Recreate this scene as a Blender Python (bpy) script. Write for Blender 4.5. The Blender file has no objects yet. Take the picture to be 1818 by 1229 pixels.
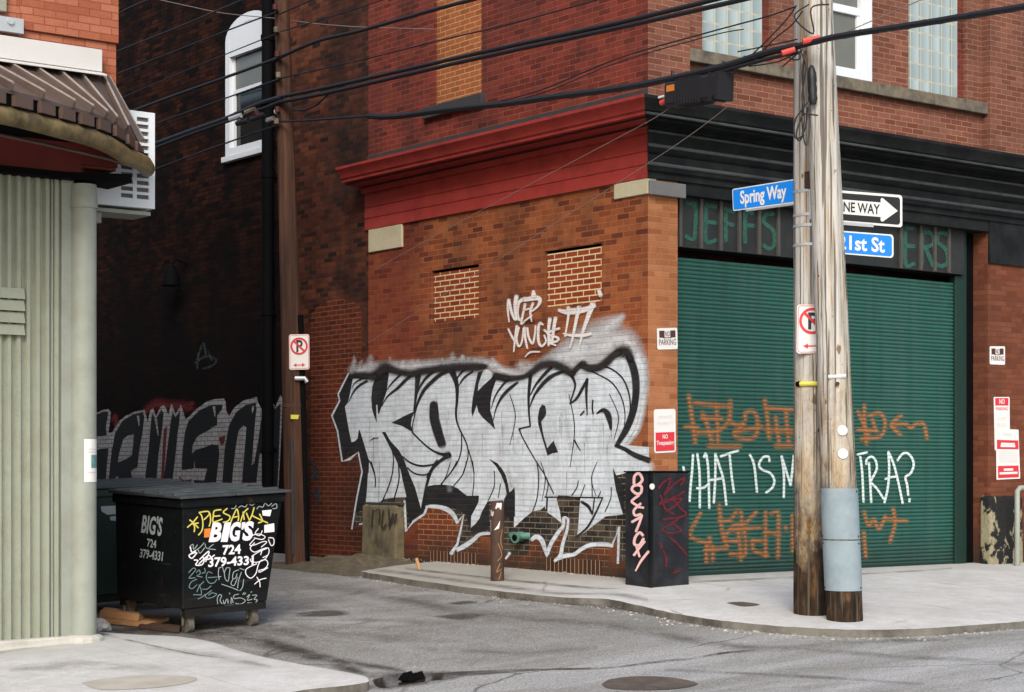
import bpy, bmesh, math, random
from mathutils import Vector, Matrix
random.seed(7)
S = bpy.context.scene
COL = S.collection

# ------------------------------------------------------------------ camera
F = 3340.0; CX = 909.0; HY = 838.0
ANG = math.radians(37.457)
CAM = Vector((-13.977, -15.746, 1.22))
FW = Vector((math.sin(ANG), math.cos(ANG), 0)); RT = Vector((math.cos(ANG), -math.sin(ANG), 0))
cd = bpy.data.cameras.new("Camera"); cam = bpy.data.objects.new("Camera", cd); COL.objects.link(cam)
cam.location = CAM; cam.rotation_euler = (math.pi / 2, 0, -ANG)
cd.sensor_width = 36; cd.lens = F / 1818 * 36; cd.shift_y = (HY - 614.5) / 1818; cd.clip_end = 1000
S.camera = cam

# ------------------------------------------------------------------ sky, sun, exposure
SUN_EL, SUN_AZ = math.radians(36), math.radians(220)      # azimuth measured from +Y clockwise: over the street
w = bpy.data.worlds.new("World"); S.world = w; w.use_nodes = True
wn = w.node_tree; bg = wn.nodes['Background']
sky = wn.nodes.new('ShaderNodeTexSky'); sky.sky_type = 'NISHITA'; sky.sun_disc = False
sky.sun_elevation = SUN_EL; sky.sun_rotation = SUN_AZ; sky.air_density = 1.2; sky.dust_density = 3.0; sky.ozone_density = 0.8
wn.links.new(sky.outputs[0], bg.inputs[0]); bg.inputs[1].default_value = 0.125
sd = bpy.data.lights.new("Sun", 'SUN'); sun = bpy.data.objects.new("Sun", sd); COL.objects.link(sun)
sd.energy = 1.5; sd.angle = math.radians(24); sd.color = (1.0, 0.985, 0.965)
to_sun = Vector((math.sin(SUN_AZ) * math.cos(SUN_EL), math.cos(SUN_AZ) * math.cos(SUN_EL), math.sin(SUN_EL)))
sun.rotation_euler = to_sun.to_track_quat('Z', 'Y').to_euler()
S.view_settings.view_transform = 'Standard'; S.view_settings.look = 'None'
S.view_settings.exposure = 0.88; S.view_settings.gamma = 1

# ------------------------------------------------------------------ points on the real planes of the place
def ray(px, py): return FW + RT * ((px - CX) / F) + Vector((0, 0, (HY - py) / F))
def on_x(px, py, x): r = ray(px, py); return CAM + r * ((x - CAM.x) / r.x)
def on_y(px, py, y): r = ray(px, py); return CAM + r * ((y - CAM.y) / r.y)
def on_z(px, py, z): r = ray(px, py); return CAM + r * ((z - CAM.z) / r.z)
def at_d(px, py, d): return CAM + ray(px, py) * d
def on_plane(px, py, p0, n): r = ray(px, py); return CAM + r * ((p0 - CAM).dot(n) / r.dot(n))
def sm(v, k=0.5): return 0.5 * (v - math.sqrt(v * v + k * k))          # smooth min(v, 0)
def zg(x, y):
    yy = y if y > -4.6 else -4.6 + (y + 4.6) * 0.25
    return 0.045 * (sm(x, 0.6) if x > -14 else -14) + 0.055 * sm(yy, 0.6) + 0.033 + 0.012 * min(max(y, 0), 14)
def zroad(x, y): return zg(x, y) - 0.085
def on_ground(px, py, f=zg):
    z = 0.0
    for _ in range(40):
        p = on_z(px, py, z); z = f(p.x, p.y)
    return Vector((p.x, p.y, z))
def PX(x): return lambda px, py, off=0: on_x(px, py, x - off)
def PY(y): return lambda px, py, off=0: on_y(px, py, y - off)

# ------------------------------------------------------------------ node helper
class Mat:
    def __init__(s, name, rough=0.8, metal=0.0, spec=0.4):
        s.m = bpy.data.materials.new(name); s.m.use_nodes = True
        s.t = s.m.node_tree; s.b = s.t.nodes['Principled BSDF']; s.out = s.t.nodes['Material Output']
        s.b.inputs['Roughness'].default_value = rough; s.b.inputs['Metallic'].default_value = metal
        s.b.inputs['Specular IOR Level'].default_value = spec
    def n(s, ty, **kw):
        nd = s.t.nodes.new('ShaderNode' + ty)
        for k, v in kw.items():
            if k.startswith('i_'): s.put(nd.inputs[int(k[2:])] if k[2:].isdigit() else nd.inputs[k[2:].replace('_', ' ')], v)
            else: setattr(nd, k, v)
        return nd
    def put(s, sock, v):
        if isinstance(v, bpy.types.NodeSocket): s.t.links.new(v, sock)
        else:
            if sock.type == 'RGBA' and len(v) == 3: v = (*v, 1)
            sock.default_value = v
    def pos(s): return s.n('NewGeometry').outputs['Position']
    def objc(s): return s.n('TexCoord').outputs['Object']
    def scale(s, vec, sc):
        return s.n('Mapping', i_0=vec, i_3=sc if isinstance(sc, (tuple, list)) else (sc, sc, sc)).outputs[0]
    def noise(s, vec, scale, detail=4, rough=0.6, dist=0.0):
        return s.n('TexNoise', i_Vector=vec, i_Scale=scale, i_Detail=detail, i_Roughness=rough, i_Distortion=dist).outputs['Fac']
    def ramp(s, fac, stops, interp='LINEAR'):
        r = s.n('ValToRGB', i_0=fac); e = r.color_ramp; e.interpolation = interp
        while len(e.elements) < len(stops): e.elements.new(0.5)
        for el, (p, c) in zip(e.elements, stops):
            el.position = p; el.color = (c, c, c, 1) if isinstance(c, (int, float)) else (*c, 1)
        return r.outputs[0]
    def mix(s, fac, a, b, mode='MIX'):
        m = s.n('Mix', data_type='RGBA', blend_type=mode)
        s.put(m.inputs[0], fac); s.put(m.inputs[6], a); s.put(m.inputs[7], b); return m.outputs[2]
    def math(s, op, a, b=0.0, c=None):
        m = s.n('Math', operation=op); s.put(m.inputs[0], a); s.put(m.inputs[1], b)
        if c is not None: s.put(m.inputs[2], c)
        return m.outputs[0]
    def sep(s, vec): return s.n('SeparateXYZ', i_0=vec).outputs
    def comb(s, x, y, z): return s.n('CombineXYZ', i_0=x, i_1=y, i_2=z).outputs[0]
    def col(s, c): s.put(s.b.inputs['Base Color'], c); return s
    def bump(s, h, strength=0.5, dist=0.01):
        b = s.n('Bump', i_Strength=strength, i_Distance=dist, i_Height=h); s.t.links.new(b.outputs[0], s.b.inputs['Normal']); return s
    def alpha(s, a): s.put(s.b.inputs['Alpha'], a); return s

BW, BH = 0.2127, 0.0677
def brick_vec(m):
    x, y, z = m.sep(m.pos())
    return m.comb(m.math('ADD', x, y), z, 0.0)
def brick_tex(m, vec=None, bw=BW, bh=BH, mortar=0.006, c1=(0, 0, 0), c2=(1, 1, 1), smooth=0.35):
    vec = vec or brick_vec(m)
    jit = m.n('TexNoise', i_Vector=vec, i_Scale=9.0, i_Detail=2.0)
    v = m.n('MixRGB', i_0=0.006, i_1=vec, i_2=jit.outputs['Color']).outputs[0]
    b = m.n('TexBrick', i_Vector=v, i_Color1=c1, i_Color2=c2, i_Mortar=(0.5, 0.5, 0.5), i_Scale=1.0, i_Mortar_Size=mortar, i_Mortar_Smooth=smooth, i_Bias=0.0, i_Brick_Width=bw, i_Row_Height=bh)
    b.offset = 0.5
    return b.outputs['Color'], b.outputs['Fac']
GAIN = dict(brick_pier=1.22, brick_side=1.2, brick_upper=1.3, brick_soot=1.55, brick_repair=1.1, brick_front=0.97, brick_dark=0.8, brick_painted=1.05, brick_basement=0.8)
def stainy(m, vec, s1=0.6, lo=0.4, hi=0.62):
    return m.ramp(m.noise(vec, s1, 6, 0.65), [(lo, 0.0), (hi, 1.0)])
def brick(name, pal, mortar, soot=(0.02, 0.018, 0.017), soot_amt=0.4, s1=0.8, msize=0.006, lo=0.42, hi=0.66, extra=None, bw=BW, bh=BH):
    gn = GAIN.get(name, 1.0); pal = [tuple(v * gn for v in q) for q in pal]; mortar = tuple(v * gn for v in mortar)
    m = Mat(name, 0.95, spec=0.08)
    p = m.pos(); g, f = brick_tex(m, mortar=msize, bw=bw, bh=bh)
    c = m.ramp(g, [(i / (len(pal) - 1), q) for i, q in enumerate(pal)])
    fine = m.noise(p, 38, 5, 0.7)
    c = m.mix(m.ramp(fine, [(0.3, 0.0), (0.75, 0.55)]), c, m.mix(1.0, c, (0.55, 0.5, 0.48), 'MULTIPLY'))
    c = m.mix(f, c, mortar)
    st = m.math('MULTIPLY', stainy(m, m.scale(p, (1, 1, 0.55)), s1, lo, hi), soot_amt)
    st2 = m.math('MULTIPLY', stainy(m, p, 5.5, 0.5, 0.7), soot_amt * 0.55)
    c = m.mix(st, c, soot); c = m.mix(st2, c, soot)
    if extra: c = extra(m, c, p)
    m.col(c); h = m.math('SUBTRACT', m.math('MULTIPLY', fine, 0.5), f); m.bump(h, 0.7, 0.006)
    return m.m

def flat(name, c, rough=0.6, metal=0.0, var=0.15, sc=8.0, spec=0.4, dirt=None, dirt_amt=0.5, dirt_sc=3.0, bump=0.0):
    m = Mat(name, rough, metal, spec); p = m.objc()
    k = m.noise(p, sc, 5, 0.65)
    cc = m.mix(k, tuple(x * (1 - var) for x in c), tuple(min(1, x * (1 + var)) for x in c))
    if dirt: cc = m.mix(m.math('MULTIPLY', m.ramp(m.noise(p, dirt_sc, 8, 0.7), [(0.45, 0), (0.68, 1)]), dirt_amt), cc, dirt)
    m.col(cc)
    if bump: m.bump(m.noise(p, sc * 4, 6, 0.7), bump, 0.01)
    return m.m

def paint(name, c, mode='brick', rough=0.75, mort=(0.25, 0.22, 0.2), mort_amt=0.5, op=1.0, var=0.12, streak=None, worn=0.0, groove=0.3, full=False):
    m = Mat(name, rough, spec=0.25); p = m.pos()
    cc = m.mix(m.noise(p, 7, 6, 0.7), tuple(x * (1 - var) for x in c), tuple(min(1, x * (1 + var)) for x in c))
    if streak:
        st = m.ramp(m.noise(m.scale(p, (3, 3, 0.35)), 4.5, 5, 0.7), [(0.42, 0), (0.7, 1)])
        cc = m.mix(m.math('MULTIPLY', st, 0.5), cc, streak)
    att = m.n('Attribute', attribute_name='alpha').outputs['Fac']
    a = m.math('MULTIPLY', att, op)
    if mode == 'brick':
        g, f = brick_tex(m)
        if not full:
            zz = m.math('FRACT', m.math('DIVIDE', m.math('ADD', m.math('ADD', m.sep(p)[2], 6.77), m.math('MULTIPLY', m.noise(p, 9, 3), 0.01)), BH))
            bed = m.ramp(m.math('ABSOLUTE', m.math('SUBTRACT', zz, 0.5)), [(0.40, 0.0), (0.47, 1.0)])
            bed = m.math('MULTIPLY', bed, m.ramp(m.noise(p, 3.5, 5, 0.7), [(0.32, 0.35), (0.6, 1.0)]))
            f2 = m.math('MAXIMUM', bed, m.math('MULTIPLY', f, 0.22))
        else: f2 = f
        cc = m.mix(m.math('MULTIPLY', f2, mort_amt), cc, mort)
        cc = m.mix(m.math('MULTIPLY', stainy(m, p, 2.6, 0.45, 0.7), 0.22), cc, mort)
        cc = m.mix(m.math('MULTIPLY', m.math('LESS_THAN', g, 0.3), 0.12), cc, mort)
        fine = m.noise(p, 38, 5, 0.7)
        m.bump(m.math('SUBTRACT', m.math('MULTIPLY', fine, 0.35), f), 0.6, 0.006)
    if mode == 'slat':
        z = m.sep(p)[2]
        k = m.math('FRACT', m.math('DIVIDE', m.math('ADD', z, 10 * SLAT), SLAT))
        k = m.ramp(k, [(0.0, groove), (0.18, groove + 0.05), (0.34, 1.0), (0.8, 1.0), (0.97, groove)])
        a = m.math('MULTIPLY', a, k)
    nz = m.noise(p, 60, 4, 0.8)
    a2 = m.math('SMOOTH_MIN', m.math('ADD', a, m.math('MULTIPLY', m.math('MULTIPLY', m.math('SUBTRACT', nz, 0.5), 1.5), m.math('MULTIPLY', a, m.math('SUBTRACT', 1.0, a)))), 1.0, 0.02)
    if mode == 'ground':
        a2 = m.math('MULTIPLY', a2, m.ramp(m.math('ADD', m.math('MULTIPLY', m.noise(p, 2.2, 7, 0.72), 0.75), m.math('MULTIPLY', m.noise(p, 45, 3, 0.7), 0.25)), [(0.40, 0.05), (0.58, 1.0)]))
    if worn:
        wn_ = m.ramp(m.noise(p, 13, 8, 0.75), [(0.36, 1 - worn), (0.5, 1.0)]); a2 = m.math('MULTIPLY', a2, wn_)
    m.col(cc); m.alpha(a2)
    return m.m

# ------------------------------------------------------------------ mesh builder
class MB:
    def __init__(s): s.v = []; s.f = []; s.mi = []; s.al = []; s.cur = 0
    def add(s, vs, fs, al=None):
        o = len(s.v); s.v += [Vector(q) for q in vs]; s.al += list(al) if al else [1.0] * len(vs)
        for f in fs: s.f.append([i + o for i in f]); s.mi.append(s.cur)
        return s
    def mat(s, i): s.cur = i; return s
    def hexa(s, b):                              # b: 8 points, bottom ring then top ring
        return s.add(b, [(3, 2, 1, 0), (4, 5, 6, 7), (0, 1, 5, 4), (1, 2, 6, 5), (2, 3, 7, 6), (3, 0, 4, 7)])
    def box(s, x0, x1, y0, y1, z0, z1):
        return s.hexa([(x0, y0, z0), (x1, y0, z0), (x1, y1, z0), (x0, y1, z0), (x0, y0, z1), (x1, y0, z1), (x1, y1, z1), (x0, y1, z1)])
    def tube(s, pts, r, n=8, cap=True):
        pts = [Vector(p) for p in pts]; R = r if isinstance(r, (list, tuple)) else [r] * len(pts)
        vs = []; up = None
        for i, p in enumerate(pts):
            t = (pts[min(i + 1, len(pts) - 1)] - pts[max(i - 1, 0)]).normalized()
            if up is None: up = Vector((0, 0, 1)) if abs(t.z) < 0.9 else Vector((1, 0, 0))
            a = t.cross(up).normalized(); b = a.cross(t).normalized(); up = b
            for k in range(n):
                q = 2 * math.pi * k / n; vs.append(p + a * (math.cos(q) * R[i]) + b * (math.sin(q) * R[i]))
        fs = []
        for i in range(len(pts) - 1):
            for k in range(n):
                k2 = (k + 1) % n; fs.append((i * n + k, i * n + k2, (i + 1) * n + k2, (i + 1) * n + k))
        if cap: fs.append(tuple(range(n))[::-1]); fs.append(tuple((len(pts) - 1) * n + k for k in range(n)))
        return s.add(vs, fs)
    def prism(s, ring, d):                       # ring of points extruded by vector d
        n = len(ring); a = [Vector(p) for p in ring]; d = Vector(d)
        return s.add(a + [p + d for p in a], [tuple(range(n))[::-1], tuple(range(n, 2 * n))] + [(i, (i + 1) % n, n + (i + 1) % n, n + i) for i in range(n)])
    def build(s, name, mats, parent=None, smooth=False, bevel=0.0, origin=None, auto=None):
        mats = mats if isinstance(mats, (list, tuple)) else [mats]
        o0 = parent_origin(parent) if parent else (Vector(origin) if origin is not None else s.base())
        me = bpy.data.meshes.new(name); me.from_pydata([tuple(q - o0) for q in s.v], [], s.f)
        for m in mats: me.materials.append(m)
        me.polygons.foreach_set('material_index', s.mi)
        if any(a != 1.0 for a in s.al) or any('paint' in m.name for m in mats):
            me.attributes.new('alpha', 'FLOAT', 'POINT').data.foreach_set('value', s.al)
        if smooth: me.polygons.foreach_set('use_smooth', [True] * len(me.polygons))
        ob = bpy.data.objects.new(name, me); COL.objects.link(ob)
        if parent: ob.parent = parent
        else: ob.location = o0
        if bevel:
            md = ob.modifiers.new('Bevel', 'BEVEL'); md.width = bevel; md.segments = 2; md.limit_method = 'ANGLE'; md.angle_limit = math.radians(40)
        if smooth or auto: me.set_sharp_from_angle(angle=math.radians(auto or 40))
        return ob
    def base(s):
        n = len(s.v); c = sum(s.v, Vector()) / n; return Vector((c.x, c.y, min(q.z for q in s.v)))
def parent_origin(p):
    o = Vector()
    while p: o += p.location; p = p.parent
    return o
def tag(o, label=None, cat=None, group=None, kind=None):
    if label: o['label'] = label
    if cat: o['category'] = cat
    if group: o['group'] = group
    if kind: o['kind'] = kind
    return o
def thing(name, loc, label, cat, group=None):
    o = bpy.data.objects.new(name, None); COL.objects.link(o); o.location = loc; o.empty_display_size = 0.2
    return tag(o, label, cat, group)

# ------------------------------------------------------------------ flat paint: strokes, fills, lettering
def smooth2(pts, k=6):
    if len(pts) < 3: return pts
    out = []
    for i in range(len(pts) - 1):
        p0, p1, p2, p3 = pts[max(i - 1, 0)], pts[i], pts[i + 1], pts[min(i + 2, len(pts) - 1)]
        for j in range(k):
            t = j / k
            out.append(tuple(0.5 * (2 * b + (c - a) * t + (2 * a - 5 * b + 4 * c - d) * t * t + (3 * b - a - 3 * c + d) * t ** 3) for a, b, c, d in zip(p0, p1, p2, p3)))
    out.append(pts[-1]); return out
LAY = [0.0]
def stroke(mb, pts, w, fn, off=0.004, soft=0.0, k=5, tf=None, al=1.0, curve=True, taper=0.0):
    """ribbon along pts; w: one width or one per point (picture scale); soft 0..1 = share of the half width that fades out"""
    if tf: pts = [tf(*p[:2]) + tuple(p[2:]) for p in pts]
    W = w if isinstance(w, (list, tuple)) else [w] * len(pts)
    P = [(p[0], p[1], ww) for p, ww in zip(pts, W)]
    if curve: P = smooth2(P, k)
    n = len(P)
    prof = [(-1, 1), (1, 1)] if not soft else [(-1, 0), (-(1 - soft * 0.5), 0.5), (-(1 - soft), 1), ((1 - soft), 1), (1 - soft * 0.5, 0.5), (1, 0)]
    vs = []; als = []; m = len(prof)
    Q = []
    for i, (x, y, ww) in enumerate(P):
        a = P[max(i - 1, 0)]; b = P[min(i + 1, n - 1)]; dx, dy = b[0] - a[0], b[1] - a[1]; L = math.hypot(dx, dy) or 1
        Q.append((x, y, -dy / L, dx / L, max(ww, 0.2) / 2, dx / L, dy / L, 1.0))
    def cap(q, sgn):
        out = []
        for t in ((0.35, 0.92), (0.7, 0.7), (0.95, 0.3)):
            out.append((q[0] + sgn * q[5] * q[4] * t[0], q[1] + sgn * q[6] * q[4] * t[0], q[2], q[3], q[4] * t[1], q[5], q[6], (1 - t[0]) if soft else 1.0))
        return out
    Q = cap(Q[0], -1)[::-1] + Q + cap(Q[-1], 1)
    LAY[0] = (LAY[0] + 0.00023) % 0.0023
    for i, q in enumerate(Q):
        tp = min(1.0, min(i, len(Q) - 1 - i) / (taper * len(Q))) if taper else 1.0
        for t, a in prof:
            vs.append(fn(q[0] + q[2] * q[4] * t, q[1] + q[3] * q[4] * t, off + LAY[0] + 0.0009 * i / len(Q))); als.append(a * q[7] * al * tp)
    fs = [(i * m + j, i * m + j + 1, (i + 1) * m + j + 1, (i + 1) * m + j) for i in range(len(Q) - 1) for j in range(m - 1)]
    mb.add(vs, fs, als)
def fill(mb, pts, fn, off=0.004, tf=None, curve=False, al=1.0):
    if tf: pts = [tf(*p) for p in pts]
    if curve: pts = smooth2(pts + pts[:1], 4)[:-1]
    LAY[0] = (LAY[0] + 0.00023) % 0.0023
    vs = [fn(x, y, off + LAY[0]) for x, y in pts]
    mb.add(vs, [tuple(range(len(vs)))], [al] * len(vs))
def zt(x0, y0, s): return lambda x, y: (x0 + x / s, y0 + y / s)
_txt = {}
def text_geo(body, bold=0.0, shear=0.0):
    key = (body, bold, shear)
    if key not in _txt:
        cu = bpy.data.curves.new('t', 'FONT'); cu.body = body; cu.offset = bold; cu.shear = shear; cu.resolution_u = 3; cu.fill_mode = 'FRONT'
        ob = bpy.data.objects.new('t', cu); COL.objects.link(ob)
        bpy.context.view_layer.update()
        me = bpy.data.meshes.new_from_object(ob.evaluated_get(bpy.context.evaluated_depsgraph_get()))
        v = [q.co.copy() for q in me.vertices]; f = [tuple(p.vertices) for p in me.polygons]
        bpy.data.objects.remove(ob); bpy.data.curves.remove(cu); bpy.data.meshes.remove(me)
        x0, x1 = min(q.x for q in v), max(q.x for q in v); y0, y1 = min(q.y for q in v), max(q.y for q in v)
        _txt[key] = ([((q.x - x0) / (x1 - x0), (q.y - y0) / (y1 - y0)) for q in v], f)
    return _txt[key]
def bil(c, u, v):                                # c: TL TR BR BL ; v up
    t = tuple(a * (1 - u) + b * u for a, b in zip(c[0], c[1])); b_ = tuple(a * (1 - u) + b * u for a, b in zip(c[3], c[2]))
    return tuple(a * v + b * (1 - v) for a, b in zip(t, b_))
def text_px(mb, body, quad, fn, off=0.004, bold=0.0, shear=0.0):
    v, f = text_geo(body, bold, shear)
    LAY[0] = (LAY[0] + 0.00023) % 0.0023
    mb.add([fn(*bil(quad, a, b), off + LAY[0]) for a, b in v], f)

class Panel:
    """a rectangular sheet in the place: corners TL TR BR BL in world space"""
    def __init__(s, tl, tr, br, bl):
        s.c = [Vector(q) for q in (tl, tr, br, bl)]
        s.n = (s.c[1] - s.c[0]).cross(s.c[3] - s.c[0]).normalized()
        if s.n.dot(CAM - s.c[0]) < 0: s.n = -s.n
        s.w = (s.c[1] - s.c[0]).length; s.h = (s.c[3] - s.c[0]).length
    def P(s, u, v, off=0): return Vector(bil(s.c, u, v)) + s.n * off
    def rrect(s, u0, v0, u1, v1, r, k=5):
        ru, rv = r / s.w, r / s.h; out = []
        for cx, cy, a in ((u1 - ru, v1 - rv, 0), (u0 + ru, v1 - rv, 90), (u0 + ru, v0 + rv, 180), (u1 - ru, v0 + rv, 270)):
            for i in range(k + 1):
                q = math.radians(a + 90 * i / k); out.append((cx + ru * math.cos(q), cy + rv * math.sin(q)))
        return out
    def plate(s, mb, r=0.02, th=0.003, u0=0, v0=0, u1=1, v1=1, off=0.0):
        mb.prism([s.P(u, v, off) for u, v in s.rrect(u0, v0, u1, v1, r)], s.n * th)
    def poly(s, mb, pts, off): mb.add([s.P(u, v, off) for u, v in pts], [tuple(range(len(pts)))])
    def frame(s, mb, u0, v0, u1, v1, r, t, off):
        a = s.rrect(u0, v0, u1, v1, r); b = s.rrect(u0 + t / s.w, v0 + t / s.h, u1 - t / s.w, v1 - t / s.h, max(r - t, 0.002)); n = len(a)
        mb.add([s.P(*q, off) for q in a + b], [(i, (i + 1) % n, n + (i + 1) % n, n + i) for i in range(n)])
    def ring(s, mb, cu, cv, r, t, off, n=40):
        vs = []
        for rr in (r, r - t):
            for i in range(n):
                q = 2 * math.pi * i / n; vs.append(s.P(cu + rr * math.cos(q) / s.w, cv + rr * math.sin(q) / s.h, off))
        mb.add(vs, [(i, (i + 1) % n, n + (i + 1) % n, n + i) for i in range(n)])
    def text(s, mb, body, u0, v0, u1, v1, off, bold=0.0, shear=0.0):
        v, f = text_geo(body, bold, shear)
        mb.add([s.P(u0 + a * (u1 - u0), v0 + b * (v1 - v0), off) for a, b in v], f)

# ------------------------------------------------------------------ wall with openings
def wall(mb, fn, a0, a1, z0, z1, holes=(), depth=0.12):
    """fn(a, z, inset) -> point; holes: (a0, a1, z0, z1[, depth])"""
    A = sorted({a0, a1, *[h[0] for h in holes], *[h[1] for h in holes]}); Z = sorted({z0, z1, *[h[2] for h in holes], *[h[3] for h in holes]})
    A = [a for a in A if a0 <= a <= a1]; Z = [z for z in Z if z0 <= z <= z1]
    for i in range(len(A) - 1):
        for j in range(len(Z) - 1):
            ca, cz = (A[i] + A[i + 1]) / 2, (Z[j] + Z[j + 1]) / 2
            if any(h[0] < ca < h[1] and h[2] < cz < h[3] for h in holes): continue
            mb.add([fn(A[i], Z[j], 0), fn(A[i + 1], Z[j], 0), fn(A[i + 1], Z[j + 1], 0), fn(A[i], Z[j + 1], 0)], [(0, 1, 2, 3)])
    for h in holes:
        d = h[4] if len(h) > 4 else depth
        r = [(h[0], h[2]), (h[1], h[2]), (h[1], h[3]), (h[0], h[3])]
        for i in range(4):
            p, q = r[i], r[(i + 1) % 4]
            if abs(p[1] - q[1]) < 1e-6 and p[1] <= z0 + 1e-6: continue
            mb.add([fn(*p, 0), fn(*q, 0), fn(*q, d), fn(*p, d)], [(0, 1, 2, 3)])

# ------------------------------------------------------------------ materials of the setting
SLAT = 0.0475
M = {}
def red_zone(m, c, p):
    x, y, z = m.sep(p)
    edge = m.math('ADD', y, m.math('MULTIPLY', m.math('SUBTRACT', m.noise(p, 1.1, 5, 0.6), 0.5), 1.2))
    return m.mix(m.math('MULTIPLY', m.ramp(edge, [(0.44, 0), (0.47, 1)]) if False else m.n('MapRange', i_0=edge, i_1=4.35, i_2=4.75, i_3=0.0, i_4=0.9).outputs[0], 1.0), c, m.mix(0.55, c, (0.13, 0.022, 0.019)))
def damp(m, c, p):
    x, y, z = m.sep(p)
    k = m.math('ADD', z, m.math('MULTIPLY', m.noise(p, 2.2, 6, 0.65), 0.55))
    return m.mix(m.n('MapRange', i_0=k, i_1=0.85, i_2=0.35, i_3=0.0, i_4=0.88).outputs[0], c, (0.035, 0.026, 0.02))
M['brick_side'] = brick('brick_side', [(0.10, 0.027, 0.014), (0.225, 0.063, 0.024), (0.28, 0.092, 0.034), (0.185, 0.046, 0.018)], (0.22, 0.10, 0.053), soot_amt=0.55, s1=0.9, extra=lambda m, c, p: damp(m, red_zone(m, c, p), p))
M['brick_upper'] = brick('brick_upper', [(0.085, 0.018, 0.013), (0.155, 0.033, 0.022), (0.135, 0.027, 0.018), (0.075, 0.018, 0.014)], (0.15, 0.055, 0.042), soot_amt=0.6, s1=0.7)
M['brick_front'] = brick('brick_front', [(0.15, 0.049, 0.032), (0.205, 0.075, 0.051), (0.245, 0.098, 0.068), (0.18, 0.06, 0.04)], (0.27, 0.175, 0.115), soot=(0.06, 0.034, 0.028), soot_amt=0.5, s1=0.7)
M['brick_pier'] = brick('brick_pier', [(0.23, 0.08, 0.035), (0.28, 0.11, 0.048), (0.33, 0.14, 0.066), (0.25, 0.092, 0.04)], (0.27, 0.13, 0.065), soot=(0.10, 0.05, 0.03), soot_amt=0.35, extra=damp)
M['brick_painted'] = brick('brick_painted', [(0.11, 0.036, 0.021), (0.145, 0.05, 0.028), (0.165, 0.06, 0.034)], (0.12, 0.042, 0.025), soot_amt=0.3, msize=0.005, extra=damp)
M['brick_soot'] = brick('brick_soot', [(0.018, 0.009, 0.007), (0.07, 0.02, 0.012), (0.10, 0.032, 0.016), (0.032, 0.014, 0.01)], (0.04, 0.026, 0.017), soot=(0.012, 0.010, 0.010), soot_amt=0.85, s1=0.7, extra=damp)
M['brick_dark'] = brick('brick_dark', [(0.006, 0.003, 0.0025), (0.036, 0.011, 0.006), (0.058, 0.018, 0.009), (0.010, 0.005, 0.0035)], (0.006, 0.0045, 0.004), soot=(0.0022, 0.0022, 0.0025), soot_amt=0.85, s1=1.1, lo=0.4, hi=0.6, extra=lambda m, c, p: m.mix(m.n('MapRange', i_0=m.math('ADD', m.sep(p)[2], m.math('MULTIPLY', m.math('SUBTRACT', m.noise(m.scale(p, (1, 1, 0.4)), 0.8, 6, 0.7), 0.5), 5.0)), i_1=5.6, i_2=3.0, i_3=0.0, i_4=0.82).outputs[0], c, (0.0035, 0.003, 0.003)))  # sooty brick; height mix paints in shade from the shop across the alley
M['brick_repair'] = brick('brick_repair', [(0.075, 0.015, 0.009), (0.12, 0.027, 0.013), (0.095, 0.02, 0.01)], (0.16, 0.085, 0.05), soot_amt=0.5, msize=0.007)
M['brick_infill'] = brick('brick_infill', [(0.20, 0.035, 0.02), (0.27, 0.055, 0.026), (0.24, 0.045, 0.022)], (0.62, 0.5, 0.27), soot_amt=0.12, msize=0.0095)
M['brick_infill_up'] = brick('brick_infill_up', [(0.26, 0.085, 0.035), (0.33, 0.11, 0.045), (0.30, 0.095, 0.04)], (0.46, 0.28, 0.12), soot_amt=0.25)
M['brick_basement'] = brick('brick_basement', [(0.20, 0.04, 0.018), (0.28, 0.07, 0.025), (0.24, 0.055, 0.02)], (0.42, 0.32, 0.2), soot_amt=0.35, extra=damp)
M['brick_left'] = brick('brick_left', [(0.29, 0.09, 0.05), (0.35, 0.125, 0.072), (0.40, 0.155, 0.095), (0.32, 0.105, 0.058)], (0.22, 0.065, 0.037), soot=(0.2, 0.06, 0.03), soot_amt=0.3, msize=0.005)
M['red_paint'] = flat('red_paint', (0.30, 0.038, 0.031), 0.6, var=0.12, sc=2, spec=0.2, dirt=(0.11, 0.014, 0.012), dirt_amt=0.5, bump=0.15)
M['black_paint'] = flat('black_paint', (0.005, 0.006, 0.0068), 0.6, spec=0.15, var=0.35, sc=5, dirt=(0.03, 0.032, 0.03), dirt_amt=0.45, dirt_sc=2.2, bump=0.15)
M['stone_cream'] = flat('stone_cream', (0.44, 0.40, 0.275), 0.85, var=0.12, sc=14, dirt=(0.35, 0.3, 0.2), bump=0.2)
M['stone_grey'] = flat('stone_grey', (0.12, 0.12, 0.12), 0.85, var=0.2, sc=10, bump=0.2)
M['stone_sill'] = flat('stone_sill', (0.14, 0.118, 0.085), 0.9, var=0.3, sc=7, dirt=(0.025, 0.025, 0.026), dirt_amt=0.95, bump=0.3)
M['soot_sill'] = flat('soot_sill', (0.03, 0.03, 0.032), 0.9, var=0.4, sc=9, bump=0.4)
M['shutter'] = flat('shutter', (0.019, 0.088, 0.068), 0.38, var=0.12, sc=2.2, dirt=(0.012, 0.034, 0.026), dirt_amt=0.5, dirt_sc=1.5)
M['dark_green'] = flat('dark_green', (0.004, 0.022, 0.016), 0.5, var=0.2, sc=3)
M['board'] = flat('board', (0.010, 0.012, 0.012), 0.6, var=0.3, sc=6, dirt=(0.03, 0.03, 0.029), dirt_amt=0.4)
M['batten'] = flat('batten', (0.055, 0.05, 0.045), 0.6, var=0.3, sc=6)
M['white_frame'] = flat('white_frame', (0.58, 0.61, 0.64), 0.45, var=0.04, sc=6)
M['flashing'] = flat('flashing', (0.50, 0.49, 0.48), 0.5, var=0.05, sc=6, dirt=(0.4, 0.39, 0.37), dirt_amt=.4)
M['glass_block'] = None
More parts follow.
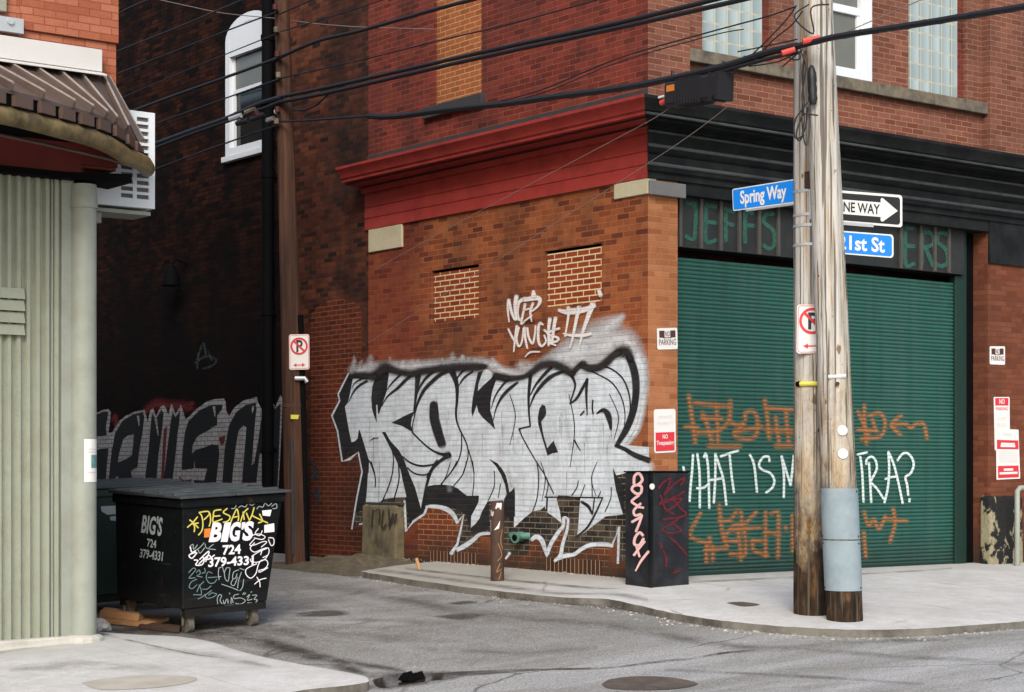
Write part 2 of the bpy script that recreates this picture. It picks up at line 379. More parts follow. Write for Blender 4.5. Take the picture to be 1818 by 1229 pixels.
M['dark_glass'] = flat('dark_glass', (0.012, 0.014, 0.014), 0.06, var=0.2, sc=2, spec=0.5)
M['curtain_glass'] = flat('curtain_glass', (0.11, 0.11, 0.095), 0.12, var=0.3, sc=3, spec=0.5)
M['metal_siding'] = flat('metal_siding', (0.265, 0.285, 0.225), 0.55, var=0.1, sc=1.2, dirt=(0.19, 0.185, 0.13), dirt_amt=0.6, dirt_sc=2.4)
M['column'] = flat('column', (0.25, 0.272, 0.235), 0.55, var=0.1, sc=1.5, dirt=(0.16, 0.155, 0.115), dirt_amt=0.5, dirt_sc=2)
M['red_band'] = flat('red_band', (0.22, 0.032, 0.026), 0.6, var=0.25, sc=3)
M['brown_metal'] = flat('brown_metal', (0.085, 0.05, 0.037), 0.5, var=0.25, sc=6, dirt=(0.05, 0.035, 0.03), dirt_amt=0.5)
M['crest_metal'] = flat('crest_metal', (0.24, 0.205, 0.185), 0.4, var=0.3, sc=5, dirt=(0.12, 0.09, 0.07), dirt_amt=0.6)
M['pan_metal'] = flat('pan_metal', (0.088, 0.063, 0.053), 0.5, var=0.3, sc=6, dirt=(0.03, 0.022, 0.018), dirt_amt=0.6)
M['seam_metal'] = flat('seam_metal', (0.15, 0.122, 0.108), 0.45, var=0.35, sc=5, dirt=(0.09, 0.07, 0.055), dirt_amt=0.5)
M['brass'] = flat('brass', (0.20, 0.145, 0.062), 0.42, metal=0.2, var=0.5, sc=6, dirt=(0.022, 0.013, 0.008), dirt_amt=1.0, dirt_sc=2.6, bump=0.4)
M['black_plain'] = flat('black_plain', (0.003, 0.003, 0.0034), 0.8, var=0.3, sc=6, spec=0.06)
M['concrete'] = flat('concrete', (0.42, 0.41, 0.37), 0.9, var=0.15, sc=5, dirt=(0.2, 0.19, 0.165), bump=0.3)
M['weathered_block'] = flat('weathered_block', (0.13, 0.108, 0.062), 0.95, var=0.25, sc=6, dirt=(0.03, 0.026, 0.02), dirt_amt=0.9, dirt_sc=3.5, bump=0.5)
def peeled():
    m = Mat('peeled_stone', 0.95, spec=0.15); p = m.pos(); k = m.noise(m.scale(p, (1, 1, 0.75)), 4.2, 7, 0.62, 0.4); f = m.noise(p, 22, 5, 0.7)
    c = m.mix(f, (0.15, 0.13, 0.08), (0.34, 0.31, 0.21)); c = m.mix(m.ramp(k, [(0.455, 0), (0.475, 1)]), c, m.mix(f, (0.006, 0.006, 0.007), (0.03, 0.03, 0.03))); m.col(c); m.bump(m.math('ADD', k, m.math('MULTIPLY', f, 0.4)), 1.0, 0.03); return m.m
M['rubble_stone'] = peeled()
M['unused_stone'] = flat('rubble_stone', (0.20, 0.18, 0.12), 0.95, var=0.3, sc=7, dirt=(0.008, 0.008, 0.009), dirt_amt=1.0, dirt_sc=3.4, bump=1.0)
M['rust'] = flat('rust', (0.045, 0.025, 0.018), 0.85, var=0.4, sc=9, dirt=(0.085, 0.04, 0.02), dirt_amt=0.6, dirt_sc=6, bump=0.4)
M['verdigris'] = flat('verdigris', (0.075, 0.18, 0.135), 0.6, var=0.3, sc=15, dirt=(0.05, 0.12, 0.08))
M['galv'] = flat('galv', (0.42, 0.44, 0.45), 0.45, metal=0.4, var=0.12, sc=10)
M['galv_sheet'] = flat('galv_sheet', (0.235, 0.29, 0.32), 0.95, spec=0.05, var=0.12, sc=9, dirt=(0.17, 0.215, 0.245), dirt_amt=0.7, dirt_sc=4)
M['sign_white'] = flat('sign_white', (0.62, 0.62, 0.605), 0.45, var=0.05, sc=8, dirt=(0.55, 0.53, 0.48), dirt_amt=0.3)
M['sign_red'] = flat('sign_red', (0.52, 0.025, 0.04), 0.45, var=0.06)
M['sign_black'] = flat('sign_black', (0.012, 0.012, 0.013), 0.45, var=0.1)
M['sign_grey'] = flat('sign_grey', (0.5, 0.48, 0.49), 0.5, var=0.1)
M['sign_maroon'] = flat('sign_maroon', (0.06, 0.018, 0.016), 0.6, var=0.3)
M['sign_blue'] = flat('sign_blue', (0.008, 0.19, 0.66), 0.4, var=0.05)
M['cable'] = flat('cable', (0.011, 0.011, 0.013), 0.5, var=0.2)
M['thin_wire'] = flat('thin_wire', (0.15, 0.12, 0.10), 0.5, var=0.1)
M['red_tape'] = flat('red_tape', (0.5, 0.05, 0.035), 0.6, var=0.1)
M['amber'] = flat('amber', (0.4, 0.12, 0.015), 0.6, var=0.1)
M['yellow_tag'] = flat('yellow_tag', (0.6, 0.55, 0.08), 0.5, var=0.1)
M['dumpster'] = flat('dumpster', (0.0022, 0.0028, 0.0036), 0.6, spec=0.08, var=0.3, sc=5, dirt=(0.007, 0.0085, 0.009), dirt_amt=0.6, dirt_sc=2)
M['lid'] = flat('lid', (0.03, 0.036, 0.037), 0.5, var=0.3, sc=6, dirt=(0.10, 0.11, 0.11), dirt_amt=0.4)
M['green_bin'] = flat('green_bin', (0.004, 0.017, 0.013), 0.5, var=0.3, sc=5)
M['cardboard'] = flat('cardboard', (0.46, 0.25, 0.11), 0.9, var=0.12, sc=8, dirt=(0.3, 0.15, 0.07))
M['soil'] = flat('soil', (0.075, 0.06, 0.038), 1.0, var=0.6, sc=10, dirt=(0.17, 0.145, 0.095), dirt_amt=0.6, dirt_sc=9, bump=1.0)
M['iron'] = flat('iron', (0.07, 0.055, 0.045), 0.75, var=0.35, sc=12, dirt=(0.16, 0.12, 0.09), dirt_amt=0.5, dirt_sc=5, bump=0.4)
M['asphalt_old'] = flat('asphalt_old', (0.075, 0.068, 0.06), 0.95, var=0.4, sc=9, dirt=(0.16, 0.15, 0.135), dirt_amt=0.6, dirt_sc=6, bump=0.6)

def shutter_mat():
    m = Mat('shutter', 0.42, spec=0.4); p = m.pos(); x, y, z = m.sep(p)
    c = m.mix(m.noise(p, 2.2, 5, 0.65), (0.015, 0.074, 0.057), (0.023, 0.102, 0.080))
    slat = m.n('TexWhiteNoise', noise_dimensions='1D'); m.put(slat.inputs['W'], m.math('FLOOR', m.math('DIVIDE', m.math('ADD', z, -0.03), SLAT)))
    c = m.mix(m.math('MULTIPLY', slat.outputs['Value'], 0.28), c, (0.011, 0.05, 0.042))
    st = m.ramp(m.noise(m.scale(p, (7, 7, 0.35)), 1.0, 6, 0.7), [(0.50, 0), (0.66, 1)]); c = m.mix(m.math('MULTIPLY', st, 0.5), c, (0.045, 0.095, 0.08))
    st = m.ramp(m.noise(m.scale(p, (11, 11, 0.25)), 1.3, 6, 0.7), [(0.56, 0), (0.68, 1)]); c = m.mix(m.math('MULTIPLY', st, 0.55), c, (0.016, 0.035, 0.028))
    k = m.n('MapRange', i_0=m.math('ADD', z, m.math('MULTIPLY', m.noise(p, 3.5, 6, 0.7), 0.6)), i_1=0.75, i_2=0.3, i_3=0.0, i_4=0.7).outputs[0]; c = m.mix(k, c, (0.022, 0.03, 0.025))
    rs = m.ramp(m.noise(p, 16, 4, 0.6), [(0.68, 0), (0.72, 0.7)]); c = m.mix(rs, c, (0.06, 0.03, 0.015)); m.col(c)
    m.bump(m.noise(m.scale(p, (1, 1, 1.6)), 1.4, 3, 0.5), 0.35, 0.06); return m.m
M['shutter'] = shutter_mat()
def bin_mat():
    m = Mat('bin_steel', 0.55, spec=0.1); p = m.objc()
    c = m.mix(m.noise(p, 5, 6, 0.7), (0.0018, 0.0024, 0.003), (0.006, 0.0075, 0.0085))
    sc = m.ramp(m.noise(m.scale(p, (2.2, 2.2, 26)), 1.0, 5, 0.7, 0.4), [(0.60, 0), (0.68, 1)]); c = m.mix(m.math('MULTIPLY', sc, 0.6), c, (0.035, 0.038, 0.04))
    ru = m.ramp(m.noise(m.scale(p, (6, 6, 2.2)), 1.3, 8, 0.75), [(0.60, 0), (0.68, 1)]); c = m.mix(m.math('MULTIPLY', ru, 0.7), c, (0.035, 0.016, 0.009))
    x, y, z = m.sep(p); k = m.n('MapRange', i_0=m.math('ADD', z, m.math('MULTIPLY', m.noise(p, 5, 6, 0.7), 0.35)), i_1=0.62, i_2=0.3, i_3=0.0, i_4=0.6).outputs[0]; c = m.mix(k, c, (0.022, 0.02, 0.018))
    m.col(c); m.bump(m.noise(p, 3.0, 3, 0.5), 0.5, 0.05); return m.m
M['dumpster'] = bin_mat()
def glass_block_mat():
    m = Mat('glass_block', 0.18, spec=0.5); p = m.pos(); x, y, z = m.sep(p)
    g, f = brick_tex(m, vec=m.comb(x, z, 0.0), bw=0.20, bh=0.20, mortar=0.012, smooth=0.2); 
    for nd in m.t.nodes:
        if nd.type == 'TEX_BRICK': nd.offset = 0.0
    fx = m.math('FRACT', m.math('DIVIDE', m.math('ADD', x, 20.0), 0.20))
    c = m.ramp(fx, [(0.04, (0.14, 0.185, 0.195)), (0.2, (0.22, 0.28, 0.29)), (0.5, (0.34, 0.40, 0.41)), (0.8, (0.36, 0.42, 0.42)), (0.97, (0.26, 0.31, 0.32))])
    c = m.mix(m.math('MULTIPLY', g, 0.55), c, (0.17, 0.225, 0.235))
    c = m.mix(f, c, (0.36, 0.35, 0.27)); m.col(c)
    m.bump(m.math('MULTIPLY', m.math('SINE', m.math('MULTIPLY', fx, 6.283)), 0.4), 0.5, 0.02)
    return m.m
M['glass_block'] = glass_block_mat()

def asphalt():
    m = Mat('asphalt', 0.88, spec=0.3); p = m.pos()
    # along = direction of the street (x), across = y
    grain = m.noise(p, 62, 3, 0.8); med = m.noise(p, 14, 7, 0.75)
    x_, y_, z_ = m.sep(p); alley = m.n('MapRange', i_0=m.math('ADD', y_, m.math('MULTIPLY', med, 1.5)), i_1=-3.2, i_2=-0.6, i_3=0.0, i_4=1.0).outputs[0]
    sA = m.noise(m.scale(p, (0.16, 0.95, 1)), 1.0, 5, 0.55, 0.5); sB = m.noise(m.scale(p, (0.62, 0.25, 1)), 1.0, 5, 0.6, 0.5)
    big = m.math('ADD', m.math('MULTIPLY', sA, m.math('SUBTRACT', 1.0, alley)), m.math('MULTIPLY', sB, alley)); big2 = m.noise(m.scale(p, (0.35, 1.3, 1)), 1.3, 7, 0.62, 0.6)
    c = m.mix(m.ramp(big, [(0.36, 0), (0.62, 1)]), (0.195, 0.193, 0.182), (0.40, 0.40, 0.395))
    c = m.mix(m.math('MULTIPLY', m.ramp(big2, [(0.5, 0), (0.62, 1)]), 0.65), c, (0.17, 0.158, 0.135))
    c = m.mix(m.math('MULTIPLY', alley, m.ramp(m.noise(p, 1.1, 7, 0.7, 0.6), [(0.4, 0.95), (0.6, 0.3)])), c, (0.125, 0.112, 0.092))
    c = m.mix(m.ramp(med, [(0.3, 0), (0.8, 0.5)]), c, (0.42, 0.415, 0.40))
    c = m.mix(m.ramp(grain, [(0.36, 0.75), (0.54, 0.0)]), c, (0.075, 0.07, 0.062))
    c = m.mix(m.ramp(grain, [(0.58, 0.0), (0.70, 0.7)]), c, (0.6, 0.6, 0.58))
    vor = m.n('TexVoronoi', feature='DISTANCE_TO_EDGE', i_Vector=m.n('MixRGB', i_0=0.12, i_1=m.scale(p, (0.32, 0.55, 0.001)), i_2=m.n('TexNoise', i_Vector=p, i_Scale=1.6, i_Detail=5.0).outputs['Color']).outputs[0], i_Scale=1.0).outputs['Distance']
    crack = m.math('MULTIPLY', m.ramp(vor, [(0.002, 1), (0.007, 0)]), m.ramp(m.noise(p, 0.6, 2, 0.5), [(0.5, 0), (0.6, 0.8)]))
    c = m.mix(crack, c, (0.04, 0.037, 0.033))
    m.col(c); m.bump(m.math('ADD', m.math('MULTIPLY', grain, 0.5), m.math('SUBTRACT', med, crack)), 0.55, 0.012)
    return m.m
def pavement():
    m = Mat('pavement', 0.9, spec=0.25); p = m.pos()
    grain = m.noise(p, 60, 3, 0.8); med = m.noise(p, 6, 7, 0.7); big = m.noise(p, 0.9, 5, 0.6)
    c = m.mix(m.ramp(big, [(0.35, 0), (0.65, 1)]), (0.45, 0.445, 0.43), (0.585, 0.585, 0.58))
    c = m.mix(m.ramp(med, [(0.38, 0.5), (0.58, 0.0)]), c, (0.37, 0.355, 0.325))
    c = m.mix(m.ramp(grain, [(0.36, 0.5), (0.6, 0.0)]), c, (0.33, 0.31, 0.28))
    x, y, z = m.sep(p)
    alley = m.n('MapRange', i_0=m.math('ADD', y, m.math('MULTIPLY', med, 0.8)), i_1=-0.4, i_2=1.6, i_3=0.0, i_4=0.6).outputs[0]
    c = m.mix(alley, c, (0.22, 0.205, 0.155))
    vor = m.n('TexVoronoi', feature='DISTANCE_TO_EDGE', i_Vector=m.n('MixRGB', i_0=0.1, i_1=m.scale(p, (0.55, 0.4, 0.001)), i_2=m.n('TexNoise', i_Vector=p, i_Scale=2.0, i_Detail=5.0).outputs['Color']).outputs[0], i_Scale=1.0).outputs['Distance']
    crack = m.math('MULTIPLY', m.ramp(vor, [(0.003, 1), (0.009, 0)]), m.ramp(m.noise(p, 0.8, 2, 0.5), [(0.5, 0), (0.6, 0.7)]))
    jx = m.math('ABSOLUTE', m.math('SUBTRACT', m.math('FRACT', m.math('DIVIDE', m.math('ADD', x, 31.3), 1.75)), 0.5))
    joint = m.ramp(jx, [(0.4955, 0), (0.498, 0.55)])
    c = m.mix(m.math('MAXIMUM', crack, m.math('MULTIPLY', joint, m.ramp(m.noise(p, 1.2, 3, 0.5), [(0.3, 0.2), (0.6, 1)]))), c, (0.2, 0.185, 0.16))
    m.col(c); m.bump(m.math('SUBTRACT', m.math('MULTIPLY', grain, 0.4), crack), 0.4, 0.01)
    return m.m
M['asphalt'] = asphalt(); M['pavement'] = pavement()

# ------------------------------------------------------------------ ground, street, pavements
def grid_sheet(name, xs, ys, f, m):
    mb = MB(); n = len(ys)
    mb.add([(x, y, f(x, y)) for x in xs for y in ys], [(i * n + j, (i + 1) * n + j, (i + 1) * n + j + 1, i * n + j + 1) for i in range(len(xs) - 1) for j in range(n - 1)])
    return tag(mb.build(name, m, smooth=True, origin=(0, 0, 0)), kind='structure')
def frange(a, b, st): 
    n = max(1, round((b - a) / st)); return [a + (b - a) * i / n for i in range(n + 1)]
gx = frange(-300, -40, 52) + frange(-32, -14, 3)[0:] + frange(-12, 8, 0.4) + frange(12, 40, 7) + frange(90, 300, 70)
gy = frange(-300, -40, 52) + frange(-32, -14, 3) + frange(-12, 10, 0.4) + frange(13, 40, 4) + frange(90, 300, 70)
gx.sort(); gy.sort()
grid_sheet('street', gx, gy, zroad, M['asphalt'])

M['kerb'] = flat('kerb', (0.15, 0.14, 0.12), 0.95, var=0.4, sc=9, dirt=(0.035, 0.03, 0.026), dirt_amt=1.0, dirt_sc=2.2, bump=0.8)
def pavement_sheet(name, curb, inner, top=0.0, drop=0.16, n=10):
    """curb: list of (x, y) along the kerb; inner: matching (x, y) along the walls"""
    mb = MB(); R = []
    for (cx, cy), (ix, iy) in zip(curb, inner):
        row = []
        for k in range(n + 1):
            t = k / n; x, y = cx + (ix - cx) * t, cy + (iy - cy) * t
            row.append((x, y, zg(x, y) + top - (0.012 if k == 0 else 0)))
        R.append(row)
    vs = [p for r in R for p in r]; m = n + 1
    mb.add(vs, [(i * m + k, (i + 1) * m + k, (i + 1) * m + k + 1, i * m + k + 1) for i in range(len(R) - 1) for k in range(n)])
    e = [r[0] for r in R]
    mb.mat(1); mb.add(e + [(x, y, z - drop) for x, y, z in e], [(i, i + 1, len(e) + i + 1, len(e) + i) for i in range(len(e) - 1)])
    return tag(mb.build(name, [M['pavement'], M['kerb']], smooth=True, origin=(0, 0, 0), auto=50), kind='structure')
cpx = [(640, 1013), (690, 1021), (800, 1037), (900, 1049), (1000, 1061), (1080, 1071), (1140, 1080), (1198, 1089), (1270, 1099), (1332, 1105), (1389, 1110), (1460, 1114), (1527, 1116), (1600, 1115), (1669, 1112), (1740, 1107), (1818, 1101)]
random.seed(5)
cw = [on_ground(px, py) for px, py in cpx]
curb = smooth2([(p.x, p.y) for p in cw], 6)
curb = [(x + random.uniform(-.012, .012), y + random.uniform(-.012, .012)) for x, y in curb]
ex, ey = curb[-1]; curb += [(ex + 2, ey - 0.1), (ex + 8, ey - 0.2), (60, ey - 0.3)]
sx, sy = curb[0]; curb = [(-0.15, sy + 0.35), (sx * 0.6, sy + 0.22)] + curb
inner = []
for x, y in curb:
    if x < 0.35 and y > 0.0: inner.append((0.05, y))
    elif y > -2.2 and x < 0.3: inner.append((0.05, max(0.02, y * 0.2)))
    else: inner.append((max(0.06, x + 0.3) if x > -0.2 else max(0.06, 0.06 + (x + 2) * 0.1), 0.45))
pavement_sheet('pavement', curb, inner)
lpx = [(150, 1117), (180, 1121), (260, 1127), (330, 1130), (378, 1138), (420, 1152), (468, 1164), (530, 1176), (582, 1186), (630, 1194), (649, 1199), (654, 1204), (650, 1209), (610, 1215), (550, 1221), (500, 1229), (420, 1240), (250, 1262)]
lw = [on_ground(px, py) for px, py in lpx]
lcurb = smooth2([(p.x, p.y) for p in lw], 6)
lx, ly = lcurb[-1]; lcurb += [(lx - 3, ly - 0.5), (lx - 12, ly - 0.6), (-60, ly - 0.6)]
lx0, ly0 = lcurb[0]
LBX = on_y(172, 900, 0).x
linner = [((LBX - 0.05) - max(0, (LBX - x)) * 0.9 if x < LBX else LBX - 0.05, 0.3) for x, y in lcurb]
pavement_sheet('pavement', lcurb, linner)

# ------------------------------------------------------------------ the corner building
def yx(px): return on_x(px, 800, 0).y
def zx(px, py): return on_x(px, py, 0).z
def xy(px, Y=0.0): return on_y(px, 800, Y).x
def zy(px, py, Y=0.0): return on_y(px, py, Y).z
YB = yx(654); TOP = 10.6
bld = thing('brick_building', (0, 0, 0), 'two storey red brick corner building with green roller shutter and red and black cornice', 'building')
fnX = lambda a, z, d: (d, a, z)
fnY = lambda a, z, d: (a, d, z)
# side wall towards the alley
wl = []          # lower bricked windows
for (x0, x1, y0, y1) in ((766, 850, 475, 568), (967, 1068, 439, 541)):
    a0, a1 = yx(x1), yx(x0); xm = (x0 + x1) / 2
    wl.append((a0, a1, zx(xm, y1), zx(xm, y0)))
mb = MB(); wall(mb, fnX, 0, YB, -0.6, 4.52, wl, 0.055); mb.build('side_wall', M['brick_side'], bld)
for i, h in enumerate(wl):
    z1 = h[3] - 0.035
    mb = MB(); mb.hexa([(0.045, h[0], h[2]), (0.052, h[0], h[2]), (0.052, h[1], h[2]), (0.045, h[1], h[2]), (0.018, h[0], z1), (0.054, h[0], z1), (0.054, h[1], z1), (0.018, h[1], z1)]) if False else mb.box(0.02, 0.054, h[0] + 0.004, h[1] - 0.03, h[2], z1)
    mb.build('bricked_window', M['brick_infill'], bld)
uw = (yx(855), yx(773), zx(812, 178), zx(812, -120))
mb = MB(); wall(mb, fnX, 0, YB, 4.52, TOP, [uw], 0.05); mb.build('side_wall', M['brick_upper'], bld)
mb = MB(); mb.box(0.022, 0.049, uw[0] + .004, uw[1] - .004, uw[2], uw[3] - 0.03); mb.build('bricked_window', M['brick_infill_up'], bld)
mb = MB(); mb.box(-0.07, 0.05, yx(862), yx(757), uw[2] - 0.15, uw[2] - 0.003); mb.build('window_sill', M['soot_sill'], bld, bevel=0.01)
# front wall: pier, opening, right bay, upper recess
XL = xy(1203); XR = xy(1754); RX = 14.0
ZO = 4.36
mb = MB(); wall(mb, fnY, 0, XL, -0.6, 4.5, (), 0.25); mb.add([(XL, 0, -0.6), (XL, 0.26, -0.6), (XL, 0.26, 4.5), (XL, 0, 4.5)], [(0, 1, 2, 3)]); mb.build('brick_pier', M['brick_pier'], bld)
mb = MB(); wall(mb, fnY, XR, RX, -0.6, 4.5, (), 0.25); mb.add([(XR, 0, -0.6), (XR, 0.26, -0.6), (XR, 0.26, 4.5), (XR, 0, 4.5)], [(0, 1, 2, 3)]); mb.build('front_wall', M['brick_painted'], bld)
mb = MB(); mb.box(XL, XR, -0.02, 0.3, ZO, 4.5); mb.box(XR, RX, -0.03, 0.0, 3.95, 4.5); mb.build('lintel', M['black_paint'], bld)
PXL = xy(1225); RC = 0.12; PXR = xy(1757)
gb1 = (xy(1247, RC), xy(1371, RC), zy(1300, 103, RC), 8.4); gb2 = (xy(1613, RC), xy(1716, RC), gb1[2], 8.4)
wwX1 = xy(1548, RC); ww = (wwX1 - 1.02, wwX1, gb1[2], 8.4)
mb = MB(); wall(mb, fnY, 0, PXL, 4.5, TOP, ()); wall(mb, fnY, PXR, RX, 4.5, TOP, ())
wall(mb, lambda a, z, d: (a, RC + d, z), PXL, PXR, 4.5, TOP, [gb1, ww, gb2], 0.13)
for X in (PXL, PXR): mb.add([(X, 0, 4.5), (X, RC, 4.5), (X, RC, TOP), (X, 0, TOP)], [(0, 1, 2, 3)])
mb.build('front_wall', M['brick_front'], bld)
SZ = gb1[2]
mb = MB(); 
for k in range(5):
    a, b = PXL + (PXR - PXL) * k / 5, PXL + (PXR - PXL) * (k + 1) / 5
    mb.box(a + 0.004, b - 0.004, 0.02, 0.2, SZ - 0.15, SZ)
mb.build('window_sill', M['stone_sill'], bld, bevel=0.012)
for h in (gb1, gb2):
    r = h[1] - 0.10
    mb = MB(); mb.box(h[0], r, RC + 0.07, RC + 0.12, h[2], h[3]); wdo = mb.build('window', M['glass_block'], bld)
    mb = MB(); mb.box(r, h[1], RC + 0.06, RC + 0.13, h[2], h[3]); mb.build('frame', M['brick_upper'], wdo)
h = ww
mb = MB(); fy0, fy1 = RC - 0.01, RC + 0.1
zm = zy(1510, 18, RC)
mb.box(h[0], h[0] + .15, fy0, fy1, h[2], h[3]); mb.box(h[1] - .2, h[1], fy0, fy1, h[2], h[3]); mb.box(h[0] + .15, h[1] - .2, fy0, fy1, h[2], h[2] + 0.14)
wdo = mb.build('window', M['white_frame'], bld, bevel=0.012)
mb = MB(); mb.box(h[0] + .15, h[1] - .2, fy0 + .02, fy1, zm - 0.05, zm + 0.05); mb.box(h[1] - .25, h[1] - .2, fy0 + .025, fy1, h[2] + .14, zm - .05); mb.build('sash', M['white_frame'], wdo, bevel=0.008)
mb = MB(); mb.box(h[0] + .15, h[1] - .25, fy0 + .06, fy0 + .07, h[2] + .14, zm - .05); mb.box(h[0] + .15, h[1] - .2, fy0 + .07, fy0 + .08, zm + .05, h[3]); mb.build('pane', M['curtain_glass'], wdo)
# rest of the shell
mb = MB(); mb.box(0.0, RX, 0.4, 0.42, -0.6, 0.01) if False else None
mb.add([(0, YB, -0.6), (RX, YB, -0.6), (RX, YB, TOP), (0, YB, TOP)], [(0, 1, 2, 3)]); mb.add([(RX, 0, -0.6), (RX, YB, -0.6), (RX, YB, TOP), (RX, 0, TOP)], [(0, 1, 2, 3)])
mb.add([(0, 0, TOP), (RX, 0, TOP), (RX, YB, TOP), (0, YB, TOP)], [(0, 1, 2, 3)])
mb.add([(XL, 0.62, -0.6), (XR, 0.62, -0.6), (XR, 0.62, 4.5), (XL, 0.62, 4.5)], [(0, 1, 2, 3)])
mb.build('rear_walls', M['brick_soot'], bld)

# cornices, one moulded profile; p = projection, z = height
prof = [(0.004, 4.50), (0.035, 4.50), (0.035, 4.642), (0.024, 4.648), (0.035, 4.654), (0.035, 4.79), (0.024, 4.796), (0.035, 4.802), (0.035, 4.985), (0.085, 4.99), (0.09, 5.03), (0.12, 5.045), (0.12, 5.075), (0.33, 5.08), (0.33, 5.105), (0.40, 5.11), (0.40, 5.14), (0.425, 5.16), (0.44, 5.21), (0.48, 5.25), (0.50, 5.27), (0.50, 5.305), (0.0, 5.40)]
def cornice(mb, prof, horizontal):
    n = len(prof); vs = []
    if horizontal == 'side':
        vs = [(-p, -p, z) for p, z in prof] + [(-p, YB + 0.04, z) for p, z in prof]
    else:
        vs = [(-p, -p, z) for p, z in prof] + [(RX, -p, z) for p, z in prof]
    mb.add(vs, [(i, i + 1, n + i + 1, n + i) for i in range(n - 1)] + [tuple(range(n, 2 * n))])
mb = MB(); cornice(mb, prof, 'side'); mb.build('cornice', M['red_paint'], bld, auto=30)['label'] = 'red painted moulded cornice above the alley wall'
prof2 = [(0.004, 4.50), (0.05, 4.50), (0.05, 4.56), (0.09, 4.58), (0.11, 4.63), (0.11, 4.66), (0.06, 4.665), (0.06, 4.76), (0.10, 4.79), (0.13, 4.83), (0.13, 4.86), (0.08, 4.865), (0.08, 4.98)] + prof[9:]
mb = MB(); cornice(mb, prof2, 'front'); mb.build('cornice', M['black_paint'], bld, auto=30)['label'] = 'black moulded cornice above the shop front'
M['bead'] = flat('bead', (0.045, 0.05, 0.05), 0.4, var=0.5, sc=3, dirt=(0.012, 0.014, 0.015), dirt_amt=0.9, dirt_sc=1.6)
for p_, z_, r_ in ((0.106, 4.645, 0.022), (0.128, 4.845, 0.022), (0.094, 5.012, 0.02), (0.405, 5.125, 0.016)):
    mb = MB(); mb.tube([(-p_ + .005, -p_, z_), (RX, -p_, z_)], r_, 8); mb.build('moulding', M['bead'], bld, smooth=True)
M['red_dark'] = flat('red_dark', (0.045, 0.008, 0.008), 0.7, var=0.3, sc=3)
for p_, z_, h_ in ((0.12, 5.048, 0.024), (0.33, 5.083, 0.02)):
    mb = MB(); mb.box(-p_ - .004, -p_ + .002, -p_ - .004, YB + .03, z_, z_ + h_); mb.build('moulding', M['red_dark'], bld)
mb = MB(); mb.box(-0.012, 0.0, -0.0, YB, 5.33, 5.50); mb.build('flashing', M['soot_sill'], bld)
# corner blocks
for (x0, x1, y0, y1, xm) in ((657, 716, 409, 444, 686), (1093, 1150, 320, 350, 1120)):
    mb = MB(); a0, a1 = yx(x1), yx(x0); mb.box(-0.03, 0.1, max(a0, 0.0) if x1 < 1100 else -0.03, a1, zx(xm, y1), 4.497); mb.build('corner_block', M['stone_cream'], bld, bevel=0.008)
mb = MB(); mb.box(-0.027, XL + 0.07, -0.07, -0.031, zy(1180, 350), 4.47); mb.build('corner_block', M['stone_grey'], bld, bevel=0.01)
# small basement windows bricked up with bright mortar (flush with the wall)
bw = [(742, 852, 884, 992), (905, 1080, 888, 1012)]
for x0, x1, y0, y1 in bw:
    mb = MB(); mb.box(-0.0025, 0.05, yx(x1), yx(x0), zx((x0 + x1) / 2, y1), zx((x0 + x1) / 2, y0)); mb.build('bricked_window', M['brick_basement'], bld)
def soldier_mat():
    m = Mat('brick_soldier', 0.9, spec=0.2); p = m.pos(); x, y, z = m.sep(p)
    g, f = brick_tex(m, vec=m.comb(m.math('ADD', x, y), z, 0.0), bw=0.075, bh=0.21, mortar=0.008)
    for nd in m.t.nodes:
        if nd.type == 'TEX_BRICK': nd.offset = 0.0
    c = m.mix(f, m.mix(g, (0.025, 0.012, 0.009), (0.075, 0.026, 0.014)), (0.26, 0.19, 0.12)); m.col(c); m.bump(m.math('SUBTRACT', 1.0, f), 0.6, 0.006); return m.m
M['soldier'] = soldier_mat()
for x0, x1, y in ((762, 848, 988), (968, 1068, 1004)):
    zc = zx((x0 + x1) / 2, y); z0 = math.floor(zc / 0.21) * 0.21
    mb = MB(); mb.box(-0.005, 0.03, yx(x1), yx(x0), z0 + 0.01, z0 + 0.2); mb.build('brick_sill_course', M['soldier'], bld)
# roller shutter and its frame
ZS0, ZS1 = 0.0, zy(1203, 437, 0.1)
SY = 0.25
S0X = XL; S1X = on_y(1690, 800, SY).x
mb = MB(); ns = int(round((3.66) / SLAT)); pr = []
for k in range(ns):
    z = ZS0 + 0.03 + k * SLAT
    pr += [(SY, z), (SY - 0.003, z + SLAT * 0.12), (SY - 0.016, z + SLAT * 0.32), (SY - 0.021, z + SLAT * 0.56), (SY - 0.017, z + SLAT * 0.80), (SY - 0.003, z + SLAT * 0.97)]
n = len(pr); mb.add([(S0X, y, z) for y, z in pr] + [(S1X, y, z) for y, z in pr], [(i, i + 1, n + i + 1, n + i) for i in range(n - 1)])
shut = mb.build('roller_shutter', M['shutter'], bld, smooth=True, auto=70)
mb = MB(); mb.box(S0X, S1X, SY - 0.03, SY + 0.02, -0.05, 0.06); mb.build('bottom_rail', M['dark_green'], shut)
X2 = on_y(1712, 800, 0.23).x
mb = MB(); mb.box(S1X, X2, 0.19, 0.3, -0.1, ZO); mb.build('shutter_guide', M['dark_green'], bld, bevel=0.008)
mb = MB(); mb.box(X2, XR, 0.24, 0.3, -0.1, ZO); mb.build('door_post', M['black_plain'], bld)
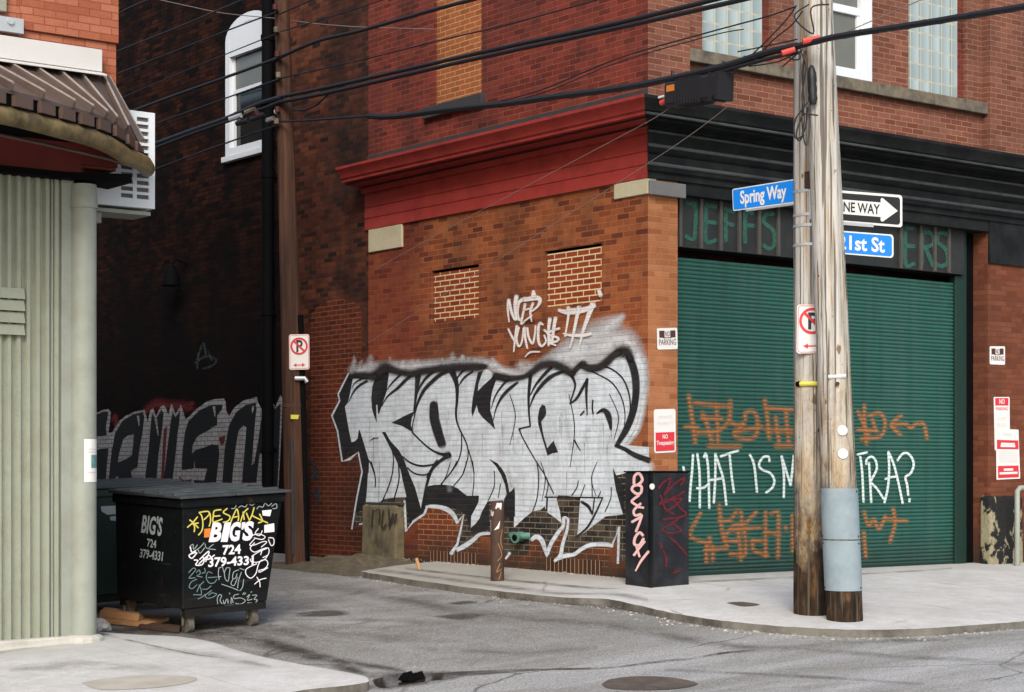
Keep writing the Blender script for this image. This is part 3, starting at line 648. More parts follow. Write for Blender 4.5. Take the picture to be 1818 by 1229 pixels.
# name board with battens and painted letters
ZB0, ZB1 = ZS1, ZO
BY = 0.13
mb = MB(); mb.box(XL, S1X + 0.1, BY, BY + 0.05, ZB0, ZB1); board = mb.build('name_board', M['board'], bld)
for px in (1206, 1243, 1278, 1311, 1346, 1380, 1412, 1598, 1633, 1658, 1683):
    X = on_y(px, 420, BY).x; mb = MB(); mb.box(X - 0.022, X + 0.022, BY - 0.03, BY, ZB0, ZB1)
    mb.build('batten', M['batten'], board)
mb = MB(); mb.box(XL, S1X + 0.1, BY + 0.05, SY + 0.1, ZB0 - 0.02, ZB0 + 0.02); mb.build('soffit', M['black_plain'], bld)
def let(pts, w=12): return pts, w
Z = zt(1180, 330, 3.367)
letters = [
 [(150, 110), (185, 118), (180, 290), (165, 320), (125, 300)], [(130, 105), (190, 115)],
 [(250, 115), (245, 325), (305, 325)], [(250, 215), (305, 222)], [(250, 118), (310, 128)],
 [(365, 135), (365, 330)], [(365, 145), (415, 155)], [(365, 225), (410, 235)],
 [(480, 150), (480, 340)], [(480, 160), (530, 165)], [(480, 235), (530, 240)],
 [(655, 170), (605, 175), (595, 220), (650, 270), (655, 350), (620, 375), (590, 355)],
 [(1440, 250), (1440, 465), (1490, 465)], [(1440, 360), (1490, 362)], [(1440, 250), (1490, 258)],
 [(1540, 270), (1535, 470)], [(1540, 275), (1600, 290), (1605, 350), (1540, 370)], [(1560, 375), (1605, 480)],
 [(1690, 290), (1640, 285), (1630, 330), (1685, 390), (1690, 460), (1650, 480), (1620, 465)],
]
M['p_teal'] = paint('paint_teal', (0.024, 0.088, 0.066), 'flat', 0.7, worn=0.35, op=0.9)
mb = MB()
for l in letters: stroke(mb, l, 8.5, PY(BY), off=0.006, tf=Z, soft=0.25)
mb.build('lettering', M['p_teal'], board)
# stone base and downspout at the right end
mb = MB(); rx0, rx1 = xy(1750), xy(1806)
random.seed(3)
for (a, b) in ((rx0 + 0.0, rx0 + 0.32), (rx0 + 0.325, rx1)):
    zt_ = zy(1770, 880)
    mb.hexa([(a, -0.10, -0.5), (b, -0.12, -0.5), (b, 0.1, -0.5), (a, 0.1, -0.5), (a, -0.07, zt_), (b, -0.09, zt_ - 0.02), (b, 0.1, zt_), (a, 0.1, zt_)])
mb.build('stone_base', M['rubble_stone'], bld, bevel=0.03)
# green pipe fitting in the wall
mb = MB(); c = on_x(928, 951, 0)
mb.tube([c + Vector((0.0, 0.16, 0)), c + Vector((-0.06, 0.14, 0)), c + Vector((-0.07, -0.10, 0)), c + Vector((0.0, -0.13, 0))], 0.042, 10)
mb.tube([c + Vector((0.0, 0, -0.01)), c + Vector((-0.06, 0, -0.01)), c + Vector((-0.13, -0.03, -0.02))], [0.06, 0.06, 0.058], 14)
mb.tube([c + Vector((-0.13, -0.03, -0.02)), c + Vector((-0.15, -0.034, -0.022))], [0.068, 0.068], 14)
f_ = mb.build('pipe_fitting', M['verdigris'], bld, smooth=True)
mb = MB(); mb.tube([c + Vector((-0.149, -0.034, -0.022)), c + Vector((-0.156, -0.035, -0.0225))], 0.04, 14); mb.build('opening', M['black_plain'], f_)

# ------------------------------------------------------------------ sooty building further down the alley
row = thing('brick_rowhouse', (0, YB, 0), 'soot-blackened brick building with white arched window along the alley', 'building')
YC = yx(505); YE = 26.0
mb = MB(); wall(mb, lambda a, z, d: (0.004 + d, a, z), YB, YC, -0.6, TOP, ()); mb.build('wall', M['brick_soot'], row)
aw = (yx(481), yx(400), zx(436, 270), zx(436, 62))
XD = 0.02
mb = MB()
ra = (aw[1] - aw[0]) / 2; ca = (aw[0] + aw[1]) / 2; rise = 0.33
top_arc = [(ca + ra * math.cos(math.pi * k / 12), aw[3] + rise * math.sin(math.pi * k / 12)) for k in range(13)]
zt2 = aw[3] + rise
wall(mb, lambda a, z, d: (XD + d, a, z), YC, YE, -0.6, TOP, [(aw[0], aw[1], aw[2], zt2, 0.0)], 0.0)
arc_pts = [(aw[0], zt2), (aw[1], zt2)]
for k in range(12):
    p, q = top_arc[k], top_arc[k + 1]
    mb.add([(XD, p[0], p[1]), (XD, q[0], q[1]), (XD, q[0], zt2), (XD, p[0], zt2)], [(0, 1, 2, 3)])
ring = [(aw[0], aw[2])] + top_arc[::-1] + [(aw[1], aw[2])]
for k in range(len(ring)):
    p, q = ring[k], ring[(k + 1) % len(ring)]
    mb.add([(XD, *p), (XD, *q), (XD + 0.14, *q), (XD + 0.14, *p)], [(0, 1, 2, 3)])
mb.add([(XD, YC, -0.6), (0.004, YC, -0.6), (0.004, YC, TOP), (XD, YC, TOP)], [(0, 1, 2, 3)])
mb.add([(0, YE, -0.6), (14, YE, -0.6), (14, YE, TOP), (0, YE, TOP)], [(0, 1, 2, 3)]); mb.add([(0, YB, TOP), (14, YB, TOP), (14, YE, TOP), (0, YE, TOP)], [(0, 1, 2, 3)])
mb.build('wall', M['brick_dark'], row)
# arched window
def rr(ins, z0): 
    r = ra - ins; return [(ca - r, z0)] + [(ca - r * math.cos(math.pi * k / 12), aw[3] + (rise - ins) * math.sin(math.pi * k / 12)) for k in range(13)] + [(ca + r, z0)]
o_, i_ = rr(0.0, aw[2]), rr(0.13, aw[2] + 0.12)
mb = MB(); x0, x1 = XD - 0.02, XD + 0.10
n = len(o_)
mb.add([(x0, *p) for p in o_] + [(x0, *p) for p in i_] + [(x1, *p) for p in i_], [(k, (k + 1) % n, n + (k + 1) % n, n + k) for k in range(n)] + [(n + k, n + (k + 1) % n, 2 * n + (k + 1) % n, 2 * n + k) for k in range(n)])
zh = zx(436, 92)
mb.box(x0 + 0.002, x1 - 0.002, i_[0][0], i_[-1][0], zh, zt2 - 0.14)          # blank head board under the arch
wdo = mb.build('window', M['white_frame'], row)
zmid = zx(436, 155)
mb = MB(); mb.box(XD + 0.04, XD + 0.09, i_[0][0], i_[-1][0], zmid - 0.03, zmid + 0.03); mb.box(XD + 0.045, XD + 0.09, i_[-1][0] - .05, i_[-1][0], aw[2] + .12, zh); mb.build('sash', M['white_frame'], wdo)
mb = MB(); mb.box(XD + 0.06, XD + 0.07, i_[0][0], i_[-1][0], zmid + 0.03, zh); p1 = mb.build('pane', M['curtain_glass'], wdo)
mb = MB(); mb.box(XD + 0.075, XD + 0.085, i_[0][0], i_[-1][0], aw[2] + 0.1, zmid - 0.03); mb.build('pane', M['dark_glass'], wdo)
mb = MB(); mb.box(XD - 0.08, XD + 0.1, aw[0] - 0.0, aw[1] + 0.03, aw[2] - 0.09, aw[2] - 0.003); mb.build('window_sill', M['white_frame'], wdo, bevel=0.01)
# arched patch of newer brick next to the painted wall
a0, a1 = yx(641), yx(551); zt3, zb3 = zx(596, 560), -0.5
pts = [(a0, zb3), (a0, zt3)] + [((a0 + a1) / 2 - (a1 - a0) / 2 * math.cos(math.pi * k / 10), zt3 + 0.22 * math.sin(math.pi * k / 10)) for k in range(1, 10)] + [(a1, zt3), (a1, zb3)]
mb = MB(); mb.prism([(0.0025, a, z) for a, z in pts], (0.05, 0, 0)); mb.build('bricked_doorway', M['brick_repair'], row)
# drainpipe and small wall lamp
mb = MB(); q = on_x(475, 400, -0.14); mb.tube([(q.x, q.y, -0.2), (q.x, q.y, TOP)], 0.085, 12)
for z in (1.5, 3.5, 5.5, 7.5): mb.tube([(q.x, q.y, z), (q.x, q.y, z + 0.08)], 0.1, 12); mb.box(q.x, XD + 0.01, q.y - 0.02, q.y + 0.02, z + 0.02, z + 0.06)
mb.build('drainpipe', M['black_plain'], row, smooth=True)
mb = MB(); q = on_x(330, 500, 0.0)
mb.tube([q + Vector((0.02, 0, 0.28)), q + Vector((-0.18, 0, 0.34)), q + Vector((-0.26, 0, 0.22))], 0.018, 8)
mb.tube([q + Vector((-0.26, 0, 0.24)), q + Vector((-0.26, 0, 0.12)), q + Vector((-0.26, 0, -0.08))], [0.05, 0.12, 0.15], 14)
mb.build('lamp', M['black_plain'], row, smooth=True)

# ------------------------------------------------------------------ left building with corrugated shop front and wrap-round awning
LB0 = Vector((LBX, 0, zg(LBX, 0)))
lb = thing('corner_shop', LB0, 'orange brick corner shop with grey corrugated metal front and curved metal awning', 'building')
def lx(px, Y=0.0): return on_y(px, 800, Y).x
def lz(px, py, Y=0.0): return on_y(px, py, Y).z
LW = lx(206, 0.0)             # brick corner
LL = -34.0
mb = MB(); wall(mb, lambda a, z, d: (a, 0.0 + d, z), LL, LW, 3.95, TOP - 1.2, ())
mb.add([(LW, 0, 3.95), (LW, 0, TOP - 1.2), (LW, 24, TOP - 1.2), (LW, 24, 3.95)], [(0, 1, 2, 3)]); mb.add([(LBX - .12, 0.01, -0.8), (LBX - .12, 0.01, 3.95), (LBX - .12, 24, 3.95), (LBX - .12, 24, -0.8)], [(0, 1, 2, 3)]); mb.add([(LBX - .12, 0, 3.95), (LW, 0, 3.95), (LW, 24, 3.95), (LBX - .12, 24, 3.95)], [(0, 1, 2, 3)])
mb.add([(LL, 0, TOP - 1.2), (LW, 0, TOP - 1.2), (LW, 24, TOP - 1.2), (LL, 24, TOP - 1.2)], [(0, 1, 2, 3)])
mb.add([(LL, 24, -0.8), (LW, 24, -0.8), (LW, 24, TOP - 1.2), (LL, 24, TOP - 1.2)], [(0, 1, 2, 3)])
mb.build('wall', M['brick_left'], lb)
# projecting brick course under the window
mb = MB(); zc = lz(100, 62); mb.box(lx(34), LW + 0.01, -0.03, -0.001, zc, zc + 1.6); mb.build('brick_panel', M['brick_left'], lb)
# grey window jamb and bracket at the picture's edge
mb = MB(); mb.box(lx(-60), lx(8), -0.06, -0.002, zc + .12, zc + 3.5); wdo = mb.build('window', M['metal_siding'], lb, bevel=0.01)
mb = MB(); mb.box(lx(-60), lx(34), -0.10, -0.04, lz(20, 62), lz(20, 36)); mb.tube([(lx(10), -0.12, lz(10, 42)), (lx(10), -0.1, lz(10, 42))], 0.03, 12); mb.build('bracket', M['galv'], wdo)
# white flashing board above the awning
mb = MB(); fz0, fz1 = lz(90, 116, -0.1), lz(90, 76, -0.1)
mb.box(LL, lx(180, -0.1), -0.12, -0.035, fz0, fz1); mb.hexa([(LL, -0.20, fz0 - 0.05), (lx(187, -0.16), -0.20, fz0 - 0.05), (lx(187, -.16), -0.04, fz0 - 0.02), (LL, -0.04, fz0 - 0.02), (LL, -0.20, fz0 - 0.035), (lx(187, -.16), -0.20, fz0 - 0.035), (lx(180, -.1), -0.04, fz0 + 0.02), (LL, -0.04, fz0 + 0.02)])
mb.build('flashing_board', M['flashing'], lb, bevel=0.004)
# awning
AZ1 = fz0 - 0.03; EZR = 3.054
def ept(px, py, d=None):
    d = d or EZR * F / (HY - py); return at_d(px, py, d)
EP = [ept(-420, 72), ept(-200, 112), ept(-90, 134), ept(6, 157), ept(50, 168), ept(90, 179), ept(127, 190), ept(160, 199, 15.98), ept(192, 211, 16.25), ept(218, 226, 16.6), ept(238, 243, 17.0), ept(249, 257, 17.4), ept(252, 266, 17.9)]
EXS = [-420, -200, -90, 6, 50, 90, 127, 160, 192, 218, 238, 249, 252]
EPS = smooth2([tuple(p) + (float(x),) for p, x in zip(EP, EXS)], 6)
def eave(x):
    """point of the curved eave above picture column x (the eave is one smooth curve in plan)"""
    for p, q in zip(EPS, EPS[1:]):
        if p[3] <= x <= q[3]: t = (x - p[3]) / (q[3] - p[3] + 1e-9); return Vector(p[:3]).lerp(Vector(q[:3]), t)
    return Vector(EPS[-1][:3])
PAIRS = [(-420, -420), (-300, -190), (-200, -105), (-120, -30), (-76, 20), (-33, 75), (10, 128), (57, 160), (100, 185), (140, 203), (182, 222), (188, 238), (192, 252)]
def topx(e):
    for (t0, e0), (t1, e1) in zip(PAIRS, PAIRS[1:]):
        if e0 <= e <= e1: return t0 + (t1 - t0) * (e - e0) / (e1 - e0)
def topp(e): return Vector((lx(topx(e), -0.06), -0.06, AZ1))
es = [-420, -300, -200, -140] + frange(-100, 250, 10) + [252]
mb = MB(); E = [(eave(x), topp(x)) for x in es]; n = len(E)
vs = [e for e, t in E] + [t for e, t in E] + [e - Vector((0, 0, 0.03)) for e, t in E] + [t - Vector((0, 0, 0.03)) for e, t in E]
mb.add(vs, [(i, i + 1, n + i + 1, n + i) for i in range(n - 1)] + [(2 * n + i, 3 * n + i, 3 * n + i + 1, 2 * n + i + 1) for i in range(n - 1)] + [(i, 2 * n + i, 2 * n + i + 1, i + 1) for i in range(n - 1)])
awn = mb.build('awning', M['pan_metal'], lb, auto=50)
for x in (-190, -105, -30, 20, 75, 128, 160, 185, 203, 222, 243):
    e, t = eave(x), topp(x); d = (t - e).normalized(); s = d.cross(Vector((0, 0, 1))).normalized() * 0.013; nn = s.cross(d).normalized(); nn = nn if nn.z > 0 else -nn
    a, b = e - d * 0.02, t; s2 = s * 1.15; h = .11
    mb = MB(); mb.hexa([a - s2, a + s2, b + s2, b - s2, a - s * .6 + nn * h * .6, a + s * .6 + nn * h * .6, b + s * .6 + nn * .03, b - s * .6 + nn * .03]); sm_ = mb.build('seam', M['pan_metal'], awn); mb = MB(); mb.tube([a + nn * h * .6, b + nn * .03], .011, 6); mb.build('crest', M['crest_metal'], sm_, smooth=True)
kk = [-190, -140, -90, -38, 15, 62, 100, 135, 168, 197, 221, 237, 246, 251]
Dn = Vector((0, 0, 1))
for g0, g1 in zip(kk, kk[1:]):
    w_ = g1 - g0; a, b = eave(g0 + w_ * .17), eave(g1 - w_ * .17); o = (b - a).normalized().cross(Dn) * 0.03
    mb = MB(); mb.hexa([a - Dn * .125 + o, b - Dn * .125 + o, b - Dn * .125 - o, a - Dn * .125 - o, a - Dn * .034 + o, b - Dn * .034 + o, b - Dn * .034 - o, a - Dn * .034 - o]); mb.build('eave_block', M['brown_metal'], awn)
bk = MB(); q_ = [eave(x) for x in frange(-420, 250, 10)]; bk.add([p + FW * .03 - Dn * .03 for p in q_] + [p + FW * .03 - Dn * .15 for p in q_], [(i, i + 1, len(q_) + i + 1, len(q_) + i) for i in range(len(q_) - 1)]); bk.build('eave_board', M['black_plain'], awn)
def inw(x):
    a, b = eave(x - 2), eave(min(252, x + 2)); h = (b - a).cross(Dn).normalized(); return -h if h.dot(FW) < 0 else h
gx_ = [-420, -300, -200, -120] + frange(-60, 245, 12) + [251]
def epath(inset, dz, cut=0): return [eave(x) + inw(x) * inset + Dn * dz for x in gx_[:len(gx_) - cut]]
mb = MB(); mb.tube(epath(0.05, -0.20), 0.078, 12); mb.build('gutter', M['brass'], lb, smooth=True)
c_ = [(-200, 200), (0, 239), (75, 255), (150, 272), (195, 283), (222, 292)]
mb = MB(); mb.tube([at_d(x, y, dd) for (x, y), dd in zip(c_, (15.3, 15.6, 15.9, 16.3, 16.7, 17.1))], 0.016, 8); mb.build('conduit', M['brown_metal'], lb, smooth=True)
SOF = EZR + CAM.z - 0.12
# dark soffit, red band, lintel
pth = epath(0.08, -0.11); w0 = [Vector((min(max(p.x, LL), LW - .02), 0.0, SOF)) for p in pth]
mb = MB(); mb.add(pth + w0, [(i, i + 1, len(pth) + i + 1, len(pth) + i) for i in range(len(pth) - 1)]); mb.build('soffit', M['black_plain'], lb)
rz1, rz0 = SOF, lz(80, 306)
mb = MB(); mb.box(LL, lx(140), -0.05, -0.002, rz0, rz1); mb.box(lx(140) + 0.004, LW, -0.035, -0.002, rz0 + .1, rz1); mb.build('red_band', M['red_band'], lb)
mb = MB(); mb.box(LL, lx(112), -0.16, 0.0, rz0 - 0.06, rz0 - 0.003); mb.hexa([Vector((lx(112), -0.16, rz0 - 0.06)), Vector((LW + .06, -0.2, rz0 - 0.05)), Vector((LW + .06, 0.3, rz0 - 0.05)), Vector((lx(112), 0.0, rz0 - 0.06)), Vector((lx(112), -0.16, rz0)), Vector((LW + .06, -0.2, rz0 + .03)), Vector((LW + .06, 0.3, rz0 + .03)), Vector((lx(112), 0.0, rz0 + .0))]); mb.build('lintel', M['black_plain'], lb)
# corrugated front
zb = lambda X: zg(X, 0) + 0.05
X0, X1 = -14.0, lx(106)
mb = MB(); pit = 0.088; nn = int((X1 - X0) / pit); top = rz0 - 0.05; xs = []
for i in range(nn + 1):
    b = X1 - (nn - i) * pit
    xs += [(b, 0.0), (b + pit * .2, 0.004), (b + pit * .36, -0.036), (b + pit * .70, -0.036), (b + pit * .86, 0.004)]
xs = xs[:-4]; n = len(xs)
mb.add([(x, y, zb(x)) for x, y in xs] + [(x, y, top) for x, y in xs], [(i, i + 1, n + i + 1, n + i) for i in range(n - 1)])
mb.build('corrugated_front', M['metal_siding'], lb)
mb = MB(); mb.box(X1, lx(128), -0.045, 0.02, zb(X1), top); mb.box(lx(89), lx(92), -0.03, 0.0, zb(X1), top); mb.build('corner_trim', M['column'], lb, bevel=0.006)
mb = MB(); mb.box(LL, X0, -0.02, 0.02, -0.9, top); mb.build('corrugated_front', M['metal_siding'], lb)
lv = MB(); a, b = lx(-60, -0.05), lx(43, -0.05); z0, z1 = lz(20, 597, -.05), lz(20, 511, -.05)
for k in range(4):
    q0, q1 = z0 + (z1 - z0) * k / 4, z0 + (z1 - z0) * (k + 1) / 4
    lv.hexa([(a, -0.075, q0 + .012), (b, -0.075, q0 + .012), (b, -0.02, q0 + .012), (a, -0.02, q0 + .012), (a, -0.045, q1), (b, -0.045, q1), (b, -0.02, q1), (a, -0.02, q1)])
lv.build('louvre_vent', M['metal_siding'], lb)
# round column with a cap, concrete plinth
cx_ = (lx(128, -0.06) + lx(171, -0.06)) / 2; cr = (lx(171, -0.06) - lx(128, -0.06)) / 2; cy_ = -0.06 + 0.02
ztop = lz(150, 330)
mb = MB(); mb.tube([(cx_, cy_, zg(cx_, 0) + 0.02), (cx_, cy_, lz(150, 372))], cr, 24); mb.tube([(cx_, cy_, lz(150, 372)), (cx_, cy_, lz(150, 368)), (cx_, cy_, ztop)], [cr + .012, cr + 0.012, cr], 24)
mb.build('column', M['column'], lb, smooth=True)
mb = MB(); mb.hexa([(LL, -0.12, -2.4), (X1 + .1, -0.14, zg(X1, 0) - .1), (X1 + .1, 0, zg(X1, 0) - .1), (LL, 0, -2.4), (LL, -0.10, zb(-14) + .0), (X1 + .1, -0.10, zb(X1) + .01), (X1 + .1, 0.0, zb(X1) + .01), (LL, 0, zb(-14))]); mb.build('plinth', M['concrete'], lb, bevel=0.02)
mb = MB(); mb.tube([(cx_, cy_ - .01, zg(cx_, 0) - .06), (cx_, cy_ - .01, zg(cx_, 0) + .035), (cx_, cy_ - .01, zg(cx_, 0) + .055)], [cr + .07, cr + .06, cr + .02], 14); mb.build('footing', M['concrete'], lb, bevel=.01)
# poster taped to the column
poster = thing('poster', on_y(154, 856, -0.2), 'white paper flyer with a small teal picture taped to the corner column', 'flyer')
def colpt(px, py, off=0):
    q = on_y(px, py, cy_); dx = max(-0.999, min(0.999, (q.x - cx_) / cr)); return Vector((q.x, cy_ - math.sqrt(1 - dx * dx) * cr - off, q.z))
mb = MB(); n = 8
mb.add([colpt(140 + (168 - 140) * i / n, y, 0.003) for y in (856, 780) for i in range(n + 1)], [(i, i + 1, n + 2 + i, n + 1 + i) for i in range(n)]); mb.build('sheet', M['sign_white'], poster)
mb = MB(); mb.add([colpt(152 + 3 * i, y, 0.005) for y in (831, 808) for i in range(6)], [(i, i + 1, 7 + i, 6 + i) for i in range(5)])
M['teal_print'] = flat('teal_print', (0.10, 0.22, 0.22), 0.6, var=0.7, sc=30); mb.build('picture', M['teal_print'], poster)
mb = MB()
for y, x0, x1 in ((797, 148, 166), (802, 146, 166), (838, 146, 164)):
    mb.add([colpt(x0 + (x1 - x0) * i / 4, yy, 0.005) for yy in (y + 2, y) for i in range(5)], [(i, i + 1, 6 + i, 5 + i) for i in range(4)])
mb.build('text_lines', M['sign_grey'], poster)
# air conditioner on the alley side
ac = thing('air_conditioner', Vector((LW, 0.55, lz(240, 372, 0.5))), 'white window air conditioner unit with slotted side above the alley', 'air conditioner')
ay = 0.42; A0, A1 = LW + 0.0, lx(275, ay); az0, az1 = lz(240, 368, ay), lz(250, 198, ay)
mb = MB()
cols = [(lx(215, ay), lx(236, ay)), (lx(243, ay), lx(264, ay))]
zs = [az0 + 0.07 + (az1 - az0 - 0.11) * k / 12 for k in range(13)]
holes = [(c0, c1, zs[k] + 0.012, zs[k + 1] - 0.014) for c0, c1 in cols for k in range(12)]
wall(mb, lambda a, z, d: (a, ay + d, z), A0, A1, az0, az1, holes, 0.025)
mb.add([(A1, ay, az0), (A1, ay + .5, az0), (A1, ay + .5, az1), (A1, ay, az1), (A0, ay, az1), (A0, ay + .5, az1), (A0, ay, az0), (A0, ay + .5, az0)], [(0, 1, 2, 3), (4, 3, 2, 5), (6, 7, 1, 0), (5, 2, 1, 7)])
mb.build('case', M['white_frame'], ac)
mb = MB(); mb.box(A0 + .02, A1 - .02, ay + 0.026, ay + 0.03, az0 + .02, az1 - .02); mb.build('coil', flat('coil', (0.12, 0.105, 0.09), 0.7, var=0.4, sc=20), ac)
mb = MB(); mb.box(A0, A1 - 0.02, ay + .05, ay + 0.42, az0 - 0.06, az0 - 0.025); mb.box(A0, A0 + .1, ay + .1, ay + .3, az0 - .16, az0 - .062); mb.build('bracket', M['column'], ac)

# ------------------------------------------------------------------ dumpsters
M['caster'] = flat('caster', (0.10, 0.09, 0.07), 0.8, var=0.4, sc=14, dirt=(0.03, 0.027, 0.022), dirt_amt=.7, dirt_sc=8)
class Skew:
    """frame of a bin standing on the sloping alley"""
    def __init__(s, o, sx, sy): s.o = Vector(o); s.sx, s.sy = sx, sy
    def __call__(s, u, v, w): return s.o + Vector((u, v, w + s.sx * u + s.sy * v))
def caster(mb, T, u, v, r=0.075, h=0.19):
    mb.hexa([T(u - .035, v - .05, h - .09), T(u + .035, v - .05, h - .09), T(u + .035, v + .05, h - .09), T(u - .035, v + .05, h - .09), T(u - .06, v - .06, h), T(u + .06, v - .06, h), T(u + .06, v + .06, h), T(u - .06, v + .06, h)])
    mb.tube([T(u - .05, v, h - .02), T(u - .055, v, r)], .014, 6); mb.tube([T(u + .05, v, h - .02), T(u + .055, v, r)], .014, 6)
def make_bin(name, o, sx, sy, W, D, H, flare, label, mats, lidfront=0.0, lidback=0.0, clear=0.19):
    T = Skew(o, sx, sy); root = thing(name, Vector(o), label, 'dumpster')
    b, t = 0.03, H
    mb = MB()
    # tapering body: narrower to the +x side at the foot
    mb.hexa([T(0, 0, clear), T(W - flare, 0, clear), T(W - flare, D - .05, clear), T(0, D - .05, clear), T(0, 0, t), T(W, 0, t), T(W, D, t + lidback), T(0, D, t + lidback)])
    mb.build('body', mats[0], root, bevel=0.012)
    mb = MB()
    for (z, e) in ((t - 0.085, 0.022),): mb.hexa([T(-e, -e, z), T(W + e - .01, -e, z), T(W + e, D + e, z + lidback), T(-e, D + e, z + lidback), T(-e, -e, t + .002), T(W + e, -e, t + .002), T(W + e, D + e, t + .002 + lidback), T(-e, D + e, t + .002 + lidback)])
    mb.build('rim', mats[0], root, bevel=0.01)
    mb = MB()
    for u0, u1 in ((-.05, W * .5 - .004), (W * .5 + .004, W + .06)):
        mb.hexa([T(u0, -.06, t + .006), T(u1, -.06, t + .006), T(u1, D + .04, t + .006 + lidback), T(u0, D + .04, t + .006 + lidback), T(u0, -.06, t + .03), T(u1, -.06, t + .03), T(u1, D + .04, t + .045 + lidback), T(u0, D + .04, t + .045 + lidback)])
    for k in range(5):
        v = 0.12 + k * (D - .2) / 4; mb.hexa([T(-.02, v, t + .025 + lidback * v / D), T(W + .02, v, t + .025 + lidback * v / D), T(W + .02, v + .05, t + .03 + lidback * v / D), T(-.02, v + .05, t + .03 + lidback * v / D), T(-.02, v + .005, t + .053 + lidback * v / D), T(W + .02, v + .005, t + .053 + lidback * v / D), T(W + .02, v + .045, t + .056 + lidback * v / D), T(-.02, v + .045, t + .056 + lidback * v / D)])
    mb.build('lid', mats[1], root, bevel=0.006)
    mb = MB(); mb.hexa([T(.02, -.015, clear - .07), T(W - flare - .02, -.015, clear - .07), T(W - flare - .02, .06, clear - .07), T(.02, .06, clear - .07), T(.02, -.015, clear + .0), T(W - flare - .02, -.015, clear), T(W - flare - .02, .06, clear), T(.02, .06, clear)])
    mb.hexa([T(.02, D - .15, clear - .07), T(W - flare - .02, D - .15, clear - .07), T(W - flare - .02, D - .07, clear - .07), T(.02, D - .07, clear - .07), T(.02, D - .15, clear), T(W - flare - .02, D - .15, clear), T(W - flare - .02, D - .07, clear), T(.02, D - .07, clear)])
    mb.hexa([T(-.05, D * .25, H * .52), T(-.002, D * .25, H * .52), T(-.002, D * .8, H * .52), T(-.05, D * .8, H * .52), T(-.05, D * .25, H * .6), T(-.002, D * .25, H * .6), T(-.002, D * .8, H * .6), T(-.05, D * .8, H * .6)]) if False else None
    mb.build('base_frame', M['dumpster'], root)
    for u, v in ((.1, .08), (W - flare - .12, .08), (.1, D - .12), (W - flare - .12, D - .12)):
        mb = MB(); caster(mb, T, u, v, .075, clear - .07 + .05); c = mb.build('caster', M['caster'], root)
        mb = MB(); mb.tube([T(u - .03, v, .075), T(u + .03, v, .075)], .075, 16); mb.build('wheel', M['caster'], c, smooth=True)
    return root, T
d0 = at_d(322, 1129, 17.35); d0 = on_ground(324, 1127, zroad)
DX = d0.x; DY = d0.y
Wd = on_y(503, 880, DY).x - DX; FL = Wd - (on_y(474, 1075, DY).x - DX)
Dd = on_x(204, 900, DX).y - DY
Hd = on_y(323, 887, DY).z - d0.z
bin1, T1 = make_bin('dumpster', d0, 0.05, 0.03, Wd, Dd, Hd, FL, 'black steel dumpster covered in white and yellow tags beside the corner shop', (M['dumpster'], M['lid']), clear=on_y(324, 1083, DY).z - d0.z)
b2x = -6.42; b2y = DY + Dd + 0.75
g2 = Vector((b2x, b2y, zroad(b2x, b2y)))
bin2, T2 = make_bin('dumpster', g2, 0.045, 0.02, 1.95, 1.1, on_y(185, 876, b2y).z - g2.z, 0.05, 'dark green dumpster half hidden behind the black one', (M['green_bin'], M['lid']), clear=0.2)
# cardboard under the dumpster
cb = on_ground(215, 1100, zroad)
mb = MB()
def cpt(px, py, dz): q = on_ground(px, py, zroad); return Vector((q.x, q.y, q.z + dz))
base_ = [cpt(178, 1108, .01), cpt(262, 1116, .01), cpt(300, 1104, .01), cpt(205, 1096, .01)]
mb.hexa(base_ + [p + Vector((0, 0, .035)) for p in base_])
mb.hexa([cpt(176, 1104, .05), cpt(246, 1112, .05), cpt(256, 1106, .05), cpt(190, 1098, .05), cpt(176, 1104, .05) + Vector((.02, .02, .06)), cpt(246, 1112, .05) + Vector((.02, 0.02, .06)), cpt(250, 1106, .05) + Vector((0, .04, .065)), cpt(190, 1098, .05) + Vector((0, .04, .065))])
tag(mb.build('cardboard_box', M['cardboard'], origin=cb), 'flattened orange cardboard box lying under the black dumpster', 'cardboard')
mb = MB(); q = [cpt(245, 1118, .012), cpt(318, 1126, .012), cpt(322, 1118, .012), cpt(255, 1112, .012)]
mb.hexa(q + [p + Vector((0, 0, .03)) for p in q]); tag(mb.build('wooden_board', M['rust'], origin=cpt(280, 1118, 0)), 'dark weathered board lying on the ground under the dumpster', 'board')
random.seed(11)
for k, (px, py, s) in enumerate(((172, 1112, .09), (183, 1117, .06))):
    mb = MB(); c = on_ground(px, py); bm = bmesh.new(); bmesh.ops.create_icosphere(bm, subdivisions=2, radius=s)
    vs = [c + Vector((v.co.x * (1.2 + .4 * random.random()), v.co.y, v.co.z * .6 + s * .25)) * 1 + Vector((0, 0, 0)) + Vector([random.uniform(-.012, .012) for _ in range(3)]) for v in bm.verts]
    mb.add(vs, [[v.index for v in f.verts] for f in bm.faces]); bm.free()
    tag(mb.build('broken_concrete', M['concrete']), ['larger lump of broken concrete at the foot of the corner column', 'smaller lump of broken concrete in front of the cardboard'][k], 'rubble', 'rubble beside the corner column')

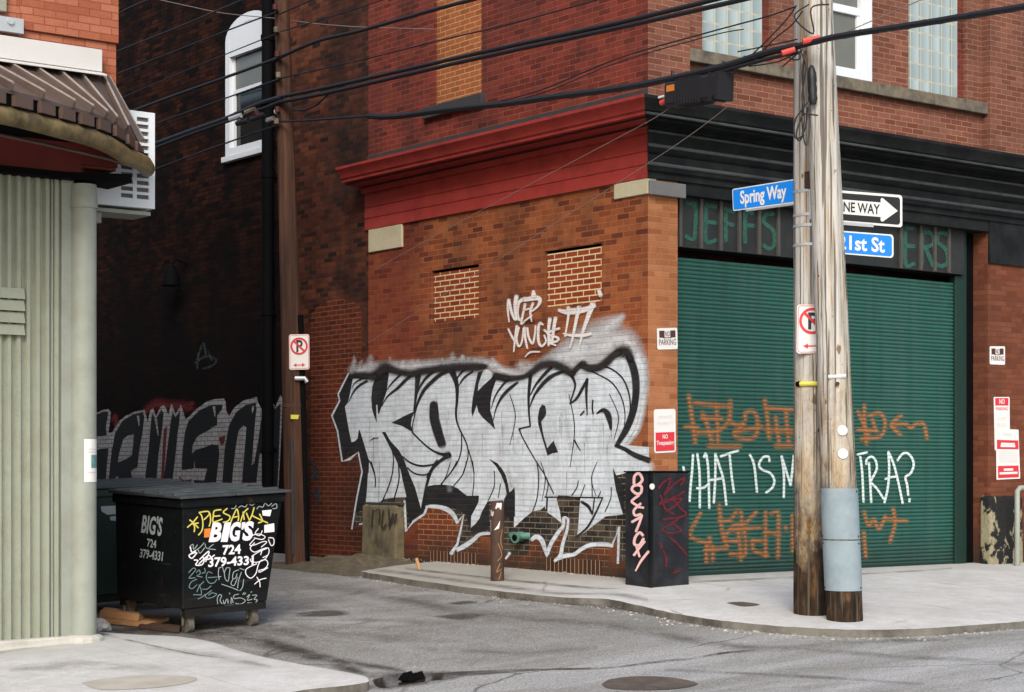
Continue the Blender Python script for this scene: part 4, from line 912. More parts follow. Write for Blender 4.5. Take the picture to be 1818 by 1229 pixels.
# ------------------------------------------------------------------ pole pair at the kerb
def wood():
    m = Mat('pole_wood', 0.95, spec=0.04); p = m.objc(); x, y, z = m.sep(p)
    g = m.noise(m.scale(p, (26, 26, 0.9)), 1.0, 6, 0.65); g2 = m.noise(m.scale(p, (9, 9, 0.6)), 1.0, 6, 0.7); bl = m.noise(m.scale(p, (5, 5, 2.2)), 1.0, 8, 0.72)
    c = m.ramp(g, [(0.32, (0.16, 0.145, 0.125)), (0.44, (0.35, 0.335, 0.30)), (0.58, (0.47, 0.455, 0.43)), (0.8, (0.40, 0.385, 0.36))])
    k = m.n('MapRange', i_0=m.math('ADD', z, m.math('MULTIPLY', m.math('SUBTRACT', g2, 0.5), 2.6)), i_1=2.9, i_2=1.0, i_3=0.0, i_4=1.0).outputs[0]
    c = m.mix(m.math('MULTIPLY', k, m.ramp(bl, [(0.40, 0.15), (0.56, 0.95)])), c, m.ramp(m.noise(m.scale(p, (6, 6, 2.6)), 1.0, 9, 0.75, 0.9), [(0.38, (0.045, 0.022, 0.010)), (0.46, (0.15, 0.08, 0.032)), (0.53, (0.30, 0.215, 0.11)), (0.60, (0.40, 0.33, 0.21)), (0.68, (0.16, 0.09, 0.04))]))
    k2 = m.n('MapRange', i_0=m.math('ADD', z, m.math('MULTIPLY', m.math('SUBTRACT', bl, 0.5), 4.0)), i_1=1.45, i_2=0.45, i_3=0.0, i_4=1.0).outputs[0]
    c = m.mix(m.math('MULTIPLY', k2, 0.97), c, m.ramp(m.noise(m.scale(p, (11, 11, 3)), 1.0, 6, 0.7), [(0.4, (0.008, 0.006, 0.005)), (0.56, (0.032, 0.018, 0.010)), (0.66, (0.10, 0.055, 0.025))]))
    st = m.math('MULTIPLY', m.math('MULTIPLY', m.ramp(g2, [(0.54, 0), (0.64, 1)]), 0.75), m.math('SUBTRACT', 1.0, k2))
    c = m.mix(st, c, (0.34, 0.215, 0.10))
    kn = m.ramp(m.noise(m.scale(p, (9, 9, 4.5)), 1.0, 2, 0.5), [(0.70, 0), (0.74, 1)]); c = m.mix(m.math('MULTIPLY', kn, 0.8), c, (0.10, 0.055, 0.03))
    dots = m.ramp(m.noise(m.scale(p, (40, 40, 26)), 1.0, 1, 0.5), [(0.74, 0), (0.77, 0.8)]); c = m.mix(dots, c, (0.05, 0.035, 0.025))
    cr = m.ramp(m.noise(m.scale(p, (34, 34, 0.35)), 1.0, 3, 0.5), [(0.565, 0), (0.60, 1)])
    c = m.mix(m.math('MULTIPLY', cr, 0.85), c, (0.085, 0.07, 0.055))
    m.col(c); m.bump(m.math('SUBTRACT', g, m.math('MULTIPLY', cr, 1.2)), 0.6, 0.015)
    return m.m
M['wood'] = wood()
def dark_wood():
    m = Mat('pole_wood_dark', 0.9, spec=0.2); p = m.objc()
    g = m.noise(m.scale(p, (22, 22, 0.8)), 1.0, 6, 0.65); g2 = m.noise(m.scale(p, (4, 4, 0.5)), 1.0, 6, 0.7)
    c = m.ramp(g, [(0.35, (0.035, 0.018, 0.012)), (0.55, (0.075, 0.036, 0.022)), (0.75, (0.105, 0.053, 0.031))])
    c = m.mix(m.ramp(g2, [(0.45, 0), (0.65, 0.7)]), c, (0.022, 0.014, 0.012)); m.col(c); m.bump(g, 0.5, 0.012); return m.m
M['wood_dark'] = dark_wood()
def pole(name, bot, top_, r0, r1, label, mat):
    mb = MB(); n = 26; pts = []; R = []
    random.seed(len(label))
    for i in range(n + 1):
        t = i / n; pts.append(Vector(bot) * (1 - t) + Vector(top_) * t); R.append((r0 * (1 - t) + r1 * t) * (1 + random.uniform(-.012, .012)))
    mb.tube(pts, R, 28); root = tag(mb.build(name, mat, smooth=True, origin=bot), label, 'utility pole'); return root
DA, DB = 18.35, 17.93
pa0 = at_d(1442, 1100, DA); pa0.z = zg(pa0.x, pa0.y) - 0.03
pxr = lambda w, d: w / 2 * d / F
pa1 = at_d(1444, -110, DA)
poleA = pole('utility_pole', pa0, pa1, pxr(66, DA), pxr(70, DA), 'straight weathered grey wooden pole at the kerb carrying the Spring Way sign', M['wood'])
pb0 = at_d(1500, 1100, DB); pb0.z = zg(pb0.x, pb0.y) - 0.03
pb1 = at_d(1447, -110, DB)
poleB = pole('utility_pole', pb0, pb1, pxr(65, DB), pxr(50, DB), 'leaning weathered wooden pole with grey sheet metal round its foot', M['wood'])
def axis(p0, p1, z): t = (z - p0.z) / (p1.z - p0.z); return p0 + (p1 - p0) * t
def surf(p0, p1, r, px, py, d, off=0):
    """point on the camera side of a pole"""
    q = at_d(px, py, d); c = axis(p0, p1, q.z); lat = (q - c).dot(RT); lat = max(-r * .98, min(r * .98, lat)); return c + RT * lat - FW * (math.sqrt(r * r - lat * lat) + off)
RA, RB = pxr(66, DA), pxr(62, DB)
# galvanised sheets round pole B
for y0, y1, l in ((867, 957, None), (959, 1048, None)):
    z0, z1 = at_d(1500, y1, DB).z, at_d(1500, y0, DB).z
    mb = MB(); cs = []
    for z in (z0, z1):
        c = axis(pb0, pb1, z)
        for k in range(25): q = math.radians(-196 + 192 * k / 24); cs.append(c + (RT * math.cos(q) + FW * math.sin(q)) * (RB + 0.012))
    inn = [q + (axis(pb0, pb1, q.z) - q).normalized() * .006 for q in cs]; nq = len(cs)
    rim = [(k, k + 1, nq + k + 1, nq + k) for k in range(24)] + [(25 + k, 26 + k, nq + 26 + k, nq + 25 + k) for k in range(24)] + [(0, 25, nq + 25, nq), (24, 49, nq + 49, nq + 24)]
    mb.add(cs + inn, [(k, k + 1, 26 + k, 25 + k) for k in range(24)] + [(nq + k, nq + k + 1, nq + 26 + k, nq + 25 + k) for k in range(24)] + rim)
    a = mb.build('metal_sheet', M['galv_sheet'], poleB, smooth=True)
    for q0, q1 in ((0.0, 0.02), (0.98, 1.0)):
        pass
    for kk_ in (3, 20):
        for zz_ in (0.06, 0.94):
            b0 = cs[kk_].lerp(cs[25 + kk_], zz_); o_n = (b0 - axis(pb0, pb1, b0.z)).normalized(); mb = MB(); mb.tube([b0, b0 + o_n * .006], .009, 8); mb.build('nail', M['rust'], a)
def disc(name, root, p0, p1, r, px, py, d, rad, mat, th=0.012):
    mb = MB(); a = surf(p0, p1, r, px, py, d, -0.01); mb.tube([a, a - FW * (th + .01)], rad, 16); mb.build(name, mat, root)
for px, py in ((1490, 765), (1491, 806)): disc('reflector', poleB, pb0, pb1, RB, px, py, DB, 0.048, M['sign_white'])
mb = MB(); a = surf(pb0, pb1, RB, 1466, 671, DB, 0.004); b = surf(pb0, pb1, RB, 1496, 669, DB, 0.004); mb.tube([a, (a + b) / 2 - FW * .01, b], 0.018, 6); mb.build('tag_plate', M['sign_white'], poleB)
mb = MB(); a = surf(pb0, pb1, RB, 1481, 683, DB, 0.004); mb.tube([a, a - FW * .02], 0.02, 6); mb.build('bolt', M['rust'], poleB)
for (px, py) in ((1450, 765),): disc('bolt', poleA, pa0, pa1, RA, px, py, DA, 0.022, M['rust'], .02)
mb = MB(); a = surf(pa0, pa1, RA, 1414, 683, DA, 0.01); b = surf(pa0, pa1, RA, 1451, 682, DA, 0.01)
pts = [surf(pa0, pa1, RA, 1413 + 38 * k / 8, 683, DA, .01) for k in range(9)]
mb.tube(pts[1:8], 0.024, 8); mb.build('yellow_tag', M['yellow_tag'], poleA, smooth=True)
mb = MB(); mb.tube(pts[:2], 0.027, 8); mb.tube(pts[7:], 0.027, 8); mb.build('tag_clip', M['black_plain'], poleA)
for y in (384, 403, 437, 342):     # steel straps
    mb = MB(); z = at_d(1440, y, DA).z; c = axis(pa0, pa1, z)
    ring_ = []
    for zz in (z - .014, z + .014):
        for k in range(29): q = 2 * math.pi * k / 28; ring_.append(c + (RT * math.cos(q) + FW * math.sin(q)) * (RA + 0.012) + Vector((0, 0, zz - z)))
    mb.add(ring_, [(k, k + 1, 30 + k, 29 + k) for k in range(28)]); mb.build('strap', M['galv'], poleA, smooth=True)
mb = MB(); a, b = surf(pa0, pa1, RA, 1431, 310, DA, -.01), surf(pa0, pa1, RA, 1438, 340, DA, -.01); mb.box(a.x - .03, b.x + .03, min(a.y, b.y) - .02, a.y + .03, b.z, a.z); mb.build('bracket', M['rust'], poleA)
# black cable closure with dangling loops on pole A
clo = thing('cable_closure', at_d(1440, 190, DB - .2), 'black ribbed cable splice closure with loops of wire hanging on the poles', 'splice closure')
cc = [surf(pb0, pb1, RB, 1438 - 2 + k * .4, 128 + k * 9, DB, .04) for k in range(8)]
mb = MB(); mb.tube([Vector(cc[0]) + Vector((0, 0, .03))] + cc, [.012, .03, .042, .045, .038, .045, .038, .045, .03], 10); mb.build('case', M['cable'], clo, smooth=True)
random.seed(4)
for j, pl in enumerate(([(1432, 90), (1424, 130), (1428, 190), (1414, 235), (1420, 250), (1430, 225), (1434, 190)], [(1428, 90), (1426, 150), (1424, 215), (1430, 258), (1437, 235), (1436, 185)], [(1436, 180), (1424, 195), (1411, 215), (1412, 245), (1428, 240)], [(1422, 92), (1431, 120), (1424, 170), (1428, 210), (1424, 240)], [(1436, 8), (1410, 30), (1444, 60), (1440, 15), (1472, 8)], [(1426, 202), (1452, 205)])):
    mb = MB(); P3 = [at_d(x, y, DB - .27 - .01 * j) for x, y in smooth2([tuple(map(float, q)) for q in pl], 5)]; mb.tube(P3, 0.008, 6); mb.build('wire_loop', M['cable'], clo, smooth=True)

# ------------------------------------------------------------------ pole in the alley
DL = 25.0
pl0 = at_d(529, 1004, DL); pl0.z = zg(pl0.x, pl0.y) - 0.1
pl1 = at_d(497, -110, DL)
poleL = pole('utility_pole', pl0, pl1, pxr(44, DL), pxr(24, DL), 'brown wooden pole standing in the alley between the two graffiti walls', M['wood_dark'])
RL = pxr(36, DL)
mb = MB(); mb.tube([surf(pl0, pl1, RL, 545, 1000 - 5, DL, .02), surf(pl0, pl1, RL, 541, 640, DL, .03), surf(pl0, pl1, RL, 540, 560, DL, .03)], 0.045, 8); mb.build('cable_guard', M['black_plain'], poleL, smooth=True)
mb = MB(); mb.tube([surf(pl0, pl1, RL, 523, 985, DL, .02), surf(pl0, pl1, RL, 521, 780, DL, .03)], 0.025, 8); mb.build('conduit', M['soot_sill'], poleL, smooth=True)
mb = MB(); a = surf(pl0, pl1, RL, 526, 741, DL, .012); mb.box(a.x - .07, a.x + .07, a.y - .012, a.y, a.z - .028, a.z + .028); mb.build('yellow_tag', M['yellow_tag'], poleL)
for z in (1.2, 2.1):
    mb = MB(); c = axis(pl0, pl1, z); mb.tube([c - Vector((0, 0, .02)), c + Vector((0, 0, .02))], RL + .02, 20); mb.build('strap', M['rust'], poleL)
for i, (px, py) in enumerate(((492, 20), (494, 60), (496, 103), (498, 140), (496, 200), (494, 220))):
    mb = MB(); c = surf(pl0, pl1, pxr(28, DL), px, py, DL, 0.0); mb.tube([c + FW * .05, c - FW * .14], .022, 8); mb.tube([c - FW * .14 - Vector((0, 0, .035)), c - FW * .14 + Vector((0, 0, .035))], .033, 10); mb.build('insulator', M['stone_sill'] if i % 2 else M['red_dark'], poleL, smooth=True)

for k_, (xa, ya, xb, yb, mm) in enumerate(((408, 212, 428, 205, 'galv'), (436, 200, 452, 194, 'stone_sill'), (449, 204, 457, 201, 'red_dark'), (489, 199, 502, 197, 'sign_white'), (420, 220, 440, 214, 'cable'), (446, 212, 470, 203, 'cable'), (462, 190, 482, 183, 'cable'), (474, 214, 486, 210, 'galv'), (484, 219, 497, 217, 'red_dark'), (500, 176, 512, 173, 'galv'))):
    mb = MB(); mb.tube([at_d(xa, ya, DL + .4 - .01 * k_), at_d(xb, yb, DL + .3 - .01 * k_)], .035, 8); mb.build('cable_clamp', M[mm], poleL, smooth=True)
# ------------------------------------------------------------------ overhead cables
def cable(pts, d0, d1, r, label, mat='cable', x0=None, x1=None, name='overhead_cable', group='cables over the alley', twist=False):
    P = smooth2([tuple(map(float, p)) for p in pts], 6); a = x0 if x0 is not None else pts[0][0]; b = x1 if x1 is not None else pts[-1][0]
    out = []
    for x, y in P:
        t = (x - a) / (b - a); out.append(at_d(x, y, 1 / ((1 - t) / d0 + t / d1)))
    mb = MB(); mb.tube(out, r, 8)
    if twist:
        L = 0; hel = []
        for i in range(len(out) - 1):
            n = 6
            for k in range(n):
                p = out[i].lerp(out[i + 1], k / n); L += (out[i + 1] - out[i]).length / n
                hel.append(p + RT * (math.cos(L * 16) * r * .8) + Vector((0, 0, math.sin(L * 16) * r * .8)))
        mb.tube(hel, r * .3, 6)
    o = mb.build(name, M[mat], smooth=True); tag(o, label, 'cable', group); return o
K0, K1 = (500, DL - .2), (1440, DB - .25)
def span(pts, r, label, **kw): return cable(pts, K0[1], K1[1], r, label, x0=K0[0], x1=K1[0], **kw)
def back(pts, r, label, **kw): return cable(pts, DL - .2, 29.2, r, label, x0=500, x1=207, **kw)
back([(262, 0), (232, 13), (207, 26), (150, 52)], .014, 'thin cable crossing the top left corner above the shop roofline')
back([(493, -28), (430, 0), (320, 47), (207, 92), (150, 118)], .013, 'thin cable passing just left of the arched window head')
back([(495, 20), (402, 55), (300, 95), (207, 132), (150, 156)], .011, 'thin cable crossing the top of the arched white window')
back([(496, 58), (402, 96), (300, 138), (207, 178), (150, 203)], .008, 'very thin wire crossing the upper sash of the arched window')
back([(497, 102), (402, 137), (320, 166), (236, 197), (150, 228)], .022, 'thick cable crossing the middle of the arched white window')
back([(497, 140), (402, 174), (320, 204), (207, 245), (150, 266)], .011, 'thin cable below the thick one across the arched window')
back([(499, 173), (462, 184), (403, 210), (340, 232), (277, 255), (207, 280), (150, 300)], .034, 'thick bundled cable crossing the lower arched window', twist=True)
back([(499, 180), (470, 192), (403, 216), (340, 238), (277, 262), (207, 288), (150, 306)], .024, 'second bundled cable just under the thick bundle by the arched window')
back([(495, 222), (466, 231), (402, 254), (330, 280), (277, 300), (207, 326)], .012, 'lowest thin cable crossing the arched window above its sill')
span([(497, 102), (564, 73), (646, 53), (772, 17), (841, -1), (960, -34)], .024, 'thick cable rising from the alley pole to the top edge')
span([(498, 140), (520, 134), (600, 116), (673, 99), (776, 73), (900, 44), (1060, 0), (1140, -24)], .009, 'thin wire between the two thick cables over the bricked upper window')
span([(497, 25), (545, 4), (600, -18)], .010, 'short visible cable end at the top of the alley pole')
span([(499, 56), (560, 38), (680, 0), (740, -20)], .008, 'fine wire leaving the alley pole towards the top edge')
span([(499, 172), (591, 153), (776, 111), (900, 83), (1100, 40), (1290, -6), (1400, -34)], .026, 'upper of the two paired thick cables over the red wall')
span([(499, 181), (591, 163), (776, 120), (900, 92), (1100, 49), (1303, 3), (1400, -20)], .026, 'lower of the two paired thick cables over the red wall')
span([(505, 176), (515, 190), (535, 196), (560, 187), (586, 164)], .014, 'slack loop of cable hanging beside the alley pole', group='cables over the alley')
span([(497, 216), (545, 214), (655, 206)], .015, 'thin strand between the alley pole and the lashed bundle')
span([(655, 206), (700, 207), (776, 197), (840, 190), (900, 184), (985, 172), (1100, 157), (1190, 140), (1291, 116), (1360, 94), (1415, 82)], .036, 'thick lashed cable bundle crossing above the red cornice', twist=True)
span([(1230, 140), (1291, 124), (1350, 108), (1415, 92)], .02, 'second strand under the lashed bundle near the kerb poles')
span([(860, 186), (960, 160), (1100, 103), (1260, 57), (1360, 30), (1412, 12)], .008, 'thin wire rising from the lashed bundle to the kerb pole top')
span([(860, 186), (960, 166), (1100, 110), (1260, 64), (1320, 52)], .006, 'fine wire hanging just under the thin rising wire')
cable([(1412, 84), (1440, 76), (1482, 66), (1548, 55), (1629, 43), (1720, 28), (1818, 12), (1900, -2)], DB - .3, 15.5, .03, 'thick cable crossing the street from the kerb poles to the right', x0=1440, x1=1818, twist=True)
cable([(1490, 62), (1530, 45), (1600, 15), (1640, -2)], DB, 16.8, .005, 'hair-thin wire in front of the white upstairs window', mat='thin_wire', x0=1440, x1=1700)
span([(1190, 190), (1151, 216), (1000, 296), (830, 387), (668, 477)], .0036, 'upper pale guy wire slanting across the red cornice', mat='thin_wire')
span([(1291, 190), (1220, 244), (1100, 323), (1000, 387), (830, 496), (654, 609)], .0036, 'lower pale guy wire slanting across the cream corner block', mat='thin_wire')
cable([(262, -5), (330, 10), (400, 24), (499, 34), (560, 42), (639, 48), (772, 52)], 27.5, 23.8, .006, 'pale slack wire sagging from the alley pole to the bricked upper window', mat='thin_wire')
for pl, lab in (([(1300, 128), (1345, 88), (1392, 40), (1414, 10)], 'drop wire curving up to the left side of the kerb pole'), ([(1330, 118), (1372, 72), (1405, 45), (1425, 20)], 'second drop wire curving up beside the kerb pole'), ([(1310, 92), (1370, 80), (1415, 70)], 'thin strand running level into the red tape on the kerb pole'), ([(1390, 118), (1408, 102), (1425, 88)], 'short wire rising to the splice at the kerb pole'), ([(1330, 118), (1380, 110), (1415, 95), (1420, 104), (1408, 106), (1388, 94)], 'small slack wire coil left of the kerb pole')):
    span(pl, .007, lab)
mb = MB(); mb.tube([at_d(1425, 74, DB - .32), at_d(1455, 68, DB - .32)], .03, 8); o = mb.build('tape', M['red_tape'], poleB, smooth=True)
mb = MB(); mb.tube([at_d(1388, 95, DB - .2), at_d(1411, 88, DB - .2)], .028, 8); mb.build('tape', M['red_tape'], poleA, smooth=True)

# black terminal box hanging from the bundle
tdep = lambda x: 1 / ((1 - (x - 500) / 940) / K0[1] + ((x - 500) / 940) / K1[1])
tb0 = at_d(1240, 165, tdep(1240))
term = thing('cable_terminal', tb0, 'black ribbed terminal box with orange label hanging from the lashed cable', 'terminal box')
a, b = at_d(1190, 170, tdep(1190)), at_d(1287, 153, tdep(1287)); ax = (b - a).normalized(); sd_ = ax.cross(Vector((0, 0, 1))).normalized(); up = sd_.cross(ax).normalized()
hh, ww_ = .125, .10
def bx(mb, u0, u1, h, w):
    mb.hexa([a + ax * u0 - up * h - sd_ * w, a + ax * u1 - up * h - sd_ * w, a + ax * u1 - up * h + sd_ * w, a + ax * u0 - up * h + sd_ * w, a + ax * u0 + up * h - sd_ * w, a + ax * u1 + up * h - sd_ * w, a + ax * u1 + up * h + sd_ * w, a + ax * u0 + up * h + sd_ * w])
L = (b - a).length
mb = MB(); bx(mb, 0, L, hh, ww_); mb.build('case', M['cable'], term, bevel=0.03)
mb = MB()
for k in range(9): bx(mb, .18 + k * .04, .2 + k * .04, hh + .008, ww_ + .008)
bx(mb, L - .12, L - .09, hh + .012, ww_ + .012); bx(mb, L - .03, L + .01, hh + .012, ww_ + .012); mb.build('rib', M['cable'], term)
mb = MB(); bx(mb, .05, .16, .032, ww_ + .006)
for q in range(len(mb.v)): mb.v[q] = mb.v[q] + up * .05
mb.build('orange_label', M['amber'], term)
mb = MB(); mb.tube([a - up * .03, a - ax * .13 - up * .06], .03, 8); mb.build('red_cap', M['red_tape'], term, smooth=True)
mb = MB(); mb.tube([a + up * .01, a - ax * .17 - up * .0], .012, 6); mb.build('cable_stub', M['sign_white'], term, smooth=True)
for u in (.03, L - .02): 
    mb = MB(); p = a + ax * u; mb.tube([p + up * hh * .8, p + up * (hh + .12)], .02, 6); mb.build('hanger', M['cable'], term)

# ------------------------------------------------------------------ street signs
def sign(name, P, label, cat, group=None):
    o = P.P(.5, 0); return thing(name, o, label, cat, group)
# Spring Way, parallel to the alley
spx = at_d(1411, 340, DA).x - 0.0
Pn = Panel(*[on_x(px, py, spx) for px, py in ((1300.5, 336), (1412, 318), (1412, 360), (1302, 375))])
root = sign('street_sign', Pn, 'blue street name sign reading Spring Way on the kerb pole', 'street sign', 'street signs on the kerb poles')
mb = MB(); Pn.plate(mb, .02, .004); mb.build('panel', M['sign_white'], root)
mb = MB(); mb.add([Pn.P(u, v, .006) for u, v in Pn.rrect(.012, .045, 1.0, .955, .016)], [tuple(range(24))]); mb.build('face', M['sign_blue'], root)
mb = MB(); Pn.text(mb, 'Spring Way', .13, .08, .87, .86, .008, bold=.03); mb.build('lettering', M['sign_white'], root)
mb = MB(); Pn.plate(mb, .003, .012, .22, -.10, 1.0, -.005); mb.build('bracket', M['galv'], root)
# one way + 21st St
dv = RT * .934 + FW * .358; nrm = Vector((-dv.y, dv.x, 0)); nrm = nrm if nrm.dot(FW) < 0 else -nrm
p0 = at_d(1480, 380, DB + .30)
Q = lambda pts: [on_plane(x, y, p0, nrm) for x, y in pts]
Pn = Panel(*Q(((1437, 334), (1601.5, 347), (1601.5, 404), (1437, 391))))
root = sign('one_way_sign', Pn, 'black and white one way arrow sign pointing right', 'traffic sign', 'street signs on the kerb poles')
mb = MB(); Pn.plate(mb, .03, .004); mb.build('panel', M['sign_white'], root)
mb = MB(); mb.add([Pn.P(u, v, .006) for u, v in Pn.rrect(.02, .07, .975, .925, .03)], [tuple(range(24))]); mb.build('face', M['sign_black'], root)
mb = MB(); Pn.poly(mb, [(.05, .5), (.25, .82), (.25, .71), (.67, .71), (.67, .80), (.685, .855), (.70, .84), (.935, .50), (.70, .145), (.685, .13), (.67, .19), (.67, .28), (.25, .28), (.25, .18)][1:] if False else [(.04, .27), (.76, .27), (.76, .17), (.772, .13), (.785, .135), (.948, .50), (.785, .86), (.772, .865), (.76, .82), (.76, .72), (.04, .72)], .008); mb.build('arrow', M['sign_white'], root)
mb = MB(); Pn.text(mb, 'ONE WAY', .27, .34, .752, .66, .010, bold=.02); mb.build('lettering', M['sign_black'], root)
mb = MB(); Pn.plate(mb, .003, .014, .2, -.07, .68, .03); mb.build('bracket', M['galv'], root)
Pn = Panel(*Q(((1444, 406), (1586, 417), (1586, 458.5), (1444, 447))))
root = sign('street_sign', Pn, 'blue street name sign ending in 1st St below the one way arrow', 'street sign', 'street signs on the kerb poles')
mb = MB(); Pn.plate(mb, .035, .004); mb.build('panel', M['sign_white'], root)
mb = MB(); mb.add([Pn.P(u, v, .006) for u, v in Pn.rrect(.02, .06, .978, .94, .03)], [tuple(range(24))]); mb.build('face', M['sign_blue'], root)
mb = MB(); Pn.text(mb, '21st St', .30, .19, .885, .83, .008, bold=.026); mb.build('lettering', M['sign_white'], root)
# no parking signs on poles
def no_parking(Pn, label, double):
    root = sign('no_parking_sign', Pn, label, 'parking sign', 'no parking signs on the poles')
    mb = MB(); Pn.plate(mb, .03, .004); mb.build('panel', M['sign_white'], root)
    mb = MB(); Pn.frame(mb, .03, .02, .97, .98, .03, .006, .006); mb.build('border', M['sign_red'], root)
    mb = MB(); Pn.text(mb, 'P', .36, .49, .68, .84, .007, bold=.03); mb.build('letter', M['sign_black'], root)
    mb = MB(); Pn.ring(mb, .5, .665, Pn.w * .43, .026, .009)
    r = Pn.w * .41; q = math.radians(135); d = Vector((math.cos(q), math.sin(q))); e = Vector((-d.y, d.x)) * .013
    mb.add([Pn.P(.5 + (d.x * s * r + e.x * t) / Pn.w, .665 + (d.y * s * r + e.y * t) / Pn.h, .0105) for s, t in ((-1, -1), (1, -1), (1, 1), (-1, 1))], [(0, 1, 2, 3)]); mb.build('prohibition_ring', M['sign_red'], root)
    mb = MB(); v = .13 if double else .15
    Pn.poly(mb, [(.2, v), (.36, v + .055), (.36, v + .014), (.64 if double else .85, v + .014), (.64 if double else .85, v - .014), (.36, v - .014), (.36, v - .055)], .007)
    if double: Pn.poly(mb, [(.8, v), (.64, v + .055), (.64, v - .055)], .008)
    mb.build('arrow', M['sign_red'], root)
pp = at_d(1440, 590, DA - RA - .012)
nf = -FW
Qf = lambda pts, p0: [on_plane(x, y, p0, FW) for x, y in pts]
no_parking(Panel(*Qf(((1415, 541), (1470, 541), (1470, 627), (1414, 628)), pp)), 'red and white no parking sign with left arrow half hidden between the kerb poles', False)
pp = at_d(530, 626, DL - RL - .012)
no_parking(Panel(*Qf(((513, 594), (549, 593.5), (549.5, 656), (513.5, 657)), pp)), 'no parking sign with double arrow on the brown alley pole', True)
mb = MB(); c = at_d(537, 672, DL - RL - .02); mb.tube([c - RT * .1, c + RT * .03, c + RT * .06 - Vector((0, 0, .05))], .03, 8); mb.build('clamp', M['galv'], poleL, smooth=True)

# small signs on the building
def wsign(quad, Y, name, label, build, r=.02, grp='signs beside the roller shutter'):
    Pn = Panel(*[on_y(x, y, Y) for x, y in quad]); root = sign(name, Pn, label, 'notice', grp)
    mb = MB(); Pn.plate(mb, r, .003); mb.build('panel', M['sign_white'], root); build(Pn, root)
def np_sticker(Pn, root):
    mb = MB(); Pn.poly(mb, [(.1, .55), (.36, .55), (.36, .88), (.1, .88)], .005); Pn.poly(mb, [(.64, .55), (.9, .55), (.9, .88), (.64, .88)], .005); Pn.poly(mb, [(.3, .52), (.7, .52), (.7, .56), (.3, .56)], .0052); mb.build('dark_block', M['sign_maroon'], root)
    mb = MB(); Pn.text(mb, 'NO', .39, .6, .61, .85, .006, bold=.01); Pn.text(mb, 'PARKING', .08, .2, .92, .48, .006, bold=.004); mb.build('lettering', M['sign_maroon'], root)
wsign(((1166, 583), (1202, 582), (1203, 620), (1167, 621)), -.004, 'wall_sign', 'small worn white no parking sign at the top of the brick pier', np_sticker)
wsign(((1757, 615), (1784, 615), (1784, 648), (1757, 647)), -.004, 'wall_sign', 'small worn white no parking sign on the dark red wall right of the shutter', np_sticker)
def private(Pn, root):
    mb = MB(); Pn.poly(mb, [(.06, .04), (.94, .04), (.94, .47), (.06, .47)], .005); mb.build('red_field', M['sign_red'], root)
    mb = MB(); Pn.text(mb, 'PRIVATE', .2, .78, .82, .85, .005); Pn.text(mb, 'PROPERTY', .14, .63, .88, .70, .005); mb.build('lettering', M['sign_grey'], root)
    mb = MB(); Pn.text(mb, 'NO', .38, .32, .62, .42, .007, bold=.02); Pn.text(mb, 'Trespassing', .1, .15, .9, .28, .007, bold=.02); mb.build('lettering', M['sign_white'], root)
wsign(((1160.5, 727), (1199, 726), (1199.5, 803), (1161.5, 805)), -.004, 'wall_sign', 'white and red private property sign on the brick pier above the black box', private, .03)
def nop2(Pn, root):
    mb = MB(); Pn.poly(mb, [(.08, .84), (.92, .84), (.92, .98), (.08, .98)], .005); Pn.text(mb, 'PARKING', .12, .75, .88, .81, .005, bold=.01); mb.build('red_field', M['sign_red'], root)
    mb = MB(); Pn.text(mb, 'NO', .33, .87, .67, .96, .007, bold=.02); mb.build('lettering', M['sign_white'], root)
    mb = MB(); Pn.text(mb, 'DO NOT', .2, .56, .8, .63, .005); Pn.text(mb, 'BLOCK', .2, .44, .8, .51, .005); mb.build('lettering', M['sign_grey'], root)
wsign(((1764, 705), (1792, 705), (1793, 800), (1766, 800)), -.004, 'wall_sign', 'tall narrow no parking do not block sign on the dark red wall', nop2, .015)
def tow(Pn, root):
    mb = MB(); Pn.poly(mb, [(.06, .03), (.94, .03), (.94, .27), (.06, .27)], .005); Pn.poly(mb, [(.03, .60), (.97, .60), (.97, .78), (.03, .78)], .005); mb.build('red_field', M['sign_red'], root)
    mb = MB()
    for v, a, b in ((.66, .18, .82), (.70, .2, .8), (.12, .12, .88), (.19, .3, .7)): Pn.poly(mb, [(a, v - .02), (b, v - .02), (b, v + .025), (a, v + .025)], .007)
    mb.build('lettering', M['sign_white'], root)
    mb = MB()
    for v in (.34, .38, .42, .46, .50, .54): Pn.poly(mb, [(.1, v), (.9, v), (.9, v + .012), (.1, v + .012)], .005)
    for v in (.87, .90): Pn.poly(mb, [(.3, v), (.7, v), (.7, v + .014), (.3, v + .014)], .005)
    mb.build('text_lines', M['sign_grey'], root)
wsign(((1768, 761), (1808, 763), (1811, 850), (1769, 852)), -.009, 'wall_sign', 'white notice with two red bands overlapping the tall no parking sign', tow, .01)

# ------------------------------------------------------------------ things standing on the alley pavement
M['scuffed_black'] = flat('scuffed_black', (0.007, 0.008, 0.011), 0.6, var=0.5, sc=9, spec=0.3, dirt=(0.035, 0.038, 0.045), dirt_amt=.55, dirt_sc=4, bump=.15)
